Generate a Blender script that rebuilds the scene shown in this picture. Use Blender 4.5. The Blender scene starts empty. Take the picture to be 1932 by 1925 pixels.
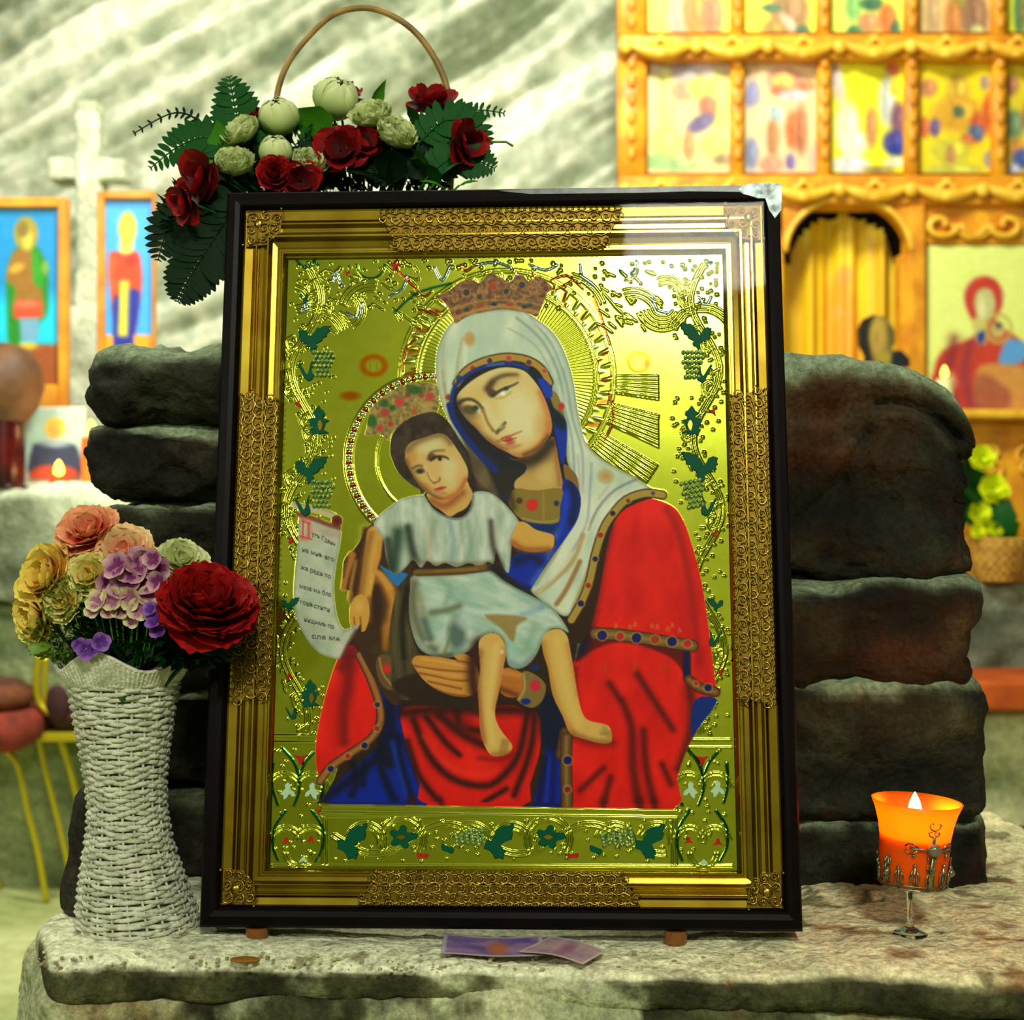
import bpy, math, random
import numpy as np
from mathutils import Vector, Matrix, Euler

random.seed(7); rng = np.random.default_rng(7)
PI = math.pi
scene = bpy.context.scene
COL = scene.collection
# ------------------------------------------------------------------ camera, world, lights, exposure
F = 2600.0                       # focal length in pixels of a 1932 x 1925 frame
CZ = 1.38                        # camera height above the floor
cam_d = bpy.data.cameras.new('camera'); cam_d.sensor_width = 36; cam_d.lens = 36*F/1932
cam_d.clip_start = .05; cam_d.clip_end = 60
cam_d.dof.use_dof = True; cam_d.dof.focus_distance = 1.41; cam_d.dof.aperture_fstop = 6.0
cam = bpy.data.objects.new('camera', cam_d); COL.objects.link(cam)
cam.location = (0, 0, CZ); cam.rotation_euler = (PI/2, 0, 0)
scene.camera = cam
scene.view_settings.view_transform = 'Standard'; scene.view_settings.look = 'None'
scene.view_settings.exposure = 0.0; scene.view_settings.gamma = 1.0
scene.view_settings.use_curve_mapping = False
wd = bpy.data.worlds.new('cave_air'); scene.world = wd; wd.use_nodes = True
bg = wd.node_tree.nodes['Background']; bg.inputs[0].default_value = (.66, .74, .56, 1); bg.inputs[1].default_value = .20

def area(name, loc, target, size, power, color, size_y=None):
    l = bpy.data.lights.new(name, 'AREA'); l.energy = power; l.color = color; l.size = size
    if size_y: l.shape = 'RECTANGLE'; l.size_y = size_y
    o = bpy.data.objects.new(name, l); COL.objects.link(o); o.location = loc
    o.rotation_euler = (Vector(target)-Vector(loc)).to_track_quat('-Z', 'Y').to_euler()
    return o
def point(name, loc, power, color, r=.01, parent=None):
    l = bpy.data.lights.new(name, 'POINT'); l.energy = power; l.color = color; l.shadow_soft_size = r
    o = bpy.data.objects.new(name, l); COL.objects.link(o); o.location = loc
    return o
area('flood_lamp', (.42, -1.55, 3.40), (0, 1.43, 1.35), .55, 74, (1, .98, .84), .34)
area('flood_lamp', (-1.75, -1.3, 2.5), (0, 1.43, 1.35), .22, 20, (1, .98, .84), .22)
area('hall_area_light', (.1, 3.5, 5.2), (-1.6, 7.4, 2.3), .8, 290, (1, .99, .86))
area('hall_area_light', (-2.0, 2.2, 4.0), (-1.2, 6.8, 1.4), .8, 110, (1, .97, .80))
area('hall_area_light', (.4, -3.2, 4.6), (0, -6.2, 3.4), 1.0, 110, (1, .99, .80))  # added unseen lamp, brightens the rear wall that the foil reflects

# ------------------------------------------------------------------ helpers
def lin(c):
    c = np.asarray(c, float)/255.0
    return np.where(c <= .04045, c/12.92, ((np.clip(c, 0, 1)+.055)/1.055)**2.4)
def L4(c): return tuple(lin(c))+(1.0,)
def W(px, py, D):                # point of the room seen at a pixel at a given distance
    return Vector(((px-966)/F*D, D, CZ-(py-962.5)/F*D))

def new_mat(name):
    m = bpy.data.materials.new(name); m.use_nodes = True
    return m, m.node_tree, m.node_tree.nodes['Principled BSDF']
def mat(name, col, rough=.6, metal=0., col2=None, scale=30., bump=0., bscale=None, detail=4, coat=0., spec=None):
    m, nt, p = new_mat(name)
    p.inputs['Roughness'].default_value = rough; p.inputs['Metallic'].default_value = metal
    p.inputs['Coat Weight'].default_value = coat
    if spec is not None: p.inputs['Specular IOR Level'].default_value = spec
    p.inputs['Base Color'].default_value = L4(col)
    tc = nt.nodes.new('ShaderNodeTexCoord')
    if col2 is not None:
        n = nt.nodes.new('ShaderNodeTexNoise'); n.inputs['Scale'].default_value = scale; n.inputs['Detail'].default_value = detail
        nt.links.new(tc.outputs['Object'], n.inputs['Vector'])
        r = nt.nodes.new('ShaderNodeValToRGB'); r.color_ramp.elements[0].position = .35; r.color_ramp.elements[1].position = .65
        r.color_ramp.elements[0].color = L4(col); r.color_ramp.elements[1].color = L4(col2)
        nt.links.new(n.outputs['Fac'], r.inputs[0]); nt.links.new(r.outputs[0], p.inputs['Base Color'])
    if bump:
        n = nt.nodes.new('ShaderNodeTexNoise'); n.inputs['Scale'].default_value = bscale or scale; n.inputs['Detail'].default_value = 5
        nt.links.new(tc.outputs['Object'], n.inputs['Vector'])
        b = nt.nodes.new('ShaderNodeBump'); b.inputs['Strength'].default_value = bump; b.inputs['Distance'].default_value = .01
        nt.links.new(n.outputs['Fac'], b.inputs['Height']); nt.links.new(b.outputs[0], p.inputs['Normal'])
    return m
def attr_mat(name, rough=.7, bump=0., bscale=60., spec=.5, coat=0., met=False, rmet=.25, mottle=None):
    m, nt, p = new_mat(name)
    a = nt.nodes.new('ShaderNodeAttribute'); a.attribute_name = 'Col'
    nt.links.new(a.outputs['Color'], p.inputs['Base Color']); p.inputs['Roughness'].default_value = rough
    p.inputs['Specular IOR Level'].default_value = spec; p.inputs['Coat Weight'].default_value = coat
    if mottle:
        tc = nt.nodes.new('ShaderNodeTexCoord'); out = a.outputs['Color']
        for sc_, lo, hi in mottle:
            n = nt.nodes.new('ShaderNodeTexNoise'); n.inputs['Scale'].default_value = sc_; n.inputs['Detail'].default_value = 6; n.inputs['Roughness'].default_value = .7
            nt.links.new(tc.outputs['Object'], n.inputs['Vector'])
            r = nt.nodes.new('ShaderNodeMapRange'); r.inputs['From Min'].default_value = .36; r.inputs['From Max'].default_value = .64; r.inputs['To Min'].default_value = lo; r.inputs['To Max'].default_value = hi
            nt.links.new(n.outputs['Fac'], r.inputs['Value'])
            v = nt.nodes.new('ShaderNodeVectorMath'); v.operation = 'SCALE'; nt.links.new(out, v.inputs[0]); nt.links.new(r.outputs[0], v.inputs['Scale']); out = v.outputs[0]
        nt.links.new(out, p.inputs['Base Color'])
    if met:
        b = nt.nodes.new('ShaderNodeAttribute'); b.attribute_name = 'Met'
        nt.links.new(b.outputs['Fac'], p.inputs['Metallic'])
        mr = nt.nodes.new('ShaderNodeMapRange'); mr.inputs['To Min'].default_value = rough; mr.inputs['To Max'].default_value = rmet
        nt.links.new(b.outputs['Fac'], mr.inputs['Value']); nt.links.new(mr.outputs[0], p.inputs['Roughness'])
    if bump:
        tc = nt.nodes.new('ShaderNodeTexCoord'); n = nt.nodes.new('ShaderNodeTexNoise'); n.inputs['Scale'].default_value = bscale; n.inputs['Detail'].default_value = 6
        nt.links.new(tc.outputs['Object'], n.inputs['Vector'])
        b = nt.nodes.new('ShaderNodeBump'); b.inputs['Strength'].default_value = bump; b.inputs['Distance'].default_value = .01
        nt.links.new(n.outputs['Fac'], b.inputs['Height']); nt.links.new(b.outputs[0], p.inputs['Normal'])
    return m
def emis(name, col, s):
    m, nt, p = new_mat(name); nt.nodes.remove(p)
    e = nt.nodes.new('ShaderNodeEmission'); e.inputs[0].default_value = L4(col); e.inputs[1].default_value = s
    nt.links.new(e.outputs[0], nt.nodes['Material Output'].inputs[0]); return m
def petal_mat(name, base, tip, rough=.6):
    m, nt, p = new_mat(name); a = nt.nodes.new('ShaderNodeAttribute'); a.attribute_name = 'T'
    r = nt.nodes.new('ShaderNodeValToRGB'); r.color_ramp.elements[0].position = .3; r.color_ramp.elements[1].position = .95
    r.color_ramp.elements[0].color = L4(base); r.color_ramp.elements[1].color = L4(tip)
    nt.links.new(a.outputs['Fac'], r.inputs[0]); nt.links.new(r.outputs[0], p.inputs['Base Color'])
    p.inputs['Roughness'].default_value = rough; p.inputs['Specular IOR Level'].default_value = .25
    return m

def link(name, me, parent=None, mx=None):
    o = bpy.data.objects.new(name, me); COL.objects.link(o)
    if parent is not None: o.parent = parent
    if mx is not None: o.matrix_local = mx
    return o
def raw_mesh(name, V, Fc, m, smooth=True):
    me = bpy.data.meshes.new(name); me.from_pydata([tuple(v) for v in V], [], Fc)
    me.materials.append(m)
    if smooth: me.polygons.foreach_set('use_smooth', [True]*len(me.polygons))
    me.update(); return me
def np_mesh(name, V, Q, m, smooth=True, attrs=()):
    """V (n,3) array, Q (k,4) quads"""
    me = bpy.data.meshes.new(name); n, k = len(V), len(Q)
    me.vertices.add(n); me.vertices.foreach_set('co', np.asarray(V, np.float32).ravel())
    me.loops.add(k*4); me.loops.foreach_set('vertex_index', np.asarray(Q, np.int32).ravel())
    me.polygons.add(k); me.polygons.foreach_set('loop_start', np.arange(0, k*4, 4, dtype=np.int32))
    me.polygons.foreach_set('use_smooth', np.full(k, smooth))
    me.materials.append(m); me.update(calc_edges=True)
    for nm, kind, data in attrs:
        a = me.attributes.new(nm, kind, 'POINT')
        if kind == 'FLOAT_COLOR':
            d = np.ones((n, 4), np.float32); d[:, :3] = data; a.data.foreach_set('color', d.ravel())
        else: a.data.foreach_set('value', np.asarray(data, np.float32).ravel())
    me.validate(); return me
def tag(o, label, cat=None, group=None, kind=None):
    if label: o['label'] = label
    if cat: o['category'] = cat
    if group: o['group'] = group
    if kind: o['kind'] = kind
    return o
def thing(name, label, cat, mx=None, group=None):
    o = bpy.data.objects.new(name, None); COL.objects.link(o); o.empty_display_size = .05
    if mx is not None: o.matrix_world = mx if isinstance(mx, Matrix) else Matrix.Translation(mx)
    tag(o, label, cat, group); return o

class MB:
    def __init__(s): s.v = []; s.f = []
    def add(s, v, f):
        b = len(s.v); s.v += [tuple(p) for p in v]; s.f += [tuple(i+b for i in q) for q in f]; return s
    def box(s, a, b, bev=0.0):
        x0, y0, z0 = a; x1, y1, z1 = b
        if bev <= 0:
            return s.add([(x0,y0,z0),(x1,y0,z0),(x1,y1,z0),(x0,y1,z0),(x0,y0,z1),(x1,y0,z1),(x1,y1,z1),(x0,y1,z1)],
                         [(0,3,2,1),(4,5,6,7),(0,1,5,4),(1,2,6,5),(2,3,7,6),(3,0,4,7)])
        # octagonal plan chamfer on all vertical edges and inset caps
        def ring(e, z): return [(x0+e+bev,y0+e,z),(x1-e-bev,y0+e,z),(x1-e,y0+e+bev,z),(x1-e,y1-e-bev,z),(x1-e-bev,y1-e,z),(x0+e+bev,y1-e,z),(x0+e,y1-e-bev,z),(x0+e,y0+e+bev,z)]
        R = [ring(bev, z0), ring(0, z0+bev), ring(0, z1-bev), ring(bev, z1)]
        v = sum(R, []); f = [tuple(range(7, -1, -1)), tuple(range(24, 32))]
        for k in range(3):
            for i in range(8): f.append((k*8+i, k*8+(i+1) % 8, (k+1)*8+(i+1) % 8, (k+1)*8+i))
        return s.add(v, f)
    def tube(s, pts, r, n=6, closed=False, r1=None):
        pts = [Vector(p) for p in pts]; N = len(pts); v = []; f = []
        up = Vector((0, 0, 1)); prev = None
        for i, p in enumerate(pts):
            if closed: t = pts[(i+1) % N]-pts[i-1]
            else: t = pts[min(i+1, N-1)]-pts[max(i-1, 0)]
            if t.length < 1e-9: t = Vector((0, 0, 1))
            t.normalize()
            if prev is None:
                a = t.orthogonal().normalized()
            else:
                a = prev - t*prev.dot(t)
                a = a.normalized() if a.length > 1e-6 else t.orthogonal().normalized()
            prev = a; b = t.cross(a)
            rr = r if r1 is None else r+(r1-r)*i/(N-1)
            if callable(r): rr = r(i/(N-1))
            for k in range(n):
                th = 2*PI*k/n; v.append(p+a*math.cos(th)*rr+b*math.sin(th)*rr)
        for i in range(N if closed else N-1):
            j = (i+1) % N
            for k in range(n): f.append((i*n+k, i*n+(k+1) % n, j*n+(k+1) % n, j*n+k))
        if not closed: f.append(tuple(range(n-1, -1, -1))); f.append(tuple((N-1)*n+k for k in range(n)))
        return s.add(v, f)
    def ball(s, c, r, n=8, m=6, sc=(1, 1, 1)):
        v = []; f = []
        for i in range(m+1):
            a = PI*i/m
            for k in range(n):
                b = 2*PI*k/n; v.append((c[0]+r*sc[0]*math.sin(a)*math.cos(b), c[1]+r*sc[1]*math.sin(a)*math.sin(b), c[2]+r*sc[2]*math.cos(a)))
        for i in range(m):
            for k in range(n): f.append((i*n+k, (i+1)*n+k, (i+1)*n+(k+1) % n, i*n+(k+1) % n))
        return s.add(v, f)
    def lathe(s, prof, n=48, c=(0, 0, 0), fn=None):
        v = []; f = []; m = len(prof)
        for i, (r, z) in enumerate(prof):
            for k in range(n):
                a = 2*PI*k/n; rr, zz = (r, z) if fn is None else fn(r, z, a, i)
                v.append((c[0]+rr*math.cos(a), c[1]+rr*math.sin(a), c[2]+zz))
        for i in range(m-1):
            for k in range(n): f.append((i*n+k, i*n+(k+1) % n, (i+1)*n+(k+1) % n, (i+1)*n+k))
        return s.add(v, f)
    def prism(s, pts, y0, y1, mapf=None):      # outline in (x, z), extruded along y; front is y0
        n = len(pts); mapf = mapf or (lambda x, y, z: (x, y, z))
        cx = sum(p[0] for p in pts)/n; cz = sum(p[1] for p in pts)/n
        v = [mapf(p[0], y1, p[1]) for p in pts]+[mapf(cx+(p[0]-cx)*.93, y0, cz+(p[1]-cz)*.93) for p in pts]
        f = [(i, (i+1) % n, n+(i+1) % n, n+i) for i in range(n)]+[tuple(range(n, 2*n))]
        return s.add(v, f)
    def build(s, name, m, parent=None, smooth=False, world=False, mx=None):
        v = s.v
        if world and parent is not None:
            inv = parent.matrix_world.inverted(); v = [inv @ Vector(p) for p in v]
        return link(name, raw_mesh(name, v, s.f, m, smooth), parent, mx)

# value noise -------------------------------------------------------
def vnoise(x, y, z, seed=0):
    xi, yi, zi = np.floor(x).astype(np.int64), np.floor(y).astype(np.int64), np.floor(z).astype(np.int64)
    fx, fy, fz = x-xi, y-yi, z-zi
    fx, fy, fz = fx*fx*(3-2*fx), fy*fy*(3-2*fy), fz*fz*(3-2*fz)
    def h(a, b, c):
        n = (a*374761393+b*668265263+c*2147483647+seed*974634777) & 0xffffffff
        n = ((n ^ (n >> 13))*1274126177) & 0xffffffff
        return ((n ^ (n >> 16)) & 0xffff)/65535.0
    def lp(a, b, t): return a+(b-a)*t
    return lp(lp(lp(h(xi,yi,zi),h(xi+1,yi,zi),fx),lp(h(xi,yi+1,zi),h(xi+1,yi+1,zi),fx),fy),
              lp(lp(h(xi,yi,zi+1),h(xi+1,yi,zi+1),fx),lp(h(xi,yi+1,zi+1),h(xi+1,yi+1,zi+1),fx),fy),fz)*2-1
def fbm(x, y, z, o=4, seed=0, g=.5):
    s = 0; a = 1; t = 0
    for k in range(o):
        s = s+a*vnoise(x*2**k, y*2**k, z*2**k, seed+k*17); t += a; a *= g
    return s/t
def mix3(a, b, t): return np.asarray(a, float)*(1-t[..., None])+np.asarray(b, float)*t[..., None]
def sstep(a, b, x): t = np.clip((x-a)/(b-a), 0, 1); return t*t*(3-2*t)

# painter for flat prints and stamped sheets ------------------------
def spline(P, closed=True, n=4):
    P = np.asarray(P, float); N = len(P); out = []
    for i in range(N if closed else N-1):
        if closed: a, b, c, d = P[i-1], P[i], P[(i+1) % N], P[(i+2) % N]
        else: a, b, c, d = P[max(i-1, 0)], P[i], P[i+1], P[min(i+2, N-1)]
        for k in range(n):
            t = k/n; out.append(.5*((2*b)+(-a+c)*t+(2*a-5*b+4*c-d)*t*t+(-a+3*b-3*c+d)*t**3))
    if not closed: out.append(P[-1])
    return np.array(out)
class Canvas:
    def __init__(s, PX, PY, base):
        s.X = PX.astype(np.float32); s.Y = PY.astype(np.float32)
        s.C = np.zeros(PX.shape+(3,), np.float32)+np.array(base, np.float32)
        s.M = np.ones(PX.shape, np.float32); s.H = np.zeros(PX.shape, np.float32); s.L = np.zeros(PX.shape, np.int16)
        s.cmin, s.cmax, s.rmin, s.rmax = s.X.min(0), s.X.max(0), s.Y.min(1), s.Y.max(1); s.names = ['gilded_sheet']; s.cur = 0; s.met = 0.
    def win(s, x0, y0, x1, y1):
        r = np.where((s.rmax >= y0) & (s.rmin <= y1))[0]; c = np.where((s.cmax >= x0) & (s.cmin <= x1))[0]
        if not len(r) or not len(c): return None
        return slice(r[0], r[-1]+1), slice(c[0], c[-1]+1)
    def part(s, name, met=0.):
        if name not in s.names: s.names.append(name)
        s.cur = s.names.index(name); s.met = met; return s
    def blend(s, w, a, col, mark):
        if callable(col): col = col(s.X[w], s.Y[w])
        s.C[w] = s.C[w]*(1-a[..., None])+np.asarray(col, np.float32)*a[..., None]
        if mark:
            s.M[w] = s.M[w]*(1-a)+s.met*a; s.L[w] = np.where(a > .5, s.cur, s.L[w]); s.H[w] = s.H[w]*(1-a)
    def dist(s, w, P, closed):
        X, Y = s.X[w], s.Y[w]; d = np.full(X.shape, 1e9, np.float32); ins = np.zeros(X.shape, bool); tt = np.zeros(X.shape, np.float32)
        n = len(P)
        for i in range(n if closed else n-1):
            a, b = P[i], P[(i+1) % n]; e = b-a; l2 = float(e@e)
            if l2 < 1e-6: continue
            t = np.clip(((X-a[0])*e[0]+(Y-a[1])*e[1])/l2, 0, 1)
            q = (X-a[0]-t*e[0])**2+(Y-a[1]-t*e[1])**2
            if closed:
                d = np.minimum(d, q)
                if abs(e[1]) > 1e-9: ins ^= ((a[1] > Y) != (b[1] > Y)) & (X < e[0]*(Y-a[1])/e[1]+a[0])
            else:
                u = q < d; tt = np.where(u, (i+t)/(n-1), tt); d = np.where(u, q, d)
        return np.sqrt(d), ins, tt
    def poly(s, pts, col, soft=1.6, sm=True, a=1., mark=None, clip=None, n=3, edge=None):
        P = spline(pts, True, n) if sm else np.asarray(pts, float)
        w = s.win(P[:, 0].min()-soft-3, P[:, 1].min()-soft-3, P[:, 0].max()+soft+3, P[:, 1].max()+soft+3)
        if w is None: return
        d, ins, _ = s.dist(w, P, True); sd = np.where(ins, -d, d)
        al = np.clip(.5-sd/soft, 0, 1)*a
        if clip is not None: al = al*clip[w]
        if mark is None: mark = a > .95 and soft < 4
        s.blend(w, al, col, mark)
        if edge: # darker rim (colour, width)
            s.blend(w, al*np.clip(1+sd/edge[1], 0, 1)*edge[2], edge[0], False)
        m = np.zeros(s.M.shape, np.float32); m[w] = al; return m
    def stroke(s, pts, w0, col, soft=2., a=1., w1=None, mark=False, clip=None, sm=True, h=0., n=3, cm=True):
        P = spline(pts, False, n) if (sm and len(pts) > 2) else np.asarray(pts, float)
        mw = max(w0, w1 or 0)/2+soft*(1 if soft < 6 else 1.9)+2
        w = s.win(P[:, 0].min()-mw, P[:, 1].min()-mw, P[:, 0].max()+mw, P[:, 1].max()+mw)
        if w is None: return
        d, _, t = s.dist(w, P, False)
        hw = w0/2 if w1 is None else (w0+(w1-w0)*t)/2
        al = np.clip(.5-(d-hw)/soft, 0, 1)*a if soft < 6 else a*np.exp(-(d/(hw+soft*.6))**2*1.15)*np.clip((mw-d)/3, 0, 1)
        if clip is not None: al = al*clip[w]
        if col is not None: s.blend(w, al, col, mark)
        if h:
            k = np.clip(1-(d/np.maximum(hw, .5))**2, 0, 1)
            s.H[w] = np.maximum(s.H[w], h*np.sqrt(k)*(s.M[w] if cm else 1))
    def ell(s, cx, cy, rx, ry, col, soft=2., ang=0., a=1., mark=False, clip=None, h=0., ring=0.):
        R = max(rx, ry)+soft+3; w = s.win(cx-R, cy-R, cx+R, cy+R)
        if w is None: return
        c, sn = math.cos(math.radians(ang)), math.sin(math.radians(ang)); X, Y = s.X[w]-cx, s.Y[w]-cy
        u, v = (X*c+Y*sn)/rx, (-X*sn+Y*c)/ry; q = np.sqrt(u*u+v*v); sd = (q-1)*min(rx, ry)
        if ring: sd = np.abs(sd)-ring
        al = np.clip(.5-sd/soft, 0, 1)*a
        if clip is not None: al = al*clip[w]
        if col is not None: s.blend(w, al, col, mark)
        if h: s.H[w] = np.maximum(s.H[w], h*np.sqrt(np.clip(1-q*q, 0, 1))*s.M[w])
    def grain(s, amp, sc=6., seed=3):
        n = vnoise(s.X/sc, s.Y/sc, s.X*0, seed)*.6+vnoise(s.X/(sc*.4), s.Y/(sc*.4), s.X*0, seed+5)*.4
        s.C += (n*amp)[..., None]
# rocks ---------------------------------------------------------------
ROCK = attr_mat('salt_rock', .85, bump=.9, bscale=70, spec=.2, mottle=[(150, .66, 1.36), (28, .76, 1.26)])
def rock(name, x0, x1, y0, y1, z0, z1, rad, amp, res, seed, colf, parent=None, nscale=9., shape=None, rug=0.):
    h = np.array([(x1-x0)/2, (y1-y0)/2, (z1-z0)/2]); c = np.array([(x0+x1)/2, (y0+y1)/2, (z0+z1)/2])
    rad = min(rad, *(h*.98)); P = []; Q = []; b = 0
    n3 = [max(4, int(round(2*a/res))) for a in h]
    for ax in range(3):
        for sg in (-1, 1):
            i, j = (ax+1) % 3, (ax+2) % 3; ni, nj = n3[i], n3[j]
            def rampf(n, hh):
                t = np.linspace(-1, 1, n+1); return t
            A, B = np.meshgrid(rampf(ni, h[i]), rampf(nj, h[j]), indexing='ij')
            p = np.zeros((ni+1, nj+1, 3)); p[..., ax] = sg*h[ax]; p[..., i] = A*h[i]; p[..., j] = B*h[j]
            idx = np.arange((ni+1)*(nj+1)).reshape(ni+1, nj+1)+b
            q = np.stack([idx[:-1, :-1], idx[1:, :-1], idx[1:, 1:], idx[:-1, 1:]], -1).reshape(-1, 4)
            if sg < 0: q = q[:, ::-1]
            P.append(p.reshape(-1, 3)); Q.append(q); b += (ni+1)*(nj+1)
    P = np.concatenate(P); Q = np.concatenate(Q)
    key = np.round(P*1e5).astype(np.int64); _, ui, inv = np.unique(key, axis=0, return_index=True, return_inverse=True)
    P = P[ui]; Q = inv.ravel()[Q]
    core = np.clip(P, -(h-rad), h-rad); d = P-core; l = np.linalg.norm(d, axis=1, keepdims=True); d = d/np.maximum(l, 1e-9)
    P = core+d*rad
    w = P+c
    n = fbm(w[:, 0]*nscale, w[:, 1]*nscale, w[:, 2]*nscale*1.3, 5, seed, .55)
    n2 = fbm(w[:, 0]*2.6, w[:, 1]*2.6, w[:, 2]*3, 2, seed+50)
    crack = -np.clip(1-np.abs(vnoise(w[:, 0]*4+n, w[:, 1]*4, w[:, 2]*9+n, seed+9))*9, 0, 1)*.5
    rg = 1-2*np.abs(fbm(w[:, 0]*nscale*.7+3, w[:, 1]*nscale*.7, w[:, 2]*nscale*1.1, 3, seed+23)); fc = vnoise(np.floor(w[:, 0]*26+2*n), np.floor(w[:, 1]*26), np.floor(w[:, 2]*30+2*n), seed+3)
    w = w+d*((n*amp*1.3+n2*amp*1.3+(rg-.6)*amp*1.2*rug+fc*amp*.12*rug+crack*amp*.8)[:, None])
    if shape: w = shape(w)
    col = colf(w, d, n)
    o = None
    vv = w
    if parent is not None:
        inv = np.array(parent.matrix_world.inverted()); vv = w@inv[:3, :3].T+inv[:3, 3]
    me = np_mesh(name, vv, Q, ROCK, True, [('Col', 'FLOAT_COLOR', lin(np.clip(col, 0, 255)))])
    return link(name, me, parent)
# ================================================================== THE CAVE
def striae(x, z, seed=1):
    th = .42+.22*np.clip((x+3)/6, 0, 1.3)                       # pick marks running up to the right
    c, s = np.cos(th), np.sin(th); u = x*c+z*s; v = -x*s+z*c
    wob = fbm(u*.5, v*.7, u*0, 3, seed+3)*.35
    a = fbm(u*.55, (v+wob*.35)*9, u*0+1.3, 3, seed); b = fbm(u*2.2, (v+wob*.3)*22, u*0+4.7, 3, seed+7)
    c2 = fbm(x*.7, z*.7, x*0+9.1, 3, seed+11); g = fbm(x*14, z*14, x*0, 2, seed+21)
    return a, b, c2, g
WALLM = attr_mat('salt_wall', .8, bump=.35, bscale=14, spec=.2, mottle=[(16, .82, 1.15)])
def salt_wall(name, X, Z, toP, dark, light, amp=.085):
    a, b, c2, g = striae(X, Z)
    hgt = a*.7+b*.30+c2*.35+g*.12
    t = np.clip(.54+.95*a+.45*b+.22*c2+.28*g, 0, 1)
    col = mix3(dark, light, t)+(g*9)[..., None]*np.array([1, .4, .2])
    return toP(X, Z, hgt*amp), col, t
def grid_obj(name, P, C, m, smooth=True):
    n, k = P.shape[:2]; idx = np.arange(n*k).reshape(n, k)
    Q = np.stack([idx[:-1, :-1], idx[:-1, 1:], idx[1:, 1:], idx[1:, :-1]], -1).reshape(-1, 4)
    return link(name, np_mesh(name, P.reshape(-1, 3), Q, m, smooth, [('Col', 'FLOAT_COLOR', lin(np.clip(C.reshape(-1, 3), 0, 255)))]))
X, Z = np.meshgrid(np.linspace(-9.2, 8.6, 640), np.linspace(-.1, 6.2, 250))
P, Cc, _ = salt_wall('w', X, Z, lambda x, z, h: np.stack([x, 7.55-h*1.6-.05*x-.06*np.clip(z-2, 0, 9)**1.2, z], -1), (104, 112, 82), (232, 236, 210))
tag(grid_obj('wall_back', P, Cc, WALLM), 'pale striated salt wall of the mine behind everything', kind='structure')
X, Z = np.meshgrid(np.linspace(-8.6, 9.2, 190), np.linspace(-.1, 6.2, 80))
P, Cc, _ = salt_wall('w', X, Z, lambda x, z, h: np.stack([-x, -6.2+h*1.6, z], -1), (96, 98, 60), (226, 226, 180))
tag(grid_obj('wall_front', P, Cc, WALLM), 'salt wall of the mine behind the viewer', kind='structure')
X, Y = np.meshgrid(np.linspace(-9.2, 8.6, 200), np.linspace(-6.5, 8.4, 170))
g = fbm(X*3, Y*3, X*0, 4, 5); g2 = fbm(X*.8, Y*1.4, X*0, 3, 8)
C2 = mix3((140, 150, 88), (214, 218, 158), np.clip(.5+g*.5+g2*.5, 0, 1))
tag(grid_obj('floor', np.stack([X, Y, g*.012], -1), C2, WALLM), 'pale trodden salt floor', kind='structure')

# salt altar block behind on the left, tiers under the screen on the right
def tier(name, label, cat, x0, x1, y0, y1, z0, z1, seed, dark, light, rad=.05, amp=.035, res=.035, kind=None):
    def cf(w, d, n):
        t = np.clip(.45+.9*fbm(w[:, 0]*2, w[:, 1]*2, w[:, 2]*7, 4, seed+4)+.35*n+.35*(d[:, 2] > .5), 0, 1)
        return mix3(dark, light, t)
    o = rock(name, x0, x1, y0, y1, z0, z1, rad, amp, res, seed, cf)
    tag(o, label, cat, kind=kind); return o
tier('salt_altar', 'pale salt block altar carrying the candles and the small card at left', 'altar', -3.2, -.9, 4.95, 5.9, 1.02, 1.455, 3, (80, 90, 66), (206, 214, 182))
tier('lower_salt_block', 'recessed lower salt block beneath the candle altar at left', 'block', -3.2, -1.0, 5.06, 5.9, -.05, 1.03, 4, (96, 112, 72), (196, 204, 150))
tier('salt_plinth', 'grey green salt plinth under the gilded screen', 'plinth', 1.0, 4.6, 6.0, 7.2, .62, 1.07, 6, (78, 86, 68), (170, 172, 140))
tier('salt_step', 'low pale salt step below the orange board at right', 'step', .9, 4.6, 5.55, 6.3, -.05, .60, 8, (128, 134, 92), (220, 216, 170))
m_board = mat('orange_board', (206, 92, 22), .5, col2=(170, 66, 14), scale=6)
b_ = MB().box((1.0, 5.45, .585), (4.4, 5.95, .70), .012); o = b_.build('wooden_board', m_board)
tag(o, 'orange varnished board laid along the salt step at right edge', 'board')

# carved salt cross standing before the wall
def cfx(w, d, n): return mix3((150, 155, 122), (232, 236, 208), np.clip(.7+.6*n, 0, 1))
cr = thing('salt_cross', 'pale salt cross rising behind the blue icons at upper left', 'cross', W(171, 560, 6.75))
for (a, b2) in (((150, 196), (193, 600)), ((98, 303), (243, 345))):
    p, q = W(a[0], b2[1], 6.75), W(b2[0], a[1], 6.75)
    rock('cross_beam', p.x, q.x, 6.68, 6.86, p.z, q.z, .02, .012, .016, 31+a[0], cfx, parent=cr)
p = W(171, 600, 6.75)
rock('cross_foot', p.x-.16, p.x+.16, 6.5, 7.3, -.02, p.z+.02, .05, .03, .04, 77, cfx, parent=cr)
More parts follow.
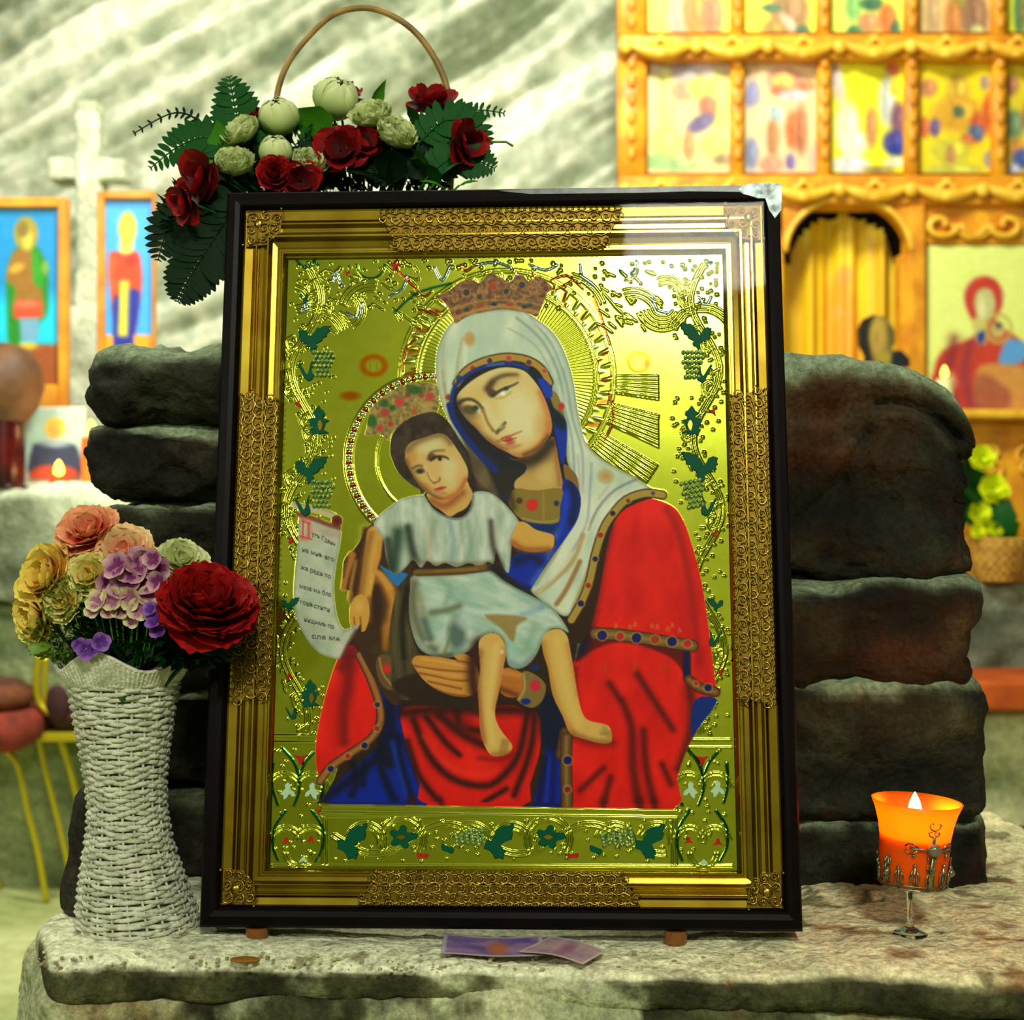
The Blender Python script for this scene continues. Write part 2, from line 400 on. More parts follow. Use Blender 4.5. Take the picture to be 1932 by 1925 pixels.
# ================================================================== PRINTS AND THE ICON SCREEN
PRINT = attr_mat('printed_paper', .45, spec=.4)
def print_grid(name, x0, x1, y0, y1, D, paint, cell, base, parent=None, yoff=0.):
    a, b = W(x0, y1, D), W(x1, y0, D)
    nx = max(6, int((b.x-a.x)/cell)); nz = max(6, int((b.z-a.z)/cell))
    X, Z = np.meshgrid(np.linspace(a.x, b.x, nx), np.linspace(b.z, a.z, nz))
    cv = Canvas(966+X/D*F, 962.5-(Z-CZ)/D*F, base); paint(cv)
    P = np.stack([X, X*0+D+yoff, Z], -1)
    if parent is not None:
        inv = np.array(parent.matrix_world.inverted()); P = P@inv[:3, :3].T+inv[:3, 3]
    n, k = X.shape; idx = np.arange(n*k).reshape(n, k)
    Q = np.stack([idx[:-1, :-1], idx[1:, :-1], idx[1:, 1:], idx[:-1, 1:]], -1).reshape(-1, 4)
    return link(name, np_mesh(name, P.reshape(-1, 3), Q, PRINT, False, [('Col', 'FLOAT_COLOR', lin(np.clip(cv.C.reshape(-1, 3), 0, 255)))]), parent)
def pbox(mb, x0, y0, x1, y1, D, D1, bev=.004):
    a, b = W(x0, y1, D), W(x1, y0, D); return mb.box((a.x, D, a.z), (b.x, D1, b.z), bev)

GW = mat('gilded_wood', (238, 172, 34), .42, col2=(206, 128, 20), scale=9, bump=.25, bscale=30)
GW2 = mat('gilded_wood_light', (248, 204, 64), .4, col2=(234, 168, 36), scale=14)
DK = mat('dark_gap', (38, 22, 10), .8)
D0 = 6.5
scr = thing('icon_screen', 'carved gilded icon screen filling the upper right behind the framed icon', 'screen', (W(1560, 700, D0).x, D0, 1.07))
xs = [1178, 1392, 1556, 1722, 1888, 2054, 2220]
for k, x in enumerate(xs):
    hw = 12 if k else 22
    for (ya, yb) in ((-70, 66), (108, 332)):
        m = MB(); pbox(m, x-hw+(10 if k == 0 else 0), ya, x+hw+(20 if k == 0 else 0), yb, D0-.05, D0+.08, .008)
        c = W(x+(14 if k == 0 else 0), 0, D0-.055)
        for y in range(int(ya)+18, int(yb)-8, 34):
            z = W(0, y, D0).z; m.ball((c.x, D0-.055, z), .028, 8, 6, (.8, .5, 1.2))
        m.build('screen_post', GW, scr, world=True, smooth=True)
def carved_rail(y0, y1, x0=1168, x1=2240, drop=True):
    m = MB(); pbox(m, x0, y0, x1, y1, D0-.07, D0+.1, .01); m.build('screen_rail', GW, scr, world=True)
    m = MB(); yc = (y0+y1)/2; n = int((x1-x0)/135)
    for i in range(n):
        xa = x0+12+i*135; pts = []
        for t in range(13):
            u = t/12; pts.append(W(xa+u*135, yc-8+20*math.sin(PI*u), D0-.09))
        m.tube(pts, lambda t: .012+.022*math.sin(PI*t), 7)
        for sx in (-1, 1):
            pts = [W(xa+67+sx*(14+26*t/10*math.cos(t*.42)), yc-10+9*math.sin(t*.62), D0-.10) for t in range(11)]
            m.tube(pts, .012, 6)
        q = W(xa, yc, D0-.1); m.ball((q.x, q.y, q.z), .035, 9, 6, (1, .6, 1))
        q = W(xa+67, yc+14, D0-.11); m.ball((q.x, q.y, q.z), .026, 9, 6, (1.4, .6, .8))
    m.build('carved_garland', GW2, scr, world=True, smooth=True)
carved_rail(64, 110); carved_rail(330, 386); carved_rail(-120, -72)
# body of the lower storey: spandrels around an arch, wide carved frieze above the large icon
m = MB()
A = W(1595, 480, D0); R = 118/F*D0
n = 22; zt = W(0, 384, D0).z; zs = A.z; xl, xr = W(1462, 0, D0).x, W(1722, 0, D0).x
v = []; f = []
for dd in (D0-.05, D0+.06):
    for i in range(n+1):
        a = PI*i/n; v.append((A.x+R*math.cos(a), dd, zs+R*.86*math.sin(a)))
    for i in range(n+1):
        a = PI*i/n; v.append((A.x+(xr-A.x)*math.cos(a) if abs(math.cos(a)) > .98 else max(xl, min(xr, A.x+R*1.5*math.cos(a))), dd, min(zt, zs+R*1.5*math.sin(a)) if 0 < i < n else zs))
k = n+1
for i in range(n):
    f += [(i, i+1, k+i+1, k+i), (i+1, i, 2*k+i, 2*k+i+1)]
MB().add(v, f).build('arch_spandrel', GW, scr, world=True)
m = MB(); m.tube([(A.x+R*1.0*math.cos(PI*i/24), D0-.06, zs+R*.87*math.sin(PI*i/24)) for i in range(25)], .016, 7); m.build('arch_bead', GW2, scr, world=True, smooth=True)
m = MB(); pbox(m, 1700, 478, 1716, 1090, D0-.05, D0+.06); pbox(m, 1716, 384, 1748, 1090, D0-.07, D0+.08, .01); m.build('door_jamb', GW, scr, world=True)
m = MB(); pbox(m, 1440, 384, 1480, 1090, D0-.05, D0+.08, .01); m.build('door_jamb', GW, scr, world=True)
m = MB(); pbox(m, 1180, 384, 1441, 1090, D0, D0+.08, .01); m.build('side_panel', GW, scr, world=True)
m = MB(); pbox(m, 1718, 386, 2240, 462, D0-.03, D0+.08, .008); m.build('frieze_board', GW, scr, world=True)
for cx_, sg in ((1775, 1), (1900, -1), (2010, 1)):
    m = MB(); pts = [W(cx_+sg*(34-1.5*t)*math.cos(t*.36), 424+(26-1.1*t)*math.sin(t*.36), D0-.055) for t in range(20)]
    m.tube(pts, .016, 7)
    pts = [W(cx_+sg*(34+8*t), 424+24*math.sin(t*.35), D0-.05) for t in range(10)]
    m.tube(pts, .020, 7, r1=.006); m.build('carved_scroll', GW2, scr, world=True, smooth=True)
m = MB(); pbox(m, 1742, 772, 2240, 790, D0-.16, D0+.08, .01); m.build('icon_sill', GW2, scr, world=True)
m = MB(); pbox(m, 1748, 792, 2240, 1090, D0-.02, D0+.08, .01); m.build('lower_panel', GW, scr, world=True)
for cx_ in (1800, 1870, 1940):
    for sg in (-1, 1):
        m = MB().tube([W(cx_+sg*(4+1.4*t)*math.cos(t*.5), 870+sg*14+(3+1.2*t)*math.sin(t*.5), D0-.03) for t in range(16)], .012, 6); m.build('carved_scroll', GW2, scr, world=True, smooth=True)
m = MB(); pbox(m, 1180, -70, 2240, 340, D0+.07, D0+.12); m.build('back_board', DK, scr, world=True)

# small feast icons set in the two rows
def blobs(L):
    def f(cv):
        for b in L:
            x, y, rx, ry, c = b[:5]; ang = b[5] if len(b) > 5 else 0
            cv.ell(x, y, rx, ry, tuple(v*.93 for v in c), soft=min(rx, ry)*.35+2, ang=ang, a=.95)
            if rx > 9: cv.stroke([(x-rx*.3, y-ry*.7), (x-rx*.1, y), (x-rx*.35, y+ry*.7)], 3, tuple(v*.68 for v in c), soft=3, a=.6); cv.ell(x+rx*.3, y-ry*.2, rx*.25, ry*.4, tuple(min(255, v*1.15+14) for v in c), soft=3, a=.6)
        cv.grain(13, 7)
    return f
low = [
 ('towers and a bent figure in violet by green hills', (222, 206, 140), [(1305,130,75,22,(186,172,176)),(1256,190,17,70,(226,226,120)),(1355,190,22,60,(228,226,120)),(1292,170,30,20,(206,160,120)),(1322,165,22,22,(216,206,90)),(1335,200,18,20,(196,120,90)),(1322,232,30,15,(112,96,140),-30),(1300,275,12,28,(214,150,90)),(1345,275,26,22,(222,224,110)),(1255,270,30,35,(196,206,110)),(1240,305,40,14,(150,196,110)),(1280,312,40,12,(160,190,120)),(1365,300,22,10,(160,140,100))]),
 ('standing saints in orange and brown robes under a pink arch', (226, 200, 150), [(1480,150,34,24,(222,150,130)),(1478,152,22,16,(220,206,100)),(1420,180,14,30,(140,140,180)),(1470,170,16,10,(230,120,80)),(1520,162,18,9,(232,130,90)),(1500,180,30,10,(206,206,210)),(1465,215,16,18,(180,206,200)),(1427,225,18,28,(232,224,160)),(1496,245,14,36,(232,120,60)),(1512,245,12,48,(190,120,80)),(1458,260,12,36,(190,130,80)),(1418,290,14,32,(130,140,170)),(1492,305,10,16,(130,110,170)),(1455,310,22,16,(232,150,120)),(1538,300,14,30,(228,196,170))]),
 ('white seated figure and a violet robed one on bright yellow', (234, 232, 30), [(1580,150,12,50,(226,200,190),-12),(1685,130,14,12,(226,120,90)),(1675,190,16,50,(206,214,210)),(1690,165,12,16,(232,216,60)),(1600,240,24,50,(222,232,196)),(1612,270,26,26,(232,240,214)),(1645,240,12,40,(214,150,90)),(1696,225,15,34,(130,86,110)),(1688,268,22,24,(70,66,160)),(1694,282,18,12,(40,60,150)),(1605,310,36,18,(222,226,236)),(1690,305,22,10,(226,232,200)),(1660,320,30,8,(160,140,80))]),
 ('crowd of small red and violet figures around a golden hill', (234, 214, 30), [(1752,165,18,18,(212,140,90)),(1808,170,22,34,(224,186,60)),(1860,155,10,14,(170,150,140)),(1808,215,50,36,(228,170,50)),(1810,210,12,12,(90,110,80)),(1745,240,12,20,(226,110,60)),(1765,240,10,18,(110,90,150)),(1845,240,14,30,(206,90,50)),(1866,215,12,40,(214,100,50)),(1842,250,16,16,(90,110,150),-30),(1825,265,14,14,(214,110,60)),(1795,285,40,26,(214,206,60)),(1795,292,10,20,(196,140,80)),(1870,300,14,18,(170,160,150)),(1800,320,60,12,(206,206,80))]),
 ('green and blue robed figures cut by the right picture edge', (226, 206, 40), [(1910,160,14,20,(190,130,90)),(1915,235,18,30,(120,150,110)),(1920,280,14,20,(220,150,70)),(1930,300,20,20,(70,90,170)),(1912,320,16,12,(190,196,220)),(1960,220,30,40,(190,90,60)),(2000,280,30,30,(120,120,150))])]
up = [
 ('orange robed figure on a yellow ground, upper row first from left', (232, 240, 80), [(1240,20,20,60,(228,238,80)),(1280,30,20,50,(222,170,150)),(1312,20,24,50,(226,140,60)),(1345,30,20,46,(196,130,90))]),
 ('brown figure with a white scarf, upper row second from left', (236, 240, 70), [(1490,20,38,50,(170,130,90)),(1455,14,20,8,(80,120,90)),(1490,45,10,26,(214,200,170),-38),(1460,55,24,20,(180,150,70)),(1515,56,14,10,(70,120,90))]),
 ('figure in green with an orange mantle, upper row third from left', (226, 238, 90), [(1610,10,16,30,(140,196,110)),(1645,6,22,14,(60,110,80)),(1675,36,18,30,(236,124,60)),(1640,42,22,20,(206,150,100)),(1612,56,14,10,(60,130,90)),(1690,56,10,20,(70,120,90))]),
 ('brown and orange figures with a green nimbus, upper row fourth', (222, 190, 120), [(1812,6,20,14,(150,160,60)),(1760,30,14,50,(206,170,120)),(1800,40,18,44,(214,140,70)),(1840,30,26,46,(160,120,90)),(1845,58,12,12,(226,236,150))]),
 ('yellow ground with a green robed figure at the frame edge, upper row', (230, 238, 60), [(1925,20,12,50,(90,140,90)),(1960,20,30,50,(190,110,70))])]
for k, ((t, base, L), (t2, base2, L2)) in enumerate(zip(low, up)):
    xa = xs[k]+(45 if k == 0 else 14); xb = xs[k+1]-10
    for (lab, bs, LL, ya, yb, where) in ((t, base, L, 112, 328, 'lower row'), (t2, base2, L2, -66, 62, '')):
        ic = thing('feast_icon', 'small icon of '+lab if where else 'small icon, '+lab, 'icon', W((xa+xb)/2, yb, D0), group='small feast icons set into the gilded screen')
        m = MB(); pbox(m, xa-1, ya, xb+1, yb, D0+.012, D0+.06, .003); m.build('icon_panel', GW, ic, world=True)
        print_grid('painted_scene', xa, xb, ya+3, yb-3, D0, blobs(LL), .011, bs, ic, .008)

# large icon of mother and child in the screen
def paint_large(cv):
    cv.poly([(1828,640),(1840,620),(1822,580),(1824,545),(1845,525),(1870,524),(1888,545),(1890,580),(1880,610),(1925,640),(1975,700),(1980,772),(1765,772),(1762,700),(1780,660)], (196,62,44), soft=5)
    cv.ell(1856,560,34,36,(190,60,60),soft=5, ring=4, a=.6)
    cv.poly([(1840,560),(1852,545),(1870,548),(1878,575),(1870,600),(1858,612),(1846,600),(1840,580)], (196,196,130), soft=6)
    cv.ell(1852,582,8,22,(226,226,160),soft=8)
    cv.poly([(1836,600),(1862,612),(1858,650),(1840,640)], (206,196,110), soft=5)
    cv.poly([(1842,632),(1862,622),(1852,652)], (40,60,150), soft=5)
    cv.ell(1884,620,24,26,(190,180,90),soft=6, ring=3); cv.ell(1882,622,14,16,(196,180,110),soft=6); cv.ell(1884,614,6,6,(60,50,70),soft=4)
    cv.poly([(1905,640),(1930,645),(1940,670),(1915,690),(1885,690),(1890,660)], (92,160,222), soft=6)
    cv.poly([(1850,690),(1900,688),(1950,700),(1960,770),(1850,770),(1838,730)], (206,146,70), soft=10)
    cv.poly([(1838,720),(1860,705),(1905,740),(1900,772),(1842,772)], (150,70,60), soft=12, a=.7)
    cv.stroke([(1800,640),(1790,700),(1800,770)], 14, (120,40,50), soft=10, a=.7); cv.stroke([(1830,650),(1820,700),(1832,770)], 10, (130,50,70), soft=10, a=.7)
    cv.ell(1790,720,14,20,(222,150,110),soft=10); cv.grain(8, 9)
ic = thing('mother_and_child_icon', 'large icon of a red robed mother and child on pale yellow, set in the screen', 'icon', W(1860, 772, D0))
m = MB(); pbox(m, 1746, 460, 2000, 774, D0-.01, D0+.05, .004); m.build('icon_panel', GW, ic, world=True)
print_grid('painted_scene', 1750, 1990, 464, 771, D0-.02, paint_large, .010, (228, 240, 130), ic, .0)

# door curtain in the arch
mc = mat('gold_curtain', (236, 200, 26), .6, col2=(226, 150, 30), scale=2.5)
def paint_cur(cv):
    cv.poly([(1560,560),(1582,520),(1612,560),(1630,700),(1570,700)], (232,150,50), soft=24, a=.7)
    cv.ell(1592,520,16,18,(226,150,90),soft=10,a=.6); cv.ell(1580,590,10,10,(240,180,90),soft=8,a=.7)
    for x, w in ((1500,8),(1530,10),(1556,5),(1650,12),(1672,8)): cv.stroke([(x,470),(x+6,600),(x+2,800)], w, (214,150,20), soft=12, a=.5)
    cv.stroke([(1575,440),(1620,430),(1650,470)], 6, (210,160,40), soft=8, a=.5); cv.grain(7, 9)
D = D0+.16; nx, nz = 90, 70
X, Z = np.meshgrid(np.linspace(W(1478,0,D).x, W(1722,0,D).x, nx), np.linspace(W(0,392,D).z, .98, nz))
px = 966+X/D*F; py = 962.5-(Z-CZ)/D*F
cv = Canvas(px, py, (238, 206, 30)); paint_cur(cv)
P = np.stack([X, D+.03*np.sin(X*38)+.012*np.sin(X*90+1), Z], -1); idx = np.arange(nx*nz).reshape(nz, nx)
Q = np.stack([idx[:-1, :-1], idx[1:, :-1], idx[1:, 1:], idx[:-1, 1:]], -1).reshape(-1, 4)
keep = ((px-1588)/96)**2+((np.minimum(py, 492)-492)/90)**2 < 1.0
keep |= (py > 492) & (px < 1690)
kq = keep[:-1, :-1].reshape(-1); Q = Q[kq]
used, inv = np.unique(Q, return_inverse=True)
o = link('door_curtain', np_mesh('door_curtain', P.reshape(-1, 3)[used], inv.reshape(-1, 4), PRINT, True, [('Col', 'FLOAT_COLOR', lin(np.clip(cv.C.reshape(-1, 3)[used], 0, 255)))]))
tag(o, 'yellow gold curtain with a faint orange figure hanging in the arched doorway', 'curtain')
m = MB(); pbox(m, 1440, 380, 1760, 1090, D0+.34, D0+.36); o = m.build('doorway_backing', mat('doorway_dark', (60, 52, 30), .9)); tag(o, 'dark board closing the doorway behind the yellow curtain', 'board')

# cut-out painted bust in front of the curtain
DB = 6.15
cb = thing('painted_bust', 'dark painted cut-out bust with a haloed face in front of the yellow curtain', 'figure', (W(1656, 700, DB).x, DB, 1.07))
out = [(1620,650),(1618,622),(1628,602),(1650,592),(1672,597),(1688,618),(1690,645),(1684,662),(1704,662),(1718,676),(1720,692),(1640,700),(1630,690),(1632,672)]
def pm(x, y, z): return cb.matrix_world.inverted() @ Vector((W(x, z, DB).x, DB+y, W(x, z, DB).z))
MB().prism(out, 0, .02, pm).build('bust_board', mat('bust_wood', (70, 50, 24), .6), cb)
def paint_bust(cv):
    cv.poly([(1620,650),(1618,622),(1628,602),(1650,594),(1640,640),(1646,690),(1630,690)], (30, 26, 14), soft=5)
    cv.ell(1656,632,16,34,(178,150,60),soft=8); cv.ell(1655,650,9,22,(176,140,60),soft=8); cv.ell(1668,675,14,12,(160,140,40),soft=5)
    cv.stroke([(1680,620),(1684,650)], 8, (90,80,30), soft=6); cv.poly([(1684,664),(1704,662),(1718,676),(1720,692),(1684,692)], (24,26,34), soft=4)
    cv.stroke([(1655,628),(1650,648)], 3, (120,90,40), soft=3, a=.6)
X, Z = W(1618, 0, DB), 0
print_obj = print_grid('painted_face', 1618, 1720, 592, 699, DB, paint_bust, .008, (128, 110, 44), None, -.004)
me = print_obj.data
co = np.zeros(len(me.vertices)*3); me.vertices.foreach_get('co', co); co = co.reshape(-1, 3)
vx = 966+co[:, 0]/DB*F; vy = 962.5-(co[:, 2]-CZ)/DB*F
Pg = np.array(out, float); ins = np.zeros(len(vx), bool)
for i in range(len(Pg)):
    a, b = Pg[i-1], Pg[i]
    if a[1] != b[1]: ins ^= ((a[1] > vy) != (b[1] > vy)) & (vx < (b[0]-a[0])*(vy-a[1])/(b[1]-a[1])+a[0])
qs = np.array([p.vertices[:] for p in me.polygons]); qs = qs[ins[qs].all(1)]
colr = np.zeros(len(vx)*4, np.float32); me.attributes['Col'].data.foreach_get('color', colr); colr = colr.reshape(-1, 4)[:, :3]
bpy.data.objects.remove(print_obj); used, inv = np.unique(qs, return_inverse=True); iv = cb.matrix_world.inverted().translation
link('painted_face', np_mesh('painted_face', co[used]+np.array(iv), inv.reshape(-1, 4), PRINT, False, [('Col', 'FLOAT_COLOR', colr[used])]), cb)
m = MB(); c = cb.location; m.box((c.x-.02, DB-.01, 1.07), (c.x+.02, DB+.012, W(0, 690, DB).z), .004); m.box((c.x-.1, DB-.08, 1.06), (c.x+.1, DB+.08, 1.085), .005)
m.build('bust_stand', GW, cb, world=True)

# things on the plinth at right: flower basket, candle
m_wick = mat('pale_wicker', (206, 166, 62), .7, col2=(176, 120, 40), scale=25)
def wicker_bowl(parent, c, r0, r1, h, rows, m, stakes=20, rt=.004, wav=.003, name='woven_strand'):
    for i in range(rows):
        t = i/(rows-1); r = r0+(r1-r0)*math.sin(t*PI/2); z = c[2]+h*t
        mb = MB(); n = stakes*2
        mb.tube([(c[0]+(r+wav*(1 if (k+i) % 2 else -1))*math.cos(2*PI*k/n), c[1]+(r+wav*(1 if (k+i) % 2 else -1))*math.sin(2*PI*k/n), z) for k in range(n)], rt, 5, True)
        mb.build(name, m, parent, world=True, smooth=True)
    mb = MB()
    for k in range(stakes):
        a = 2*PI*(k+.25)/stakes
        mb.tube([(c[0]+(r0+(r1-r0)*math.sin(t*PI/10))*math.cos(a), c[1]+(r0+(r1-r0)*math.sin(t*PI/10))*math.sin(a), c[2]+h*t/5) for t in range(6)], rt*.8, 4)
    mb.build('stakes', m, parent, world=True, smooth=True)
    mb = MB(); mb.lathe([(0.001, .001), (r0, .001), (r0*1.0, .006)], 24, c); mb.build('bowl_floor', m, parent, world=True)
c = W(1884, 1086, 6.05); c.z = 1.075
bk = thing('wicker_basket', 'honey coloured wicker basket of yellow flowers on the plinth at right', 'basket', c)
wicker_bowl(bk, (c.x, c.y, c.z+.005), .09, .13, .17, 9, m_wick, rt=.012, wav=.004)
# ================================================================== FLOWERS
def leaf_label(where, x0, y0, x1, y1, m, xa, xb, ya, yb):
    tone = {'bright_leaf_green': 'bright green', 'dark_leaf_green': 'mid green', 'very_dark_green': 'very dark green', 'moss_green': 'mossy'}[m.name]
    u = ((x0+x1)/2-xa)/(xb-xa); v = ((y0+y1)/2-ya)/(yb-ya); dx, dy = x1-x0, y0-y1
    d = ('rising' if dy > 0 else 'hanging') if abs(dy) > 1.6*abs(dx) else ('right' if dx > 0 else 'left') if abs(dx) > 1.6*abs(dy) else ('up right' if dx > 0 else 'up left') if dy > 0 else 'downward'
    return '%s %s leaf pointing %s, %s %s of %s' % (tone, 'large' if math.hypot(dx, dy)*(6000/F if xb > 1900 else 1) > 75 else 'small', d, ['upper', 'middle', 'lower'][int(min(2.99, max(0, v*3)))], ['far left', 'left', 'centre', 'right', 'far right'][int(min(4.99, max(0, u*5)))], where)
def patch_mesh(name, fn, nu, nv):
    V = []; T = []
    for j in range(nv+1):
        for i in range(nu+1):
            u = -1+2*i/nu; v = j/nv; V.append(fn(u, v)); T.append(v)
    idx = np.arange((nu+1)*(nv+1)).reshape(nv+1, nu+1)
    Q = np.stack([idx[:-1, :-1], idx[:-1, 1:], idx[1:, 1:], idx[1:, :-1]], -1).reshape(-1, 4)
    return np.array(V), Q, np.array(T)
def f_petal(u, v):                       # open rose petal, stands along +z, outward is +y, length 1
    w = .62*math.sin(PI*min(1, .16+.72*v))**.7*(1 if v < .85 else 1-.28*((v-.85)/.15)**2)
    x = u*w; y = .26*math.sin(PI*v*.8)-.30*u*u*w+.22*max(0, v-.7)**1.3*3*.6+.03*math.sin(u*7+v*3)*v
    return (x, y, v-.06*u*u*v+.03*math.cos(u*6)*v)
def f_ball(u, v):                        # petal wrapped on a ball of radius 1 around z=.9
    th = PI*(1-.955*v)-.03; wd = .95*math.sin(PI*min(1, .12+.75*v))**.6
    a = u*wd; r = 1.0-.07*v+.02*math.sin(u*5)+.03*max(0, v-.8)
    return (r*math.sin(th)*math.sin(a), r*math.sin(th)*math.cos(a), .95+r*math.cos(th)-.06*u*u)
def f_floret(u, v):
    w = .48*math.sin(PI*min(1, .1+.8*v))**.6; return (u*w, .10*math.sin(v*2.2)-.12*u*u, v)
def f_leaf(u, v):
    w = .34*math.sin(PI*v**.8)**.9*(1+.10*math.sin(v*40)); return (u*w, .18*math.sin(PI*v*.9)-.25*abs(u)*w, v)
def f_fleaf(u, v):
    w = .20*math.sin(PI*min(1, .06+v*.93))**.6; return (u*w, .05*math.sin(PI*v), v)
SHAPES = {'petal': (f_petal, 8, 7), 'ball_petal': (f_ball, 8, 9), 'floret_petal': (f_floret, 4, 4), 'leaf': (f_leaf, 4, 9), 'leaflet': (f_fleaf, 2, 5)}
_cache = {}
def pmesh(kind, m, name=None):
    k = (kind, m.name)
    if k not in _cache:
        fn, a, b = SHAPES[kind]; V, Q, T = patch_mesh(kind, fn, a, b); _cache[k] = np_mesh(name or kind, V, Q, m, True, [('T', 'FLOAT', T)])
    return _cache[k]
def frame_to(axis, spin=0.):
    return Vector(axis).normalized().to_track_quat('Z', 'Y').to_matrix().to_4x4() @ Matrix.Rotation(spin, 4, 'Z')
CABB = [(4, 2, .62), (5, 7, .76), (6, 15, .88), (7, 24, .96), (7, 36, 1.0)]
ROSE = [(3, 4, .50), (4, 16, .68), (5, 32, .82), (6, 50, .94), (7, 70, 1.0)]
LILY = [(3, 22, .8), (3, 52, 1.0), (3, 74, 1.0)]
def stem(parent, a, b, m, r=.0018, bend=.01):
    a, b = Vector(a), Vector(b); mb = MB()
    pts = [a.lerp(b, t/6)+Vector((0, 0, bend*math.sin(PI*t/6))) for t in range(7)]
    mb.tube(pts, r, 5); mb.build('stem', m, parent, world=True, smooth=True)
GREEN = mat('dark_leaf_green', (6, 58, 14), .6, col2=(18, 88, 22), scale=60, spec=.15)
GREENL = mat('bright_leaf_green', (44, 116, 14), .6, col2=(76, 138, 26), scale=60, spec=.15)
GREENV = mat('very_dark_green', (3, 26, 8), .6, col2=(8, 44, 10), scale=60, spec=.12)
def rose(name, label, pos, R, m, axis=(0, -1, .4), layers=ROSE, root=None, group=None, kind='petal', spin=None, jit=7, cat='flower', sm=GREEN, depthR=.42):
    pos = Vector(pos); Mx = Matrix.Translation(pos) @ frame_to(axis, random.random()*6 if spin is None else spin)
    o = thing(name, label, cat, Mx, group); me = pmesh(kind, m, 'petal')
    for (n, tilt, s) in layers:
        a0 = random.random()*6
        for k in range(n):
            L = R*s*(1+.08*random.uniform(-1, 1))
            lm = Matrix.Translation((0, 0, -R*depthR)) @ Matrix.Rotation(a0+2*PI*k/n+random.uniform(-.12, .12), 4, 'Z') @ Matrix.Translation((0, R*.05, 0)) @ Matrix.Rotation(-math.radians(tilt+random.uniform(-jit, jit)), 4, 'X') @ Matrix.Diagonal((L, L, L, 1))
            link('petal', me, o, lm)
    if root is not None: stem(o, pos-Vector(axis).normalized()*R*.6, root, sm)
    return o
def ball_bud(name, label, pos, R, m, axis, root=None, group=None):
    pos = Vector(pos); Mx = Matrix.Translation(pos) @ frame_to(axis, random.random()*6)
    o = thing(name, label, 'flower', Mx, group); me = pmesh('ball_petal', m, 'petal')
    for (n, s, off, tl) in ((3, .80, .22, 0), (4, .88, .10, 4), (5, .95, .0, 7), (5, 1.0, -.06, 12)):
        a0 = random.random()*6
        for k in range(n):
            L = R*s
            lm = Matrix.Translation((0, 0, -R*.95+R*off)) @ Matrix.Rotation(a0+2*PI*k/n, 4, 'Z') @ Matrix.Rotation(-math.radians(tl+random.uniform(-3, 3)), 4, 'X') @ Matrix.Diagonal((L, L, L, 1))
            link('petal', me, o, lm)
    if root is not None: stem(o, pos-Vector(axis).normalized()*R*.8, root, GREEN)
    return o
def leaf_thing(name, label, base, tip, m, width=1., spin=0., cat='leaf', group=None, root=None, kind='leaf'):
    base, tip = Vector(base), Vector(tip); d = tip-base; L = d.length
    Mx = Matrix.Translation(base) @ frame_to(d, spin)
    o = thing(name, label, cat, Mx, group)
    link('leaf_blade', pmesh(kind, m, 'leaf_blade'), o, Matrix.Diagonal((L*width, L, L, 1)))
    if root is not None: stem(o, base, root, m, .0014)
    return o
def fern(name, label, pts, width, m, nl=17, group=None, root=None, nrm=(0, -1, .2), m2=None):
    P = [Vector(p) for p in spline(pts, False, 6)] if len(pts) > 2 else [Vector(pts[0]).lerp(Vector(pts[1]), t/8) for t in range(9)]
    o = thing(name, label, 'fern', P[0], group); mb = MB(); mb.tube(P, .0016, 5, r1=.0007); mb.build('rachis', m, o, world=True)
    me = pmesh('leaflet', m, 'leaflet'); iv = o.matrix_world.inverted(); nrm = Vector(nrm).normalized()
    for k in range(nl):
        t = .08+.90*k/(nl-1); x = t*(len(P)-1); i = min(int(x), len(P)-2); p = P[i].lerp(P[i+1], x-i); d = (P[i+1]-P[i]).normalized()
        side = d.cross(nrm).normalized(); w = width*math.sin(PI*min(1, .22+.80*t))**.8+.004
        for s in (-1, 1):
            ax = (side*s+d*.45+nrm*.12*random.uniform(-1, 1)).normalized()
            yv = nrm-ax*nrm.dot(ax); yv.normalize(); xv = yv.cross(ax)
            R3 = Matrix(((xv.x, yv.x, ax.x), (xv.y, yv.y, ax.y), (xv.z, yv.z, ax.z))).to_4x4()
            link('leaflet', me, o, iv @ Matrix.Translation(p) @ R3 @ Matrix.Diagonal((w*1.2, w*1.2, w*1.2, 1)))
    if root is not None: stem(o, P[0], root, m)
    return o

P_YG = petal_mat('yellow_green_petal', (200, 214, 10), (236, 246, 20))
for (x, y, r, n) in ((1856, 862, 24, 'topmost and largest'), (1878, 920, 27, 'middle, right of the stone edge'), (1852, 966, 20, 'left, just above the small ones'), (1848, 1000, 14, 'lowest left, small'), (1880, 995, 15, 'lowest right, small')):
    rose('yellow_flower', 'lime yellow bloom in the honey basket, '+n, W(x, y, 5.95), r/F*5.95*1.05, P_YG, (0, -1, .3), layers=[(4, 20, .7), (6, 45, .9), (7, 70, 1)], root=(c.x, c.y, c.z+.08), group='yellow blooms in the honey basket')
for k, (x0_, y0_, x1_, y1_) in enumerate(((1870,1010,1905,940),(1880,1010,1925,985),(1850,1000,1838,900),(1868,1000,1895,1020),(1860,960,1835,830))):
    leaf_thing('basket_leaf', leaf_label('the yellow blooms', x0_, y0_, x1_, y1_, GREENL if k % 2 else GREEN, 1835, 1925, 830, 1020), W(x0_, y0_, 5.98), W(x1_, y1_, 5.96), GREENL if k % 2 else GREEN, 1.3, random.random()*3, group='leaves in the honey basket')
m_gl = mat('white_wax', (246, 240, 170), .4)
c2_ = W(1782, 722, 6.2)
cs = thing('slim_candle', 'short pale yellow candle with a flame left of the large red robed icon', 'candle', (c2_.x, 6.2, 1.07))
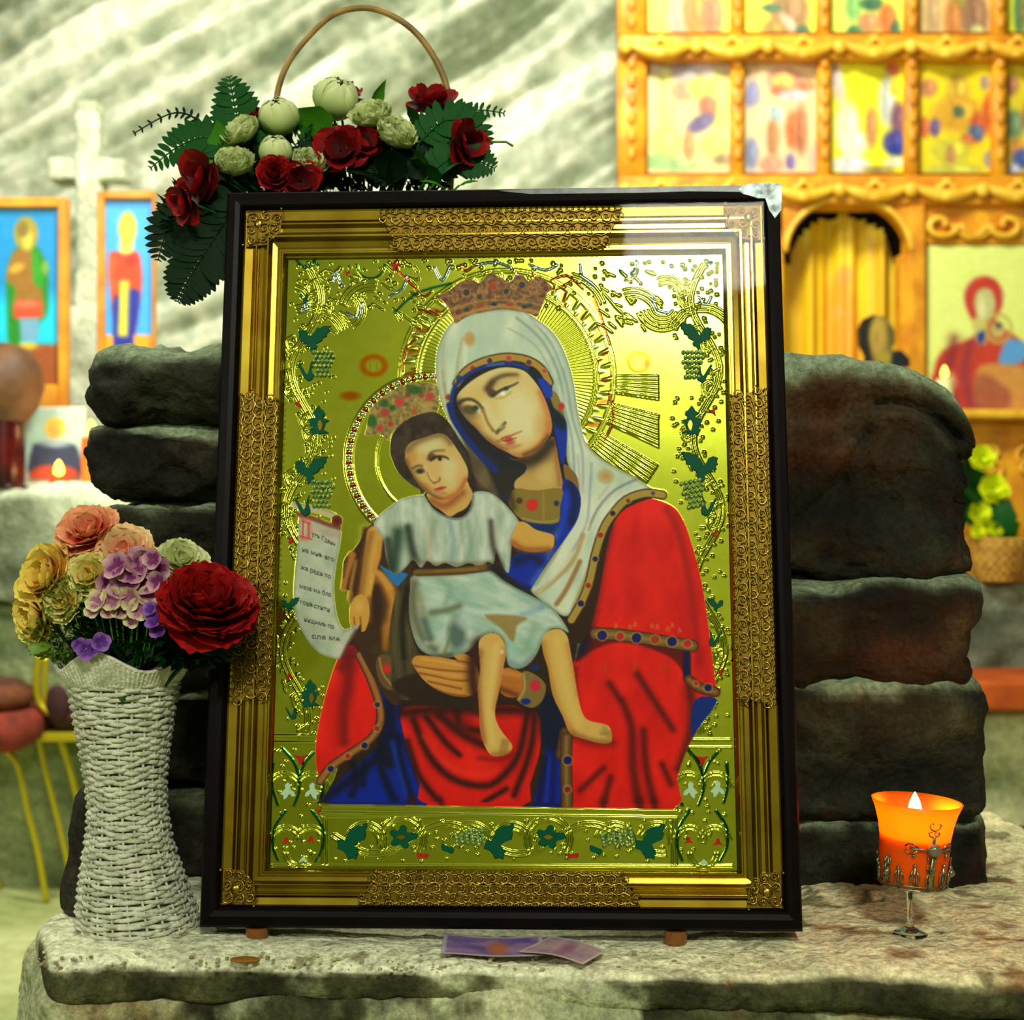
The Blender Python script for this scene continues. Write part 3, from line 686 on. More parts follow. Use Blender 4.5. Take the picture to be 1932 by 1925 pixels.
MB().lathe([(0.001, 0), (.045, 0), (.05, .01), (.018, .02), (.016, W(0, 756, 6.2).z-1.07), (.05, W(0, 754, 6.2).z-1.07), (.055, W(0, 750, 6.2).z-1.07), (.001, W(0, 750, 6.2).z-1.07)], 20).build('candle_stand', GW, cs, smooth=False)
zb, zt_ = W(0, 750, 6.2).z-1.07, W(0, 716, 6.2).z-1.07
MB().lathe([(.001, zb), (.038, zb), (.038, zt_-.004), (.034, zt_), (.001, zt_-.003)], 16).build('wax_stick', m_gl, cs, smooth=False)
FL = emis('flame_yellow', (255, 200, 60), 9)
def flame(parent, pos, h, r, m, world=False):
    prof = [(.0005, 0), (r*.75, h*.12), (r, h*.28), (r*.85, h*.5), (r*.62, h*.72), (r*.34, h*.87), (r*.12, h*.96), (.0003, h)]
    return MB().lathe(prof, 14, pos).build('flame', m, parent, smooth=True)
flame(cs, (0, 0, zt_+.008), .055, .016, FL)
MB().tube([(0, 0, zt_-.004), (0, 0, zt_+.03)], .002, 5).build('wick', DK, cs)

# ================================================================== LEFT BACKGROUND
ALT = 1.455
fr_gold = mat('ochre_frame', (222, 158, 30), .45, col2=(196, 120, 20), scale=8)
def framed_icon(name, label, x0, x1, y0, y1, D, ix0, ix1, iy0, iy1, base, paint, lean=0.0):
    ic = thing(name, label, 'icon', W((x0+x1)/2, y1, D))
    for nm, (a, b, c_, d_) in (('frame_side', (x0, y0, ix0, y1)), ('frame_side', (ix1, y0, x1, y1)), ('frame_top', (ix0, y0, ix1, iy0)), ('frame_bottom', (ix0, iy1, ix1, y1))):
        m = MB(); pbox(m, a, b, c_, d_, D-.02, D+.03, .006); m.build(nm, fr_gold, ic, world=True)
    m = MB(); pbox(m, x0+3, y0+3, x1-3, y1-3, D+.01, D+.028, .003); m.build('back_board', GW, ic, world=True)
    print_grid('painted_saint', ix0, ix1, iy0, iy1, D, paint, .009, base, ic, .006)
    return ic
def sA(cv):
    cv.poly([(-40,560),(115,560),(115,664),(-40,664)], (20,196,224), soft=40, sm=False)
    cv.poly([(-40,646),(115,650),(115,760),(-40,760)], (150,78,30), soft=6, sm=False)
    cv.poly([(10,520),(26,470),(60,455),(88,500),(90,560),(84,600),(40,640),(30,660),(14,640),(12,570)], (30,130,30), soft=6)
    cv.poly([(14,505),(24,476),(38,468),(62,472),(68,520),(80,560),(76,600),(26,600),(28,545),(12,530)], (150,104,34), soft=6)
    cv.poly([(60,470),(72,490),(80,530),(66,540),(60,510)], (40,150,30), soft=5); cv.ell(84,505,7,14,(120,160,50),soft=5)
    cv.poly([(26,568),(78,568),(80,598),(24,600)], (206,74,40), soft=4, sm=False); cv.ell(50,574,22,7,(206,110,80),soft=5)
    cv.poly([(36,600),(74,600),(70,642),(38,642)], (110,160,190), soft=5, sm=False); cv.ell(52,652,18,7,(206,180,60),soft=4)
    cv.ell(48,440,23,32,(160,144,40),soft=4); cv.ell(50,448,9,22,(214,200,80),soft=6); cv.ell(42,432,12,16,(130,110,40),soft=6)
    cv.ell(30,505,16,8,(200,160,50),soft=5,ang=-25); cv.grain(8, 8)
framed_icon('saint_icon', 'wide gilt framed icon of a saint in green and brown on blue, at left edge', -70, 126, 372, 772, 5.55, -54, 108, 391, 726, (20,140,206), sA)
def sB(cv):
    cv.poly([(205,478),(222,474),(242,474),(262,478),(268,530),(262,580),(254,640),(246,666),(216,662),(212,600),(206,540)], (196,66,28), soft=5)
    cv.poly([(216,560),(258,545),(262,580),(254,630),(248,664),(216,664),(212,610)], (30,40,150), soft=6)
    cv.poly([(226,530),(242,530),(240,634),(222,634)], (206,206,60), soft=4, sm=False)
    cv.stroke([(212,490),(208,520),(216,545)], 8, (206,90,40), soft=6); cv.ell(246,488,12,14,(222,40,24),soft=6)
    cv.poly([(226,452),(250,452),(248,476),(226,476)], (214,210,100), soft=4); cv.ell(240,430,18,32,(196,184,40),soft=4); cv.ell(240,434,9,20,(206,190,70),soft=5); cv.grain(7, 8)
framed_icon('saint_icon', 'narrow icon of a saint in red and blue, right of the salt cross', 182, 290, 360, 722, 5.5, 196, 286, 375, 690, (64,164,250), sB)
mb = MB(); q = W(238, 715, 5.5); mb.box((q.x-.03, 5.49, ALT), (q.x+.03, 5.515, q.z), .004); mb.box((q.x-.09, 5.42, ALT-.002), (q.x+.09, 5.56, ALT+.02), .004); mb.build('stand_post', GW, [o for o in bpy.data.objects if o.name.startswith('saint_icon')][-1], world=True)
# their lower part: gold ground below the blue
ob = [o for o in bpy.data.objects if o.name.startswith('painted_saint')][-1]
me = ob.data; n_ = len(me.vertices); co = np.zeros(n_*3); me.vertices.foreach_get('co', co); w_ = co.reshape(-1, 3)+np.array(ob.parent.matrix_world.translation)
vy = 962.5-(w_[:, 2]-CZ)/5.5*F; vx = 966+w_[:, 0]/5.5*F; ca = np.zeros(n_*4, np.float32); me.attributes['Col'].data.foreach_get('color', ca); ca = ca.reshape(-1, 4)
g_ = (vy > 632) & ~((vx > 212) & (vx < 250) & (vy < 666)); ca[g_, :3] = lin((240, 160, 30)); me.attributes['Col'].data.foreach_set('color', ca.ravel())

# small card icon, candles and lantern on the altar
m_white = mat('white_card_edge', (226, 228, 214), .6)
def sC(cv):
    cv.poly([(60,846),(74,836),(130,836),(148,850),(150,904),(58,904)], (58,66,92), soft=6)
    cv.ell(104,808,20,20,(222,196,80),soft=4); cv.ell(102,816,10,13,(206,170,90),soft=5); cv.ell(104,838,26,6,(150,176,190),soft=5)
    cv.poly([(62,886),(92,878),(140,884),(142,906),(60,906)], (206,80,50), soft=7); cv.grain(8, 7)
ci = thing('card_icon', 'small pale blue card icon of a haloed saint behind the lit altar candle', 'icon', W(102, 925, 5.3))
m = MB(); pbox(m, 44, 768, 160, 918, 5.305, 5.33, .003); m.build('card', m_white, ci, world=True)
print_grid('painted_saint', 48, 156, 773, 906, 5.3, sC, .007, (168, 208, 196), ci)
dish = thing('white_dish', 'white dish under the lit candle before the small card icon', 'dish', (W(104, 0, 5.12).x, 5.12, ALT))
MB().lathe([(.001, .004), (.06, .004), (.10, .022), (.103, .022), (.105, .018), (.06, -.002), (.001, -.002)], 28).build('dish_bowl', m_white, dish, smooth=True)
def tea(name, label, x, y, D, top, glow, fl=True, p=1.2, z0=ALT):
    q = W(x, y, D); t = thing(name, label, 'candle', (q.x, D, z0)); h = q.z-z0-.04
    MB().lathe([(.001, 0), (.035, 0), (.036, .01), (.036, h), (.032, h), (.001, h-.005)], 18).build('wax_cup', mat('red_wax_'+str(x), top, .4), t)
    MB().tube([(0, 0, h-.004), (0, 0, h+.02)], .002, 5).build('wick', DK, t)
    flame(t, (0, 0, h+.008), .060, .019, FL); point('candle_light', (q.x, D-.03, z0+h+.03), p, (1, .55, .2), .02)
tea('altar_candle', 'small red candle with a bright round flame before the card icon', 111, 882, 5.1, (200, 70, 20), 1, z0=ALT+.02)
tea('altar_candle', 'candle with an orange flame half hidden by the left stones', 172, 806, 5.2, (222, 110, 30), 1)
lt = thing('votive_lantern', 'dark red glass lantern with a brown domed lid on the altar at left edge', 'lantern', (W(8, 920, 5.15).x, 5.15, ALT))
zz = lambda y: W(0, y, 5.15).z-ALT
MB().lathe([(.001, 0), (.085, 0), (.09, .01), (.075, .02), (.075, zz(796)), (.001, zz(796))], 28).build('red_glass', mat('dark_red_glass', (74, 8, 6), .2, col2=(30, 6, 6), scale=8), lt, smooth=False)
MB().lathe([(.08, zz(796)), (.12, zz(770)), (.145, zz(730)), (.13, zz(690)), (.09, zz(660)), (.03, zz(648)), (.001, zz(646))], 28).build('domed_lid', mat('brown_lid', (112, 74, 38), .6, col2=(84, 56, 30), scale=12), lt, smooth=True)

# gilt metal chairs
m_gm = mat('gilt_metal', (206, 190, 40), .3, .7); m_ru = mat('dark_red_cloth', (44, 12, 10), .8, col2=(60, 20, 14), scale=20); m_or = mat('rust_cloth', (140, 44, 18), .85, col2=(96, 28, 12), scale=20)
ch = thing('gilt_chair', 'gilt metal chair with a rust seat at the left edge, its front leg curving down', 'chair', (W(-60, 0, 4.7).x, 4.7, 0))
def cu(px, D): return [W(x, y, D) for x, y in px]
def leg(pts, r, par, name='leg'):
    mb = MB(); q = [Vector(p) for p in spline(pts, False, 5)]; mb.tube(q, r, 8); mb.build(name, m_gm, par, world=True, smooth=True)
def floor_leg(par, px, D, r=.011):
    pts = cu(px, D); pts[-1].z = .0; leg(pts, r, par)
floor_leg(ch, [(-40,1412),(8,1416),(34,1446),(50,1520),(70,1600),(88,1672)], 4.85); floor_leg(ch, [(-60,1412),(-90,1450),(-120,1560),(-140,1672)], 4.85)
floor_leg(ch, [(-60,1400),(-40,1500),(-20,1600),(0,1700)], 5.0, .009); floor_leg(ch, [(-120,1400),(-140,1500),(-160,1600),(-170,1700)], 5.0, .009)
m = MB(); a, b = W(-150, 1412, 4.75), W(62, 1345, 4.75); m.box((a.x, 4.62, a.z), (b.x, 5.02, b.z), .03); m.build('seat', m_or, ch, world=True, smooth=True)
m = MB(); a, b = W(-150, 1345, 4.85), W(42, 1285, 4.85)
m.lathe([(.001, 0), (.12, 0), (.15, .03), (.15, .07), (.10, .105), (.001, .11)], 24, (W(-20, 0, 4.85).x, 4.85, W(0, 1347, 4.75).z)); bag = thing('brown_cushion', 'round brown cushion on the rust seat at left edge', 'cushion', (W(-20, 0, 4.85).x, 4.85, W(0, 1347, 4.75).z)); m.build('cushion_body', mat('brown_cloth', (66, 34, 18), .85, col2=(120, 62, 28), scale=14), bag, world=True, smooth=True)
ch2 = thing('gilt_chair', 'gilt metal chair with a dark red back seen behind the vase flowers', 'chair', (W(110, 0, 4.9).x, 4.9, 0))
floor_leg(ch2, [(72,1392),(92,1480),(112,1560),(132,1650),(140,1690)], 4.9, .010); floor_leg(ch2, [(112,1388),(132,1450),(150,1520),(180,1620),(200,1690)], 4.95, .013)
floor_leg(ch2, [(230,1388),(235,1500),(240,1690)], 5.05, .010); floor_leg(ch2, [(260,1388),(270,1500),(280,1690)], 5.05, .010)
m = MB(); a, b = W(70, 1392, 4.95), W(270, 1375, 4.95); m.box((a.x, 4.85, a.z), (b.x, 5.2, b.z), .006); m.build('seat_frame', m_gm, ch2, world=True)
m = MB(); a, b = W(92, 1378, 4.9), W(270, 1330, 4.9); m.box((a.x, 4.86, a.z), (b.x, 5.2, b.z), .03); m.build('seat', m_ru, ch2, world=True, smooth=True)
m = MB(); q = W(108, 1328, 4.86); m.ball((q.x, q.y, q.z), .045, 14, 10, (1, .5, 1.5)); m.build('armrest_pad', m_ru, ch2, world=True, smooth=True)
leg(cu([(74,1235),(68,1280),(74,1325),(100,1350)], 4.86), .014, ch2, 'back_rail')
for x in (86,): leg(cu([(x,1240),(x-2,1290),(x+2,1340)], 4.86), .012, ch2, 'back_bar')
# ================================================================== STONES AND LEDGE
LZ = CZ-.430                      # top of the salt ledge
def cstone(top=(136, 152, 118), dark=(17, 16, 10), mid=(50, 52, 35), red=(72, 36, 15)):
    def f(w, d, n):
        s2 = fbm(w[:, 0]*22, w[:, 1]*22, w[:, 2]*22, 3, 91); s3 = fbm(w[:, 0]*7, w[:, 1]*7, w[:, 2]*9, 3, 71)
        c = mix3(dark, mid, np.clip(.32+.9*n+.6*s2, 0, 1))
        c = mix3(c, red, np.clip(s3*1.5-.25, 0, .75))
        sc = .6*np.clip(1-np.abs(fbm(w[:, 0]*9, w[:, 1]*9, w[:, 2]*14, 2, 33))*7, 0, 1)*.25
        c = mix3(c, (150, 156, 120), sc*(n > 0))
        t = sstep(.35, .9, d[:, 2]+.5*s2+.25*n); return mix3(c, top, t)  # light from above put into the colour: upward faces paler, fronts darker
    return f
DS = 1.56
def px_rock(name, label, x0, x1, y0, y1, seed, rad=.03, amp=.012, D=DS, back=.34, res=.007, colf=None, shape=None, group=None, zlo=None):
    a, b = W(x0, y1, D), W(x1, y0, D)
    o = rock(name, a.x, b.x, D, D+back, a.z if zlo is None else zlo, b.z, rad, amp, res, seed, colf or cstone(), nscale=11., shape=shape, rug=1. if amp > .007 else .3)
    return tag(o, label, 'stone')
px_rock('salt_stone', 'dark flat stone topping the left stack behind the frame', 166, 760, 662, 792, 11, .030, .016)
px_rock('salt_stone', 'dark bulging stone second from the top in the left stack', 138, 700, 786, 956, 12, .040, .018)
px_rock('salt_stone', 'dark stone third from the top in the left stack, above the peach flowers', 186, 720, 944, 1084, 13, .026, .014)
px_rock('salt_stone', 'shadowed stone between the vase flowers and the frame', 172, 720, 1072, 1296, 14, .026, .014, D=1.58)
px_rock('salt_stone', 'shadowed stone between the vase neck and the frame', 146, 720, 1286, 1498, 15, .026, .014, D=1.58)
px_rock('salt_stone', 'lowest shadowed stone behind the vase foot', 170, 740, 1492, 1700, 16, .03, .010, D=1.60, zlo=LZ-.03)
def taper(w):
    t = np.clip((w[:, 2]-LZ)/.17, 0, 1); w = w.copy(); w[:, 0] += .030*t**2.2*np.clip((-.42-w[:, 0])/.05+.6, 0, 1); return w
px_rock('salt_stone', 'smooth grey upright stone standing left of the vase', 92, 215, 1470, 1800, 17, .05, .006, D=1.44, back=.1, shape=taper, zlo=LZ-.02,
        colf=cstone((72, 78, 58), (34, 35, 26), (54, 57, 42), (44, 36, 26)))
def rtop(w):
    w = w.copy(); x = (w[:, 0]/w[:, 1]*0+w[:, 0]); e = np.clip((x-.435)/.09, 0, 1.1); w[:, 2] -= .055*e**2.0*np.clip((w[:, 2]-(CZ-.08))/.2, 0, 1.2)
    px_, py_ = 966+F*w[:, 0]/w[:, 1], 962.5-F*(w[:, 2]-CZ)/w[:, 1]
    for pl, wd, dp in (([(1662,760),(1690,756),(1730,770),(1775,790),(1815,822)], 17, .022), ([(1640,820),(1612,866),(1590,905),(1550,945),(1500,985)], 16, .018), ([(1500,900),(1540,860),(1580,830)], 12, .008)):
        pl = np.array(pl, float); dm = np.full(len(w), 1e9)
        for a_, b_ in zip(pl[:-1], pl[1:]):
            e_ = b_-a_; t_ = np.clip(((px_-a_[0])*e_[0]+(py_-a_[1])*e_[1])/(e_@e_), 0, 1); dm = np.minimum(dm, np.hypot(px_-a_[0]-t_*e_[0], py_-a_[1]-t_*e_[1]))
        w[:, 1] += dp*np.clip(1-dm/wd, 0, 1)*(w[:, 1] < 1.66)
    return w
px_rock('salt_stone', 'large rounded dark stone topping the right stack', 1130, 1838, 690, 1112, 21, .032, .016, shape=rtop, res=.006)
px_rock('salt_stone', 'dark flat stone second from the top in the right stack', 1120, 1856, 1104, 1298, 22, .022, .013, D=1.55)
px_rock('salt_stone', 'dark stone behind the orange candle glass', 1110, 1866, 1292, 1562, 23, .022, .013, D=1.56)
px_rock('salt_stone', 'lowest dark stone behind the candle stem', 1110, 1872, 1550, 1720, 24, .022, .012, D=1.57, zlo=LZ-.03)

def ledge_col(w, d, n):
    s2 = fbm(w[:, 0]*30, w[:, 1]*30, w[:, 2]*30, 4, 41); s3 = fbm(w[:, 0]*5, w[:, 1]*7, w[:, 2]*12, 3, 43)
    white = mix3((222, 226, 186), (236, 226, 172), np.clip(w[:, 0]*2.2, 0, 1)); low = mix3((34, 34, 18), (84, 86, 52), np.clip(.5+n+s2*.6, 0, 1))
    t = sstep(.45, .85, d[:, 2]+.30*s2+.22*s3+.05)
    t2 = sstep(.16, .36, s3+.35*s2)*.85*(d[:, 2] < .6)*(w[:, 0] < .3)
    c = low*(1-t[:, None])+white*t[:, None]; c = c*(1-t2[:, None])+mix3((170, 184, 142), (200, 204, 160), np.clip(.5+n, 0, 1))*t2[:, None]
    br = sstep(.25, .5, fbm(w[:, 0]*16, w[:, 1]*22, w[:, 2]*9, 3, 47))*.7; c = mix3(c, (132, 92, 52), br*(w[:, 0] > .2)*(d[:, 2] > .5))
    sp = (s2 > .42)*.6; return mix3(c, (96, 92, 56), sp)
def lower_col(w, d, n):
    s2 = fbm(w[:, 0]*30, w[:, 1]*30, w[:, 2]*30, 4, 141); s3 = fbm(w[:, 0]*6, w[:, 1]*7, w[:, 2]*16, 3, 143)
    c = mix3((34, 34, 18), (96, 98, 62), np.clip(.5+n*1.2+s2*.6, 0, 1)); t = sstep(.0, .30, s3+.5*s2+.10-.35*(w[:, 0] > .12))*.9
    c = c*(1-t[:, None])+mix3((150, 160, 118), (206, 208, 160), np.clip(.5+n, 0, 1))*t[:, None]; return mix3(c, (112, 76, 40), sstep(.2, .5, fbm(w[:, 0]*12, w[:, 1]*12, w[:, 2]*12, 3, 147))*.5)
def ledge_shape(w):
    w = w.copy(); e = fbm(w[:, 0]*3.2, w[:, 0]*0, w[:, 0]*0, 3, 61)
    k = np.clip((1.42-w[:, 1])/.14, 0, 1); w[:, 1] += e*.035*k-.03*k*np.clip(w[:, 0]/.45, -.2, 1.2)
    w[:, 2] -= .008*np.clip(k-.5, 0, 1)*2*np.clip(1+e, 0, 2)
    m = np.clip(1-((w[:, 0]-.46)/.20)**2, 0, 1)*np.clip((w[:, 1]-1.36)/.16, 0, 1); top = w[:, 2] > LZ-.012
    w[:, 2] += np.where(top, m*.002, 0); w[:, 0] += .050*np.clip((1.42-w[:, 1])/.12, 0, 1)*np.clip((-w[:, 0]-.28)/.15, 0, 1)
    w[:, 2] += np.where(top, .004*fbm(w[:, 0]*40, w[:, 1]*40, w[:, 0]*0, 3, 66)*((np.abs(w[:, 0]) > .36) | (w[:, 1] < 1.33)), 0)
    return w
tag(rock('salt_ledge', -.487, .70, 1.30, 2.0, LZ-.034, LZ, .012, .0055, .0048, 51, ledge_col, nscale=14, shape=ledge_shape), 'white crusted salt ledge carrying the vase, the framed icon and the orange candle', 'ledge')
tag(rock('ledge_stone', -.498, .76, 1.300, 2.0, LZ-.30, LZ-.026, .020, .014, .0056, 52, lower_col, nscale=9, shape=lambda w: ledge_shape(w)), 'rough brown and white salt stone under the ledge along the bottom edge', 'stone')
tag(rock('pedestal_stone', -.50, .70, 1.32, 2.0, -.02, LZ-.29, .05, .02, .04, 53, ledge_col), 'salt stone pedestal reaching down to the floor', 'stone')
# loose crumbs
cm_ = mat('salt_crumb', (206, 206, 160), .8, col2=(120, 98, 60), scale=50)
mb = MB()
for k in range(420):
    x = rng.uniform(-.46, .62); y = rng.uniform(1.275, 1.335) if rng.random() < .6 or x < .31 else rng.uniform(1.32, 1.5)
    if -.47 < x < -.32 and y > 1.34: continue
    r = rng.uniform(.0008, .003)*(1.3 if x > .3 else 1)
    mb.ball((x, y+.02, LZ-.003+r*.4), r, 5, 3, (1, rng.uniform(.6, 1.2), .7))
tag(mb.build('salt_crumbs', cm_), 'loose salt crumbs scattered on the ledge', 'salt', kind='stuff')

# ================================================================== THE FRAMED ICON
LOC = Vector((-.0128, 1.4267, CZ-.0333))
rx, ry, rz = (math.radians(a) for a in (-9.53, -.27, -2.24))
MI = Matrix.Translation(LOC) @ Matrix.Rotation(rz, 4, 'Z') @ Matrix.Rotation(ry, 4, 'Y') @ Matrix.Rotation(math.radians(-9.53), 4, 'X')
icon = thing('framed_icon', 'large black framed gilded icon of a crowned mother holding her child, leaning on the stones', 'icon', MI)
RM = np.array(MI.to_3x3()); T0 = np.array(LOC)-np.array([0, 0, CZ])
def l2p(P):                        # local points of the icon -> pixels
    w = P@RM.T+T0; return 966+F*w[..., 0]/w[..., 1], 962.5-F*w[..., 2]/w[..., 1]
def p2l(px, py, d):                # pixel -> local point on the plane y = d
    r = np.stack([(np.asarray(px, float)-966)/F, np.ones(np.shape(px)), -(np.asarray(py, float)-962.5)/F], -1)
    n = RM[:, 1]; t = ((T0+n*d)@n)/(r@n); return (r*t[..., None]-T0)@RM
black = mat('black_lacquer', (7, 3, 4), .42, col2=(14, 7, 7), scale=40, spec=.08)
goldm = mat('gold_moulding', (182, 160, 54), .22, 1., col2=(160, 130, 40), scale=20)
goldd = mat('old_gold_filigree', (184, 160, 66), .30, 1., col2=(140, 114, 46), scale=120)
def frame_sides(name, R0, R1, prof, m, par, smooth=False, seg=1):
    """R = (left, right, bottom, top); prof = list of (fraction from R0 to R1, y)"""
    c0 = [(R0[0], R0[3]), (R0[1], R0[3]), (R0[1], R0[2]), (R0[0], R0[2])]; c1 = [(R1[0], R1[3]), (R1[1], R1[3]), (R1[1], R1[2]), (R1[0], R1[2])]
    for k in range(4):
        V = []; Fc = []; a, b = k, (k+1) % 4
        for fr, y in prof:
            pa = [c0[a][i]+(c1[a][i]-c0[a][i])*fr for i in (0, 1)]; pb = [c0[b][i]+(c1[b][i]-c0[b][i])*fr for i in (0, 1)]
            V += [(pa[0], y, pa[1]), (pb[0], y, pb[1])]
        for i in range(len(prof)-1): Fc.append((2*i, 2*i+2, 2*i+3, 2*i+1))
        me = raw_mesh(name, V, Fc, m, smooth); link(name, me, par)
OUT = (-.300, .300, -.388, .388); INN = (-.2800, .2820, -.3665, .3680); OPN = (-.2312, .2370, -.3290, .3125)
FD = .0145
frame_sides('frame_side', OUT, INN, [(0, .045), (0, .008), (.05, .003), (.16, 0), (.55, -.0012), (.80, 0), (.92, .002), (1, .005), (1, .014)], black, icon)
def arcp(c, r, y0, h, n=5): return [(c+r*math.sin(PI*(i/n-.5)), y0-h*math.cos(PI*(i/n-.5))) for i in range(n+1)]
prof = [(0, .0075), (.03, .0085), (.20, .0095), (.23, .0075)]+arcp(.30, .045, .0095, .0055)+[(.36, .0105), (.44, .0105)]+arcp(.56, .062, .0095, .0068)+[(.64, .0105), (.74, .012), (.78, .0115)]+arcp(.88, .045, .0115, .0050)+[(.95, .0125), (1.0, FD+.002)]
frame_sides('gold_moulding', INN, OPN, prof, goldm, icon, False)
MB().box((-.298, .030, -.386), (.298, .046, .386), .003).build('back_board', mat('back_board_brown', (40, 26, 16), .8), icon)
# glass
gm, nt, p = new_mat('pane_glass'); nt.nodes.remove(p); tr = nt.nodes.new('ShaderNodeBsdfTransparent'); gl = nt.nodes.new('ShaderNodeBsdfGlossy'); gl.inputs['Roughness'].default_value = .03
fr_ = nt.nodes.new('ShaderNodeFresnel'); fr_.inputs['IOR'].default_value = 1.11; mx_ = nt.nodes.new('ShaderNodeMixShader')
nt.links.new(fr_.outputs[0], mx_.inputs[0]); nt.links.new(tr.outputs[0], mx_.inputs[1]); nt.links.new(gl.outputs[0], mx_.inputs[2]); nt.links.new(mx_.outputs[0], nt.nodes['Material Output'].inputs[0])
link('glass_pane', raw_mesh('glass_pane', [(INN[0], .0015, INN[2]), (INN[1], .0015, INN[2]), (INN[1], .0015, INN[3]), (INN[0], .0015, INN[3])], [(0, 1, 2, 3)], gm, False), icon)
for x, y in ((485, 1766), (1275, 1768)):
    q = p2l(np.array(x), np.array(y), .012); iv = icon.matrix_world.inverted(); wq = icon.matrix_world @ Vector((q[0], .012, -.388))
    mb = MB(); n = 16; mb.lathe([(.001, LZ-.001), (.010, LZ-.001), (.0115, LZ+.002), (.0115, wq.z+.001), (.001, wq.z+.001)], n, (wq.x, wq.y, 0)); mb.build('rubber_foot', mat('amber_foot', (120, 66, 14), .25, coat=.5), icon, world=True)
# mottled silvery plate on the top right corner
pale_corner_mat = mat('pale_silver_corner', (150, 172, 166), .35, .3, col2=(40, 46, 46), scale=70)
mb = MB()
def loc_pt(x, y, d): return tuple(p2l(np.array(float(x)), np.array(float(y)), d))
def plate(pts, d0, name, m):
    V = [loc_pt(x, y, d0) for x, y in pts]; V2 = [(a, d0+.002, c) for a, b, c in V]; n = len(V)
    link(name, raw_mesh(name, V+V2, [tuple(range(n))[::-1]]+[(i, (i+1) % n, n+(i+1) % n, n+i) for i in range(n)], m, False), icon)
plate([(1392,358),(1404,349),(1416,347),(1430,345),(1448,345),(1464,346),(1474,347),(1475,372),(1474,396),(1468,404),(1462,412),(1457,404),(1451,396),(1446,380),(1444,374),(1430,374),(1412,368),(1402,366)], -.0022, 'pale_corner', pale_corner_mat)
plate([(940,360),(1000,357),(1100,355),(1200,353),(1300,351),(1392,350),(1404,351),(1398,362),(1300,361),(1200,364),(1100,365),(1000,366)], -.0018, 'edge_highlight', mat('highlight_grey', (96, 110, 104), .35, col2=(30, 32, 30), scale=60))  # thin highlight along the top edge, put in as a pale grey plate
# ------------------------------------------------------------------ the stamped and printed sheet
cell = .00085
X, Z = np.meshgrid(np.arange(OPN[0]-.001, OPN[1]+.001, cell), np.arange(OPN[3]+.001, OPN[2]-.001, -cell))
Pl = np.stack([X, X*0+FD, Z], -1); PX, PY = l2p(Pl)
GB = (186, 198, 58)
cv = Canvas(PX, PY, GB); cv.grain(5, 22, 8)
G1, ENR, ENG, ENB = (214, 216, 66), (186, 44, 18), (0, 84, 54), (150, 186, 190)
# halos, rays -------------------------------------------------------
HX, HY = 957., 712.; dx, dy = PX-HX, PY-HY; r = np.hypot(dx, dy); th = np.arctan2(dy, dx)
fl = (.5+.5*np.sin(th*150))*np.clip((r-90)/40, 0, 1); disc = (r < 163)
cv.H += np.where(disc, fl*.00038, 0)
for rr, w_, h_ in ((166, 3, .0006), (172, 2.2, .0004), (199, 3, .0006), (204, 2, .0004)): cv.H = np.maximum(cv.H, h_*np.sqrt(np.clip(1-((r-rr)/w_)**2, 0, 1)))
ring = (r > 172) & (r < 199)
cv.H = np.maximum(cv.H, np.where(ring, np.clip(.6*np.sin(th*46+.14*(r-185))+.4*np.sin(th*92), 0, 1)*.0007, 0))
a = np.where(ring, np.clip(1.4*np.sin(th*26+1+.1*(r-185))-.75, 0, 1), 0)[..., None]; cv.C = cv.C*(1-a*.8)+np.array(ENR)*a*.8
a = np.where(ring, np.clip(1.4*np.sin(th*26+3.2-.1*(r-185))-.95, 0, 1), 0)[..., None]; cv.C = cv.C*(1-a)+np.array((170, 190, 150))*a
grp = np.sin(th*22+.4); rid = np.abs(np.sin(th*110))
rays = (r > 206) & (PX < 1243) & (PX > 1110) & (r < 330) & (th > -.02) & (th < 1.05) & (grp > -.55)
wav = 1+.25*np.sin(r*.17+np.round(th*22/6.283)*2)
cv.H = np.maximum(cv.H, np.where(rays, (.25+rid*wav)*.0009, 0))
dd = np.hypot(PX-815, PY-868); th2 = np.arctan2(PY-868, PX-815)
for rr, w_, h_ in ((163, 3.4, .0007), (150, 2.4, .0005), (104, 2.4, .0006)): cv.H = np.maximum(cv.H, h_*np.sqrt(np.clip(1-((dd-rr)/w_)**2, 0, 1)))
pr = (np.abs(dd-157) < 6)
cv.H = np.maximum(cv.H, np.where(pr, np.sqrt(np.clip(1-((dd-157)/5)**2-(((th2*157) % 11-5.5)/5)**2, 0, 1))*.0016, 0))
a = np.where(pr, .8*(((th2*157) % 22) < 7), 0)[..., None]; cv.C = cv.C*(1-a)+np.array((176, 60, 24))*a
a = np.where(pr, .7*(((th2*157) % 22) > 11), 0)[..., None]; cv.C = cv.C*(1-a)+np.array((220, 216, 170))*a
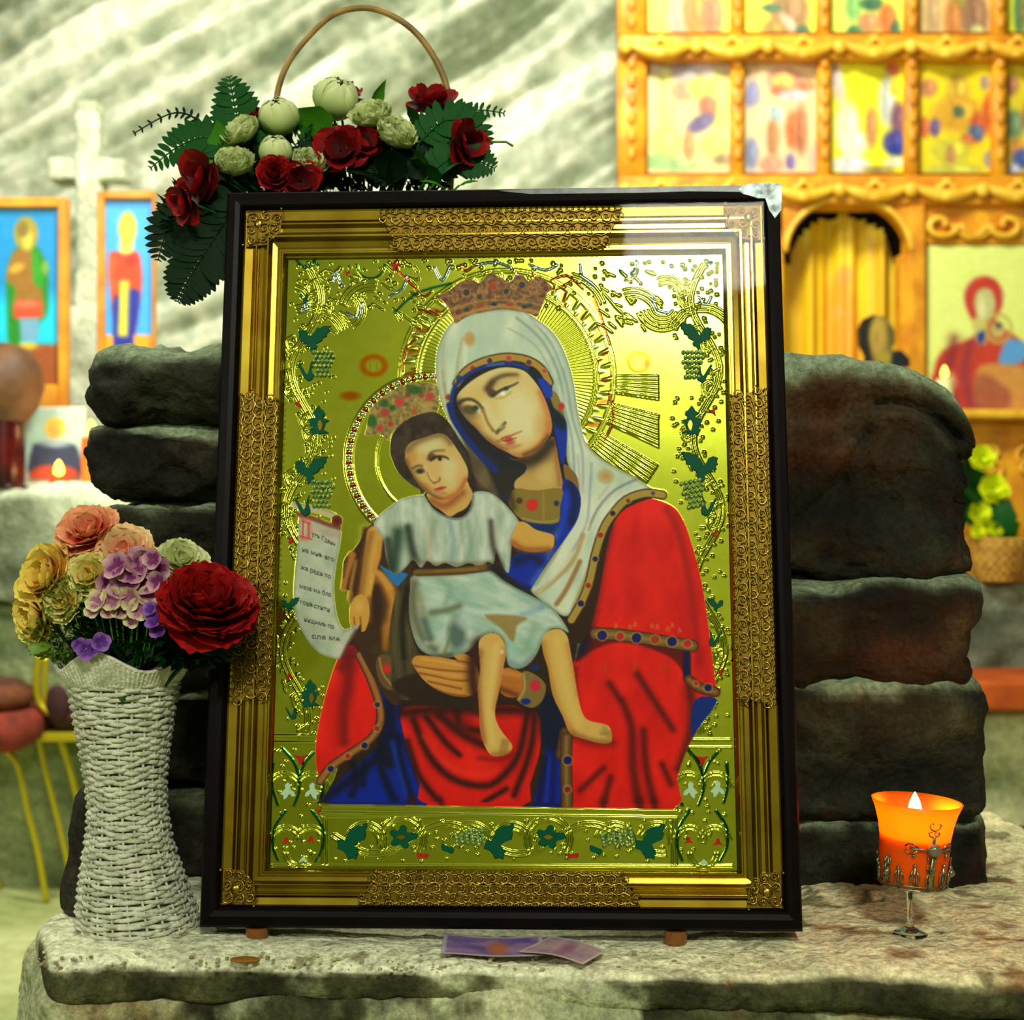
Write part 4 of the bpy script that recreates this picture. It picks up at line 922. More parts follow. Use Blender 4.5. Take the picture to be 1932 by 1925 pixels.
# vines of the border
def vine(pts, w=4.5, h=.0011, dbl=7.):
    P = spline(pts, False, 4); t = np.gradient(P, axis=0); nn = np.stack([-t[:, 1], t[:, 0]], 1); nn /= np.linalg.norm(nn, axis=1, keepdims=True)
    for s_ in (-.5, .5): cv.stroke(P+nn*dbl*s_, w, None, h=h, sm=False)
def bead(x, y, rr=3.4, h=.0016, c=None): cv.ell(x, y, rr, rr, c, soft=1.5, h=h, a=.8)
def mir(pts, c=955., fn=None):      # mirror a list across the sheet's middle, following its taper
    out = []
    for x, y in pts:
        u, v = (x-(547-35*(y-487)/1153)), (1362+21*(y-487)/1153); out.append((v-u, y))
    return out
leftv = []
y = 500
while y < 1385:
    xb = 547-35*(y-487)/1153+34; leftv.append((xb+26*math.sin((y-500)/42), y)); y += 14
for side in (leftv, mir(leftv)):
    vine(side)
    for i, (x, y) in enumerate(side):
        s_ = 1 if i % 2 else -1
        bead(x+s_*17, y+3, 3.6); bead(x-s_*13, y-4, 2.8)
        if i % 6 == 2: cv.stroke([(x, y), (x+s_*16, y+10), (x+s_*12, y+24)], 5, None, h=.0012, w1=2)
        if i % 6 == 5: vine([(x, y), (x-s_*14, y+8), (x-s_*20, y-10), (x-s_*8, y-18)], 3.5, .0010, 6)
rl = rng.random((240, 3))
for u, v, k in rl:                    # punched sparks along both borders
    y = 495+v*890; x = 547-35*(y-487)/1153+4+u*95; x = x if k < .5 else mir([(x, y)])[0][0]; bead(x, y, 2.2+k*1.4, .0011)
for c_ in ((590, 615, 52), (560, 600, 70)): cv.ell(c_[0], c_[1], c_[2], c_[2], None, h=0)
def arcs(cx_, cy_, rs, a0, a1, w_=3.2, h=.0011, col=None):
    for rr in rs:
        pts = [(cx_+rr*math.cos(math.radians(a0+(a1-a0)*t/14)), cy_+rr*math.sin(math.radians(a0+(a1-a0)*t/14))) for t in range(15)]
        cv.stroke(pts, w_, col, h=h, sm=False, a=.85)
arcs(585, 650, (62, 69, 76), -110, -25); arcs(1325, 640, (52, 59, 66), -160, -20); arcs(1250, 575, (22, 29, 36, 43, 50), 30, 160); arcs(1258, 555, (20, 27, 34), -120, 0)
arcs(650, 585, (24, 31, 38), -60, 60); arcs(555, 570, (22, 30), -80, 40); arcs(700, 590, (40, 47, 54, 61), -160, -80); arcs(1195, 600, (40, 48, 56), -110, -20)
arcs(1060, 600, (78, 86), -75, -20, 4.5); arcs(700, 500, (26,), 0, 180, 3, .0008, ENG); arcs(1180, 505, (24,), -30, 90, 3, .0008, (190, 206, 190))
for p_ in ([(627,532),(634,512),(640,530),(648,540)], [(570,585),(580,570),(576,590)], [(655,590),(675,598),(684,572)], [(735,560),(760,545),(768,520)], [(820,505),(835,530),(850,500)], [(900,500),(935,495),(965,505)], [(1000,500),(1030,510),(1052,500)], [(1095,500),(1100,525),(1120,540)], [(1230,560),(1240,585),(1262,590)], [(1318,560),(1332,575),(1342,560)]):
    cv.stroke(p_, 7, ENB, soft=3, a=.8, mark=False); cv.stroke(p_, 3, None, h=.0009)
for p_ in ([(740,500),(752,495),(750,512)], [(752,512),(780,540),(800,560),(815,550)], [(1040,530),(1070,520),(1100,545)], [(790,585),(820,592),(832,600)], [(785,640),(765,660),(760,700)], [(870,500),(880,512),(900,498)], [(1005,515),(1020,540),(1050,545),(1080,530)], [(1120,560),(1135,600),(1150,650)], [(1150,740),(1158,790),(1140,830)]):
    cv.stroke(p_, 5, ENR, soft=2.5, a=.75, w1=3); cv.stroke(p_, 3, None, h=.0008)
for p_ in ([(745,590),(770,565),(800,548),(850,535)], [(560,492),(575,505),(592,494)], [(590,488),(600,500)], [(1155,500),(1190,520),(1200,490)], [(1240,495),(1255,510),(1268,492)], [(1335,500),(1345,492)]):
    cv.stroke(p_, 5, ENG, soft=2.5, a=.8)
for k in range(150):
    u, v, w_ = rng.random(3); x = 555+u*800; y = 492+v*v*95
    bead(x, y, 2.4+w_*2, .0014)
for k in range(60):
    x = 610+rng.random()*190 if k % 2 else 1120+rng.random()*120; y = 500+rng.random()*120; cv.stroke([(x, y), (x+rng.uniform(6, 18), y+rng.uniform(4, 14))], 4, None, h=.0011)
# side boxes and bottom band
def hline(x0_, x1_, y): cv.stroke([(x0_, y), (x1_, y)], 4, None, h=.0012, sm=False)
for xa_, xb_, ya_, yb_ in ((518, 602, 1388, 1390), (516, 600, 1401, 1403), (1298, 1378, 1396, 1398), (1296, 1380, 1410, 1412), (612, 1272, 1528, 1530), (612, 1270, 1541, 1543), (514, 1382, 1634, 1636)): hline(xa_, xb_, ya_)
for (x, y0_, y1_) in ((616, 1545, 1632), (1276, 1412, 1632), (1268, 1545, 1632), (608, 1530, 1630)): cv.stroke([(x, y0_), (x, y1_)], 3.5, None, h=.0010, sm=False)
bv = []
for k in range(60): xk = 630+k*10.6; bv.append((xk, 1584+28*math.sin((xk-640)/43.)))
vine(bv, 5, .0013, 8)
for xk in (760, 1035): arcs(xk, 1583, (36, 44), 150, 400, 4, .0012)
for xk in (690, 890, 965, 1160, 1240): arcs(xk, 1590, (24, 31, 38), -160, -40 if xk % 2 else 10, 4, .0012)
for k in range(130):
    xk = 625+rng.random()*640; yk = 1548+rng.random()*78; bead(xk, yk, 2.2+rng.random()*1.8, .0012)
for cx_, sg in ((565, 1), (1327, -1)):
    for p_ in ([(-32,1412),(-12,1435),(-2,1460),(0,1490),(-10,1520)], [(26,1420),(10,1440),(1,1462)], [(-26,1530),(-46,1560),(-50,1595),(-40,1624)], [(24,1530),(44,1562),(44,1598),(30,1626)], [(-50,1440),(-52,1480),(-40,1520)], [(44,1440),(46,1480),(38,1515)]):
        q_ = [(cx_+x_, y_) for x_, y_ in p_]; cv.stroke(q_, 6, ENG, soft=3, a=.85, w1=4); cv.stroke(q_, 4, None, h=.0008)
    for xx in (-28, 24):
        arcs(cx_+xx, 1490, (26, 32), -170, -10, 3.2, .0011); arcs(cx_+xx*.9, 1590, (24, 31), -170, -10, 3.2, .0012)
    arcs(cx_, 1610, (22, 28), 0, 180, 3.2, .0012)
    for k in range(40): bead(cx_+rng.uniform(-46, 46), rng.uniform(1415, 1630), 2.2+rng.random()*1.6, .0011)
# red medallions
cv.ell(705, 690, 21, 17, (214, 110, 14), soft=6, ring=4.5, a=.9); cv.ell(661, 747, 18, 8, (200, 96, 14), soft=6, a=.85); cv.ell(1205, 684, 19, 18, (196, 84, 20), soft=6, ring=3.6, a=.9); cv.ell(1219, 686, 5, 8, (196, 70, 30), soft=4, a=.8)
cv.stroke([(698,683),(698,698)], 2, (204,120,20), soft=2, a=.5); cv.stroke([(711,683),(711,698)], 2, (204,120,20), soft=2, a=.5)
cv.H[:] = np.minimum(cv.H, .002)
# ---- painted figures
S = cv.poly; K = cv.stroke; E_ = cv.ell
def shade(c0, c1, sx, sy, seed, ang=0.):
    ca, sa = math.cos(ang), math.sin(ang)
    return lambda X_, Y_: mix3(c0, c1, np.clip(.5+.8*fbm((X_*ca+Y_*sa)/sx, (-X_*sa+Y_*ca)/sy, X_*0, 3, seed), 0, 1))
RED = shade((196, 16, 8), (232, 30, 16), 30, 60, 61); DRED, BLU, DBLU = (74, 10, 6), (4, 34, 146), (8, 16, 44)
cv.part('painted_shadow')
base = S([(640,1245),(672,1190),(700,1080),(735,1000),(800,935),(850,820),(900,800),(1040,850),(1100,1000),(1110,1150),(1085,1240),(1080,1522),(625,1517),(612,1505),(640,1440),(650,1300)], (44, 30, 18))
cv.part('painted_robe_blue')
S([(612,1503),(640,1474),(693,1427),(722,1400),(719,1350),(716,1303),(747,1303),(755,1348),(766,1400),(786,1472),(806,1516),(700,1517),(640,1516),(620,1514)], BLU)
for p_, w_ in (([(665,1440),(672,1475),(664,1500)],7), ([(688,1440),(684,1480)],6), ([(715,1420),(722,1460),(745,1512)],9), ([(752,1390),(756,1440),(776,1510)],9), ([(726,1400),(730,1440)],10), ([(615,1505),(650,1480),(700,1440),(725,1405)],12), ([(735,1310),(738,1370),(735,1400)],16)): K(p_, w_, (6, 12, 32), soft=8, a=.85)
K([(728,1345),(722,1380),(740,1440)], 14, (10,18,40), soft=12, a=.8)
K([(740,1400),(752,1450),(768,1505)], 4, (14, 60, 180), soft=6, a=.6)
cv.part('painted_robe_red')
A1 = S([(664,1217),(676,1233),(693,1270),(707,1315),(710,1358),(697,1388),(660,1416),(625,1440),(603,1462),(597,1445),(596,1400),(608,1337),(626,1273),(643,1233)], RED)
K([(662,1240),(655,1300),(648,1340),(649,1400)], 12, (110,14,8), soft=14, a=.8, w1=8); K([(668,1222),(655,1240),(645,1260)], 10, (90,16,30), soft=10, a=.7); K([(602,1380),(614,1320),(632,1270)], 5, (240,60,30), soft=8, a=.3)
cv.part('painted_trim')
def band(pts, w_, gems, c=(132, 92, 40)):
    K(pts, w_+3, (60, 36, 18), soft=2.5, mark=True); K(pts, w_-2, c, soft=2.5, mark=True); K(pts, w_*.35, (170, 128, 56), soft=3, a=.5)
    for g in gems: E_(g[0], g[1], g[2]+2.5, g[2]+2.5, (176, 140, 66), soft=3, a=.7); E_(g[0], g[1], g[2], g[2], g[3], soft=2.5)
NB, RG = (16, 22, 92), (176, 34, 34)
band([(678,1236),(697,1275),(714,1322),(718,1362),(700,1394),(664,1420),(626,1446),(604,1474)], 14, [(688,1407,6,NB),(656,1427,5,RG),(624,1451,6,NB),(711,1375,5,(150,40,40)),(712,1330,5,(30,40,70))], (140,84,40))
K([(720,1362),(702,1400),(660,1430)], 2, (70,70,30), soft=2, a=.6)
cv.part('painted_robe_red')
A2 = S([(757,1342),(800,1332),(900,1336),(960,1330),(1012,1345),(1020,1380),(1018,1420),(1000,1480),(985,1521),(805,1518),(792,1480),(778,1440),(765,1400)], RED)
for p_, w_, w1 in (([(780,1358),(809,1425),(851,1468),(903,1483),(937,1475),(975,1432),(990,1376),(995,1340)],9,7), ([(805,1354),(840,1400),(867,1425)],8,4), ([(830,1350),(872,1385),(913,1406),(930,1410)],15,10), ([(768,1400),(778,1431),(795,1472),(830,1514)],8,6), ([(955,1489),(913,1514)],5,4), ([(1008,1350),(1004,1400),(990,1450),(970,1500)],8,6), ([(760,1345),(850,1338),(1000,1340)],18,18), ([(862,1342),(870,1370),(905,1380)],14,10)):
    K(p_, w_, (44, 12, 8), soft=7, a=.9, w1=w1)
K([(800,1390),(845,1445),(900,1462),(940,1452)], 5, (240,60,40), soft=8, a=.35); E_(878,1364,12,18,(120,12,8),soft=12,a=.5)
cv.part('painted_robe_blue')
S([(1022,1324),(1040,1318),(1060,1349),(1064,1399),(1058,1424),(1056,1521),(1007,1521),(1018,1474),(1028,1412)], BLU)
S([(1018,1318),(1058,1318),(1066,1400),(1052,1418),(1026,1410)], (8,18,40), soft=16, a=.95); K([(1030,1430),(1022,1480),(1016,1518)], 7, (6,12,50), soft=6, a=.8); K([(1046,1420),(1042,1518)], 6, (6,14,70), soft=6, a=.7)
K([(1036,1430),(1030,1518)], 3, (20,70,190), soft=5, a=.5)
cv.part('painted_robe_red')
A3 = S([(1165,948),(1200,938),(1235,942),(1268,955),(1285,975),(1300,1010),(1322,1090),(1335,1170),(1350,1290),(1352,1308),(1322,1368),(1299,1408),(1278,1468),(1272,1526),(1080,1524),(1080,1380),(1080,1262),(1092,1232),(1110,1175),(1122,1110),(1136,1020),(1148,975)], RED)
def F3(p_, w_, c=(70, 12, 8), so=8, a=.85, w1=None): K(p_, w_, c, soft=so, a=a, w1=w1, clip=A3)
F3([(1148,990),(1133,1057),(1123,1109),(1112,1172),(1098,1215)], 15, (50,12,8)); F3([(1258,960),(1282,1010),(1302,1100),(1312,1180),(1320,1250)], 6, (150,16,10), 9, .7); F3([(1345,1270),(1338,1190),(1330,1140)], 4, (240,60,40), 6, .3)
S([(1085,1250),(1114,1230),(1149,1215),(1187,1213),(1237,1228),(1274,1248),(1296,1285),(1303,1320),(1296,1290),(1300,1240),(1290,1222),(1230,1212),(1130,1205),(1095,1215)], (80,14,10), soft=6, a=.9, clip=A3)
for p_, w_, w1 in (([(1174,1324),(1192,1374),(1194,1449),(1206,1520)],8,12), ([(1202,1272),(1232,1319),(1269,1376)],7,5), ([(1214,1379),(1219,1449),(1234,1516)],7,9), ([(1249,1442),(1266,1480)],6,5), ([(1139,1516),(1152,1467)],9,5), ([(1095,1491),(1139,1449)],5,4), ([(1150,1290),(1170,1320)],6,4)): F3(p_, w_, (84,12,8), 8, .85, w1)
F3([(1300,1300),(1306,1340),(1300,1395),(1280,1450)], 12, (90,22,14), 8, .9); F3([(1085,1262),(1082,1330)], 7, (110,14,10), 8, .7); F3([(1083,1390),(1120,1402),(1155,1402)], 9, (110,14,10), 9, .7)
for x in (1141, 1198, 1255): K([(x,1250),(x-1,1268)], 4, (150,90,30), soft=4, a=.6)
F3([(1225,980),(1230,1080),(1240,1180)], 20, (240,40,20), 24, .25)
cv.part('painted_robe_blue')
S([(1310,1322),(1352,1318),(1344,1340),(1330,1358),(1311,1384),(1304,1395)], (6,40,120)); K([(1296,1236),(1296,1280)], 14, (14,18,70), soft=5, mark=True)
K([(1106,1200),(1096,1228)], 16, (14,18,66), soft=6, mark=True); K([(1118,1190),(1090,1240)], 8, (40,14,14), soft=6, a=.6)
cv.part('painted_trim')
band([(1300,1283),(1320,1298),(1350,1306)], 17, [(1336,1298,7,NB),(1313,1290,4,RG)], (110,64,30))
band([(1124,1196),(1166,1198),(1229,1207),(1306,1219)], 21, [(1136,1199,9,NB),(1170,1201,7,RG),(1201,1204,9,NB),(1236,1207,8,(150,50,30)),(1268,1211,9,NB),(1297,1215,7,RG)], (112,84,36))
for x, y in ((1186,1183),(1196,1178),(1228,1181),(1238,1183),(1258,1187),(1266,1180),(1160,1181),(1280,1190)): K([(x,y+4),(x+2,y-4),(x+5,y+3)], 2.5, (206,120,30), soft=2.5, a=.8)
band([(1058,1424),(1066,1382)], 18, [], (84,56,32)); band([(1069,1392),(1068,1440),(1070,1519)], 20, [(1071,1435,8,NB),(1071,1490,6,(120,30,30))], (92,68,36))
# veil
cv.part('painted_veil')
VW = shade((176,198,174), (214,222,194), 26, 60, 5, .2)
S([(850,770),(853,740),(872,710),(905,688),(945,678),(980,682),(1012,696),(1038,716),(1048,742),(1066,780),(1074,830),(1074,880),(1096,940),(1092,990),(1060,1030),(1000,1000),(960,930),(900,860),(862,806)], (24, 26, 36), mark=True)
S([(1249,933),(1181,943),(1156,970),(1133,1012),(1118,1078),(1096,1138),(1066,1180),(1100,1215),(1130,1120),(1150,1010),(1180,960)], (46, 28, 14), mark=True)
V1 = S([(836,771),(825,727),(822,690),(826,655),(842,620),(865,600),(900,588),(945,583),(985,587),(1016,604),(1046,630),(1066,666),(1081,713),(1090,771),(1101,823),(1118,852),(1156,879),(1200,902),(1236,928),(1215,933),(1185,944),(1158,970),(1143,990),(1133,1012),(1120,1060),(1108,1100),(1085,1150),(1064,1163),(1040,1146),(1012,1126),(1000,1108),(1021,1080),(1054,1030),(1078,985),(1088,955),(1090,930),(1082,900),(1070,870),(1068,830),(1062,780),(1044,742),(1032,714),(1008,694),(978,683),(945,680),(905,690),(874,708),(854,738),(849,768),(862,800),(884,836),(905,860),(895,864),(865,826)], VW, edge=((110,112,96), 7, .5))
def FV(p_, w_, c, so=6, a=.6, w1=None): K(p_, w_, c, soft=so, a=a, w1=w1, clip=V1)
for p_, w_, c, a in (([(975,600),(1020,640),(1052,700),(1066,770),(1080,830),(1084,900)],4,(120,136,140),.7), ([(1000,600),(1042,650),(1068,720),(1080,790),(1098,850),(1100,930)],4,(130,140,150),.7),
    ([(960,620),(1008,650),(1038,700),(1052,750)],3,(140,150,160),.6), ([(985,592),(1035,632),(1062,690)],3,(226,226,214),.6), ([(1055,730),(1078,800),(1090,880),(1098,960)],5,(214,222,206),.5),
    ([(836,700),(840,740),(850,790)],5,(150,140,96),.7), ([(846,640),(838,680),(838,720)],4,(214,222,200),.6), ([(872,640),(864,680),(862,710)],6,(168,158,112),.6), ([(880,650),(876,690)],6,(216,226,206),.6),
    ([(1116,880),(1100,930),(1096,990),(1070,1050),(1040,1100)],5,(206,212,196),.6), ([(1116,875),(1112,940),(1106,990),(1080,1040)],4,(128,130,170),.6), ([(1200,905),(1160,925),(1128,960),(1110,1000)],4,(100,104,120),.75),
    ([(1215,918),(1170,938),(1136,975),(1118,1030),(1100,1090)],5,(222,222,208),.5), ([(1110,990),(1092,1050),(1066,1110),(1062,1150)],6,(216,210,170),.8), ([(1128,1010),(1108,1080),(1080,1150)],7,(150,120,60),.6),
    ([(1100,1010),(1080,1060),(1040,1100),(1012,1120)],9,(166,142,88),.75), ([(1094,1060),(1070,1110),(1050,1140)],9,(140,98,48),.8), ([(1070,1000),(1046,1050),(1010,1105)],5,(150,130,90),.6), ([(1084,1040),(1050,1085),(1016,1118)],4,(214,200,150),.7),
    ([(1090,860),(1094,920),(1090,970)],4,(160,140,150),.5), ([(1140,880),(1150,910),(1130,940)],5,(176,160,140),.4)): FV(p_, w_, c, 5, a)
E_(886,640,10,13,(192,136,62),soft=7,a=.75); E_(1143,899,16,14,(178,158,100),soft=7,a=.8); E_(1143,899,6,5,(196,120,60),soft=6,a=.6)
E_(836,700,6,90,(140,140,100),soft=10,a=.35,clip=V1)
# brownish shadow of veil beside the child's head
S([(862,806),(884,836),(930,880),(960,915),(975,960),(960,985),(925,930),(895,900),(885,860)], (86,74,52), soft=6, a=.95, mark=True)
E_(912,905,12,20,(120,104,70),soft=12,a=.6); cv.part('painted_shadow'); S([(905,840),(945,872),(985,880),(1000,850),(975,940),(978,1000),(950,960),(935,920),(918,880)], (34,34,30), soft=8, a=.95, mark=True)
# cap and collar
cv.part('painted_trim')
band([(862,724),(876,704),(895,690),(924,679),(959,674),(996,680),(1022,697),(1036,722)], 14, [(892,695,5,(160,60,36)),(924,681,5,(70,50,70)),(960,676,5,(180,70,50)),(998,684,5,(90,50,80)),(1027,700,4,(180,70,40)),(866,714,6,(30,80,80)),(846,750,5,(130,70,50))], (172,140,50))
S([(1036,738),(1050,742),(1060,765),(1066,792),(1056,784),(1044,768)], (136,116,50)); E_(1059,767,6,7,(190,50,36),soft=3)
S([(1064,876),(1078,886),(1090,903),(1092,934),(1080,922),(1066,902)], (128,96,44))
cv.part('painted_robe_blue')
for p_, w_, c in (([(851,765),(853,745),(860,727),(878,710),(909,693),(953,686),(985,691),(1006,706)],7,(22,50,132)), ([(848,765),(856,790),(872,816),(895,845),(915,868),(935,886)],12,(12,40,112)), ([(1000,700),(1018,716),(1038,732)],8,(14,30,40))): K(p_, w_, c, soft=3, mark=True)
S([(1014,715),(1030,718),(1041,735),(1041,749),(1032,752),(1024,738)], (14,52,172)); K([(920,690),(950,686)], 4, (80,120,180), soft=4, a=.7)
S([(1043,778),(1062,786),(1069,800),(1070,824),(1068,853),(1062,878),(1056,862),(1050,830)], (6,44,160)); S([(1041,772),(1058,780),(1068,800),(1062,812),(1046,800)], (10,26,30), soft=7, a=.9)
B1 = S([(1058,905),(1082,912),(1096,940),(1090,979),(1070,1012),(1046,1045),(1018,1086),(994,1118),(968,1093),(950,1075),(972,1048),(1000,1040),(1042,1036),(1046,1010),(1004,1000),(984,984),(1052,984),(1056,940)], (10,40,158))
for p_, w_, c in (([(1076,915),(1086,945),(1078,985)],10,(14,20,50)), ([(1068,930),(1062,985),(1040,1030)],6,(20,60,190)), ([(1052,1000),(1035,1050),(1005,1100)],6,(60,90,190)), ([(975,1060),(1000,1050),(1020,1060)],16,(8,22,60)), ([(990,992),(1020,998),(1046,996)],9,(12,40,66))): K(p_, w_, c, soft=7, a=.8, clip=B1)
cv.part('painted_face')
SK = (214, 190, 118)
N1 = S([(960,865),(985,866),(1012,852),(1032,836),(1045,825),(1054,870),(1060,925),(1020,926),(975,924),(972,908),(990,892),(992,876)], (190,156,84))
K([(955,858),(985,872),(1015,862),(1040,836)], 16, (40,30,20), soft=14, a=.9, clip=N1); K([(1048,850),(1056,915)], 5, (150,90,40), soft=6, a=.6, clip=N1); E_(1030,895,16,18,(206,180,110),soft=16,a=.6,clip=N1)
cv.part('painted_trim')
S([(972,922),(1010,926),(1060,922),(1057,955),(1053,986),(1015,988),(985,981),(966,962),(960,944)], (132,112,44)); K([(985,978),(1020,985),(1052,982)], 4, (170,150,70), soft=3, a=.7)
for g in ((1004,953,11,(206,40,30)),(1050,950,5,(40,40,80)),(957,938,6,(26,36,90)),(980,945,6,(80,50,30))): E_(g[0],g[1],g[2],g[2],g[3],soft=3)
K([(1025,930),(1026,980)], 4, (170,150,60), soft=4, a=.5); K([(962,930),(968,958)], 9, (50,36,20), soft=6, a=.7)
cv.part('painted_face')
FM = S([(862,757),(865,743),(881,726),(902,711),(924,700),(945,694),(967,694),(989,700),(1004,714),(1018,733),(1030,758),(1039,787),(1041,809),(1034,828),(1016,848),(996,860),(977,863),(958,854),(938,844),(916,828),(899,809),(881,792),(868,774)], SK)
def FF(p_, w_, c, so=4, a=.8, w1=None): K(p_, w_, c, soft=so, a=a, w1=w1, clip=FM)
def FE(x, y, rx_, ry_, c, so=10, a=.6, ang=0): E_(x, y, rx_, ry_, c, soft=so, a=a, ang=ang, clip=FM)
FE(980,785,36,48,(222,216,166),30,.8,-15); FE(948,712,34,14,(214,206,146),14,.7,-8); FE(905,745,20,14,(206,176,96),12,.6); FE(893,805,16,16,(196,132,66),16,.7); FE(1022,800,14,26,(206,166,92),14,.6)
FF([(862,762),(872,790),(895,818),(920,838),(950,856)], 9, (60,46,28), 12, .85); FF([(905,828),(940,848),(975,860)], 8, (168,92,36), 12, .8); FF([(1037,800),(1032,828),(1010,850),(985,862)], 8, (196,112,44), 12, .85); FF([(1020,740),(1036,785)], 6, (196,110,50), 9, .7)
FE(978,848,24,8,(212,184,108),10,.6,-15); FF([(990,858),(1015,846),(1034,824)], 4, (90,50,24), 6, .7)
FF([(914,764),(925,784),(938,803),(946,806)], 9, (214,206,152), 6, .8); FF([(911,770),(919,795),(930,812)], 4, (120,84,36), 5, .8); FF([(953,798),(946,806),(938,816)], 5, (72,66,36), 4, .85, 7); FF([(930,812),(938,818)], 4, (140,90,44), 4, .7)
FE(946,806,6,5,(206,192,130),4,.6); FF([(946,812),(952,806)], 3, (60,52,30), 3, .6)
FF([(920,734),(926,724),(938,714),(955,708),(975,708)], 9, (92,66,40), 6, .85, 3); FF([(922,733),(930,722)], 8, (76,50,34), 6, .7)
FE(928,742,8,8,(66,52,36),6,.85); FF([(930,746),(942,738),(955,732),(968,727),(977,722)], 7, (50,56,44), 4, .95, 3); FF([(936,752),(950,750),(964,740)], 4, (168,150,96), 4, .6); E_(949,743,4.6,3.6,(236,238,232),soft=3,a=.95); FE(955,733,5,4,(40,60,48),3,.9); FF([(938,728),(955,720),(978,712)], 6, (196,160,86), 6, .6)
FF([(865,762),(875,755),(890,754),(903,762),(909,770)], 7, (58,44,30), 5, .9, 4); FE(886,774,14,9,(66,54,34),6,.85,12); FE(897,770,6,5,(36,60,50),4,.9); E_(904,776,3,3.4,(206,206,180),soft=3,a=.85); FE(910,776,3,3,(180,96,60),3,.7); FE(888,786,14,6,(120,90,48),8,.6)
FF([(946,829),(956,824),(964,822),(984,814)], 5, (164,76,50), 3.5, .9, 2); FE(959,829,8,4.5,(190,66,50),3.5,.95,-18); FE(963,836,9,4.4,(184,78,64),4,.85,-18); FF([(948,832),(960,832),(974,826)], 1.8, (110,36,30), 2, .8); FE(970,843,12,3.5,(166,118,60),5,.7,-15); FE(940,833,4,3,(150,90,46),4,.6)
# crowns
def crown(pts, c, gems, pt):
    cv.part('painted_crown'); m_ = S(pts, shade(c, tuple(min(255, v*1.9) for v in c), 7, 7, pt), n=4)
    bb = np.array(pts); x0_, x1_, y0_, y1_ = bb[:, 0].min(), bb[:, 0].max(), bb[:, 1].min(), bb[:, 1].max()
    for k in range(70):
        x = rng.uniform(x0_, x1_); y = rng.uniform(y0_, y1_); a0 = rng.uniform(0, 6.3); rr = rng.uniform(4, 8)
        K([(x+rr*math.cos(a0+t*.6), y+rr*math.sin(a0+t*.6)) for t in range(7)], 2.2, (186, 138, 70), soft=2.2, a=.7, clip=m_)
    for g in gems: E_(g[0], g[1], g[2]+2.5, g[2]+2.5, (150,110,54), soft=3, a=.7, clip=m_); E_(g[0], g[1], g[2], g[2], g[3], soft=3, clip=m_)
    return m_
m_ = crown([(820,560),(832,556),(848,550),(862,536),(883,527),(905,534),(917,520),(930,516),(945,524),(962,532),(975,520),(988,520),(998,532),(1012,524),(1025,527),(1043,543),(1034,552),(1028,564),(1021,582),(1014,598),(998,592),(982,588),(950,584),(925,587),(895,593),(875,601),(860,611),(854,600),(848,586),(838,570)], (84,60,40),
   [(930,540,7,(170,60,50)),(985,538,6,(40,60,70)),(880,552,6,(50,60,60)),(865,590,6,(120,50,60)),(840,566,5,(110,50,60)),(1030,545,5,(110,50,70)),(1000,575,6,(70,70,60)),(905,560,5,(60,70,60)),(955,550,5,(40,60,60))], 31)
K([(856,602),(880,592),(915,582),(955,578),(1016,590)], 7, (176,132,60), soft=4, a=.85, clip=m_); K([(850,585),(890,572),(935,566),(990,570),(1022,576)], 3, (180,140,60), soft=3, a=.7, clip=m_)
for x, y, c_ in ((906,577,(170,60,30)),(932,574,(30,50,90)),(962,575,(176,60,36)),(990,579,(30,60,70)),(880,585,(40,60,70))): E_(x, y, 6, 3.4, c_, soft=2.5)
crown([(690,822),(692,806),(697,779),(710,760),(726,745),(738,740),(750,732),(765,727),(780,724),(806,722),(824,728),(828,750),(824,779),(796,783),(765,796),(741,815),(734,832),(718,820)], (92,82,44),
   [(754,758,8,(196,60,50)),(811,748,7,(190,60,60)),(726,779,8,(170,60,60)),(717,808,6,(190,60,60)),(781,776,5,(176,80,40)),(737,800,5,(170,60,50)),(795,745,5,(160,60,50)),(770,745,5,(150,60,40))], 37)
for x, y, rx_, ry_ in ((702,795,9,12),(782,736,16,8),(740,770,6,6),(725,762,8,7)): E_(x, y, rx_, ry_, (26,84,34), soft=6, a=.8)
# child: arms behind, head, gown, legs
cv.part('painted_shadow'); S([(690,1000),(712,985),(760,1010),(780,1080),(800,1100),(770,1120),(760,1300),(740,1330),(700,1270),(672,1215),(664,1190),(668,1120),(650,1110),(648,1060),(665,1040),(680,1020)], (58,38,20))
cv.part('painted_hand')
K([(664,1048),(654,1080),(648,1110)], 16, (166,108,46), soft=5, mark=True, w1=10); K([(672,1060),(664,1100),(660,1130)], 8, (196,136,56), soft=5, a=.85, mark=True); K([(657,1050),(648,1090)], 3, (70,40,20), soft=3, a=.7)
K([(718,1092),(734,1112),(744,1140),(738,1170),(728,1190),(722,1222)], 24, (176,112,36), soft=6, mark=True, w1=18); K([(730,1105),(742,1135),(740,1155)], 6, (204,146,52), soft=8, a=.6); E_(728,1190,16,10,(176,110,40),soft=8,a=.6); K([(712,1110),(712,1160),(716,1230)], 9, (50,30,16), soft=8, a=.85)
K([(690,1000),(684,1045),(676,1095),(668,1135)], 12, (54,30,16), soft=6, a=.9, mark=True)
K([(708,1008),(702,1045),(696,1080),(690,1120),(684,1165)], 32, (206,158,66), soft=5, mark=True, w1=20); K([(700,1008),(690,1050),(684,1100),(676,1140)], 8, (140,90,36), soft=8, a=.7); K([(716,1020),(714,1050),(706,1075),(718,1085),(736,1110)], 9, (196,142,58), soft=5, mark=True, w1=12); K([(697,1130),(697,1170)], 5, (120,70,30), soft=6, a=.7)
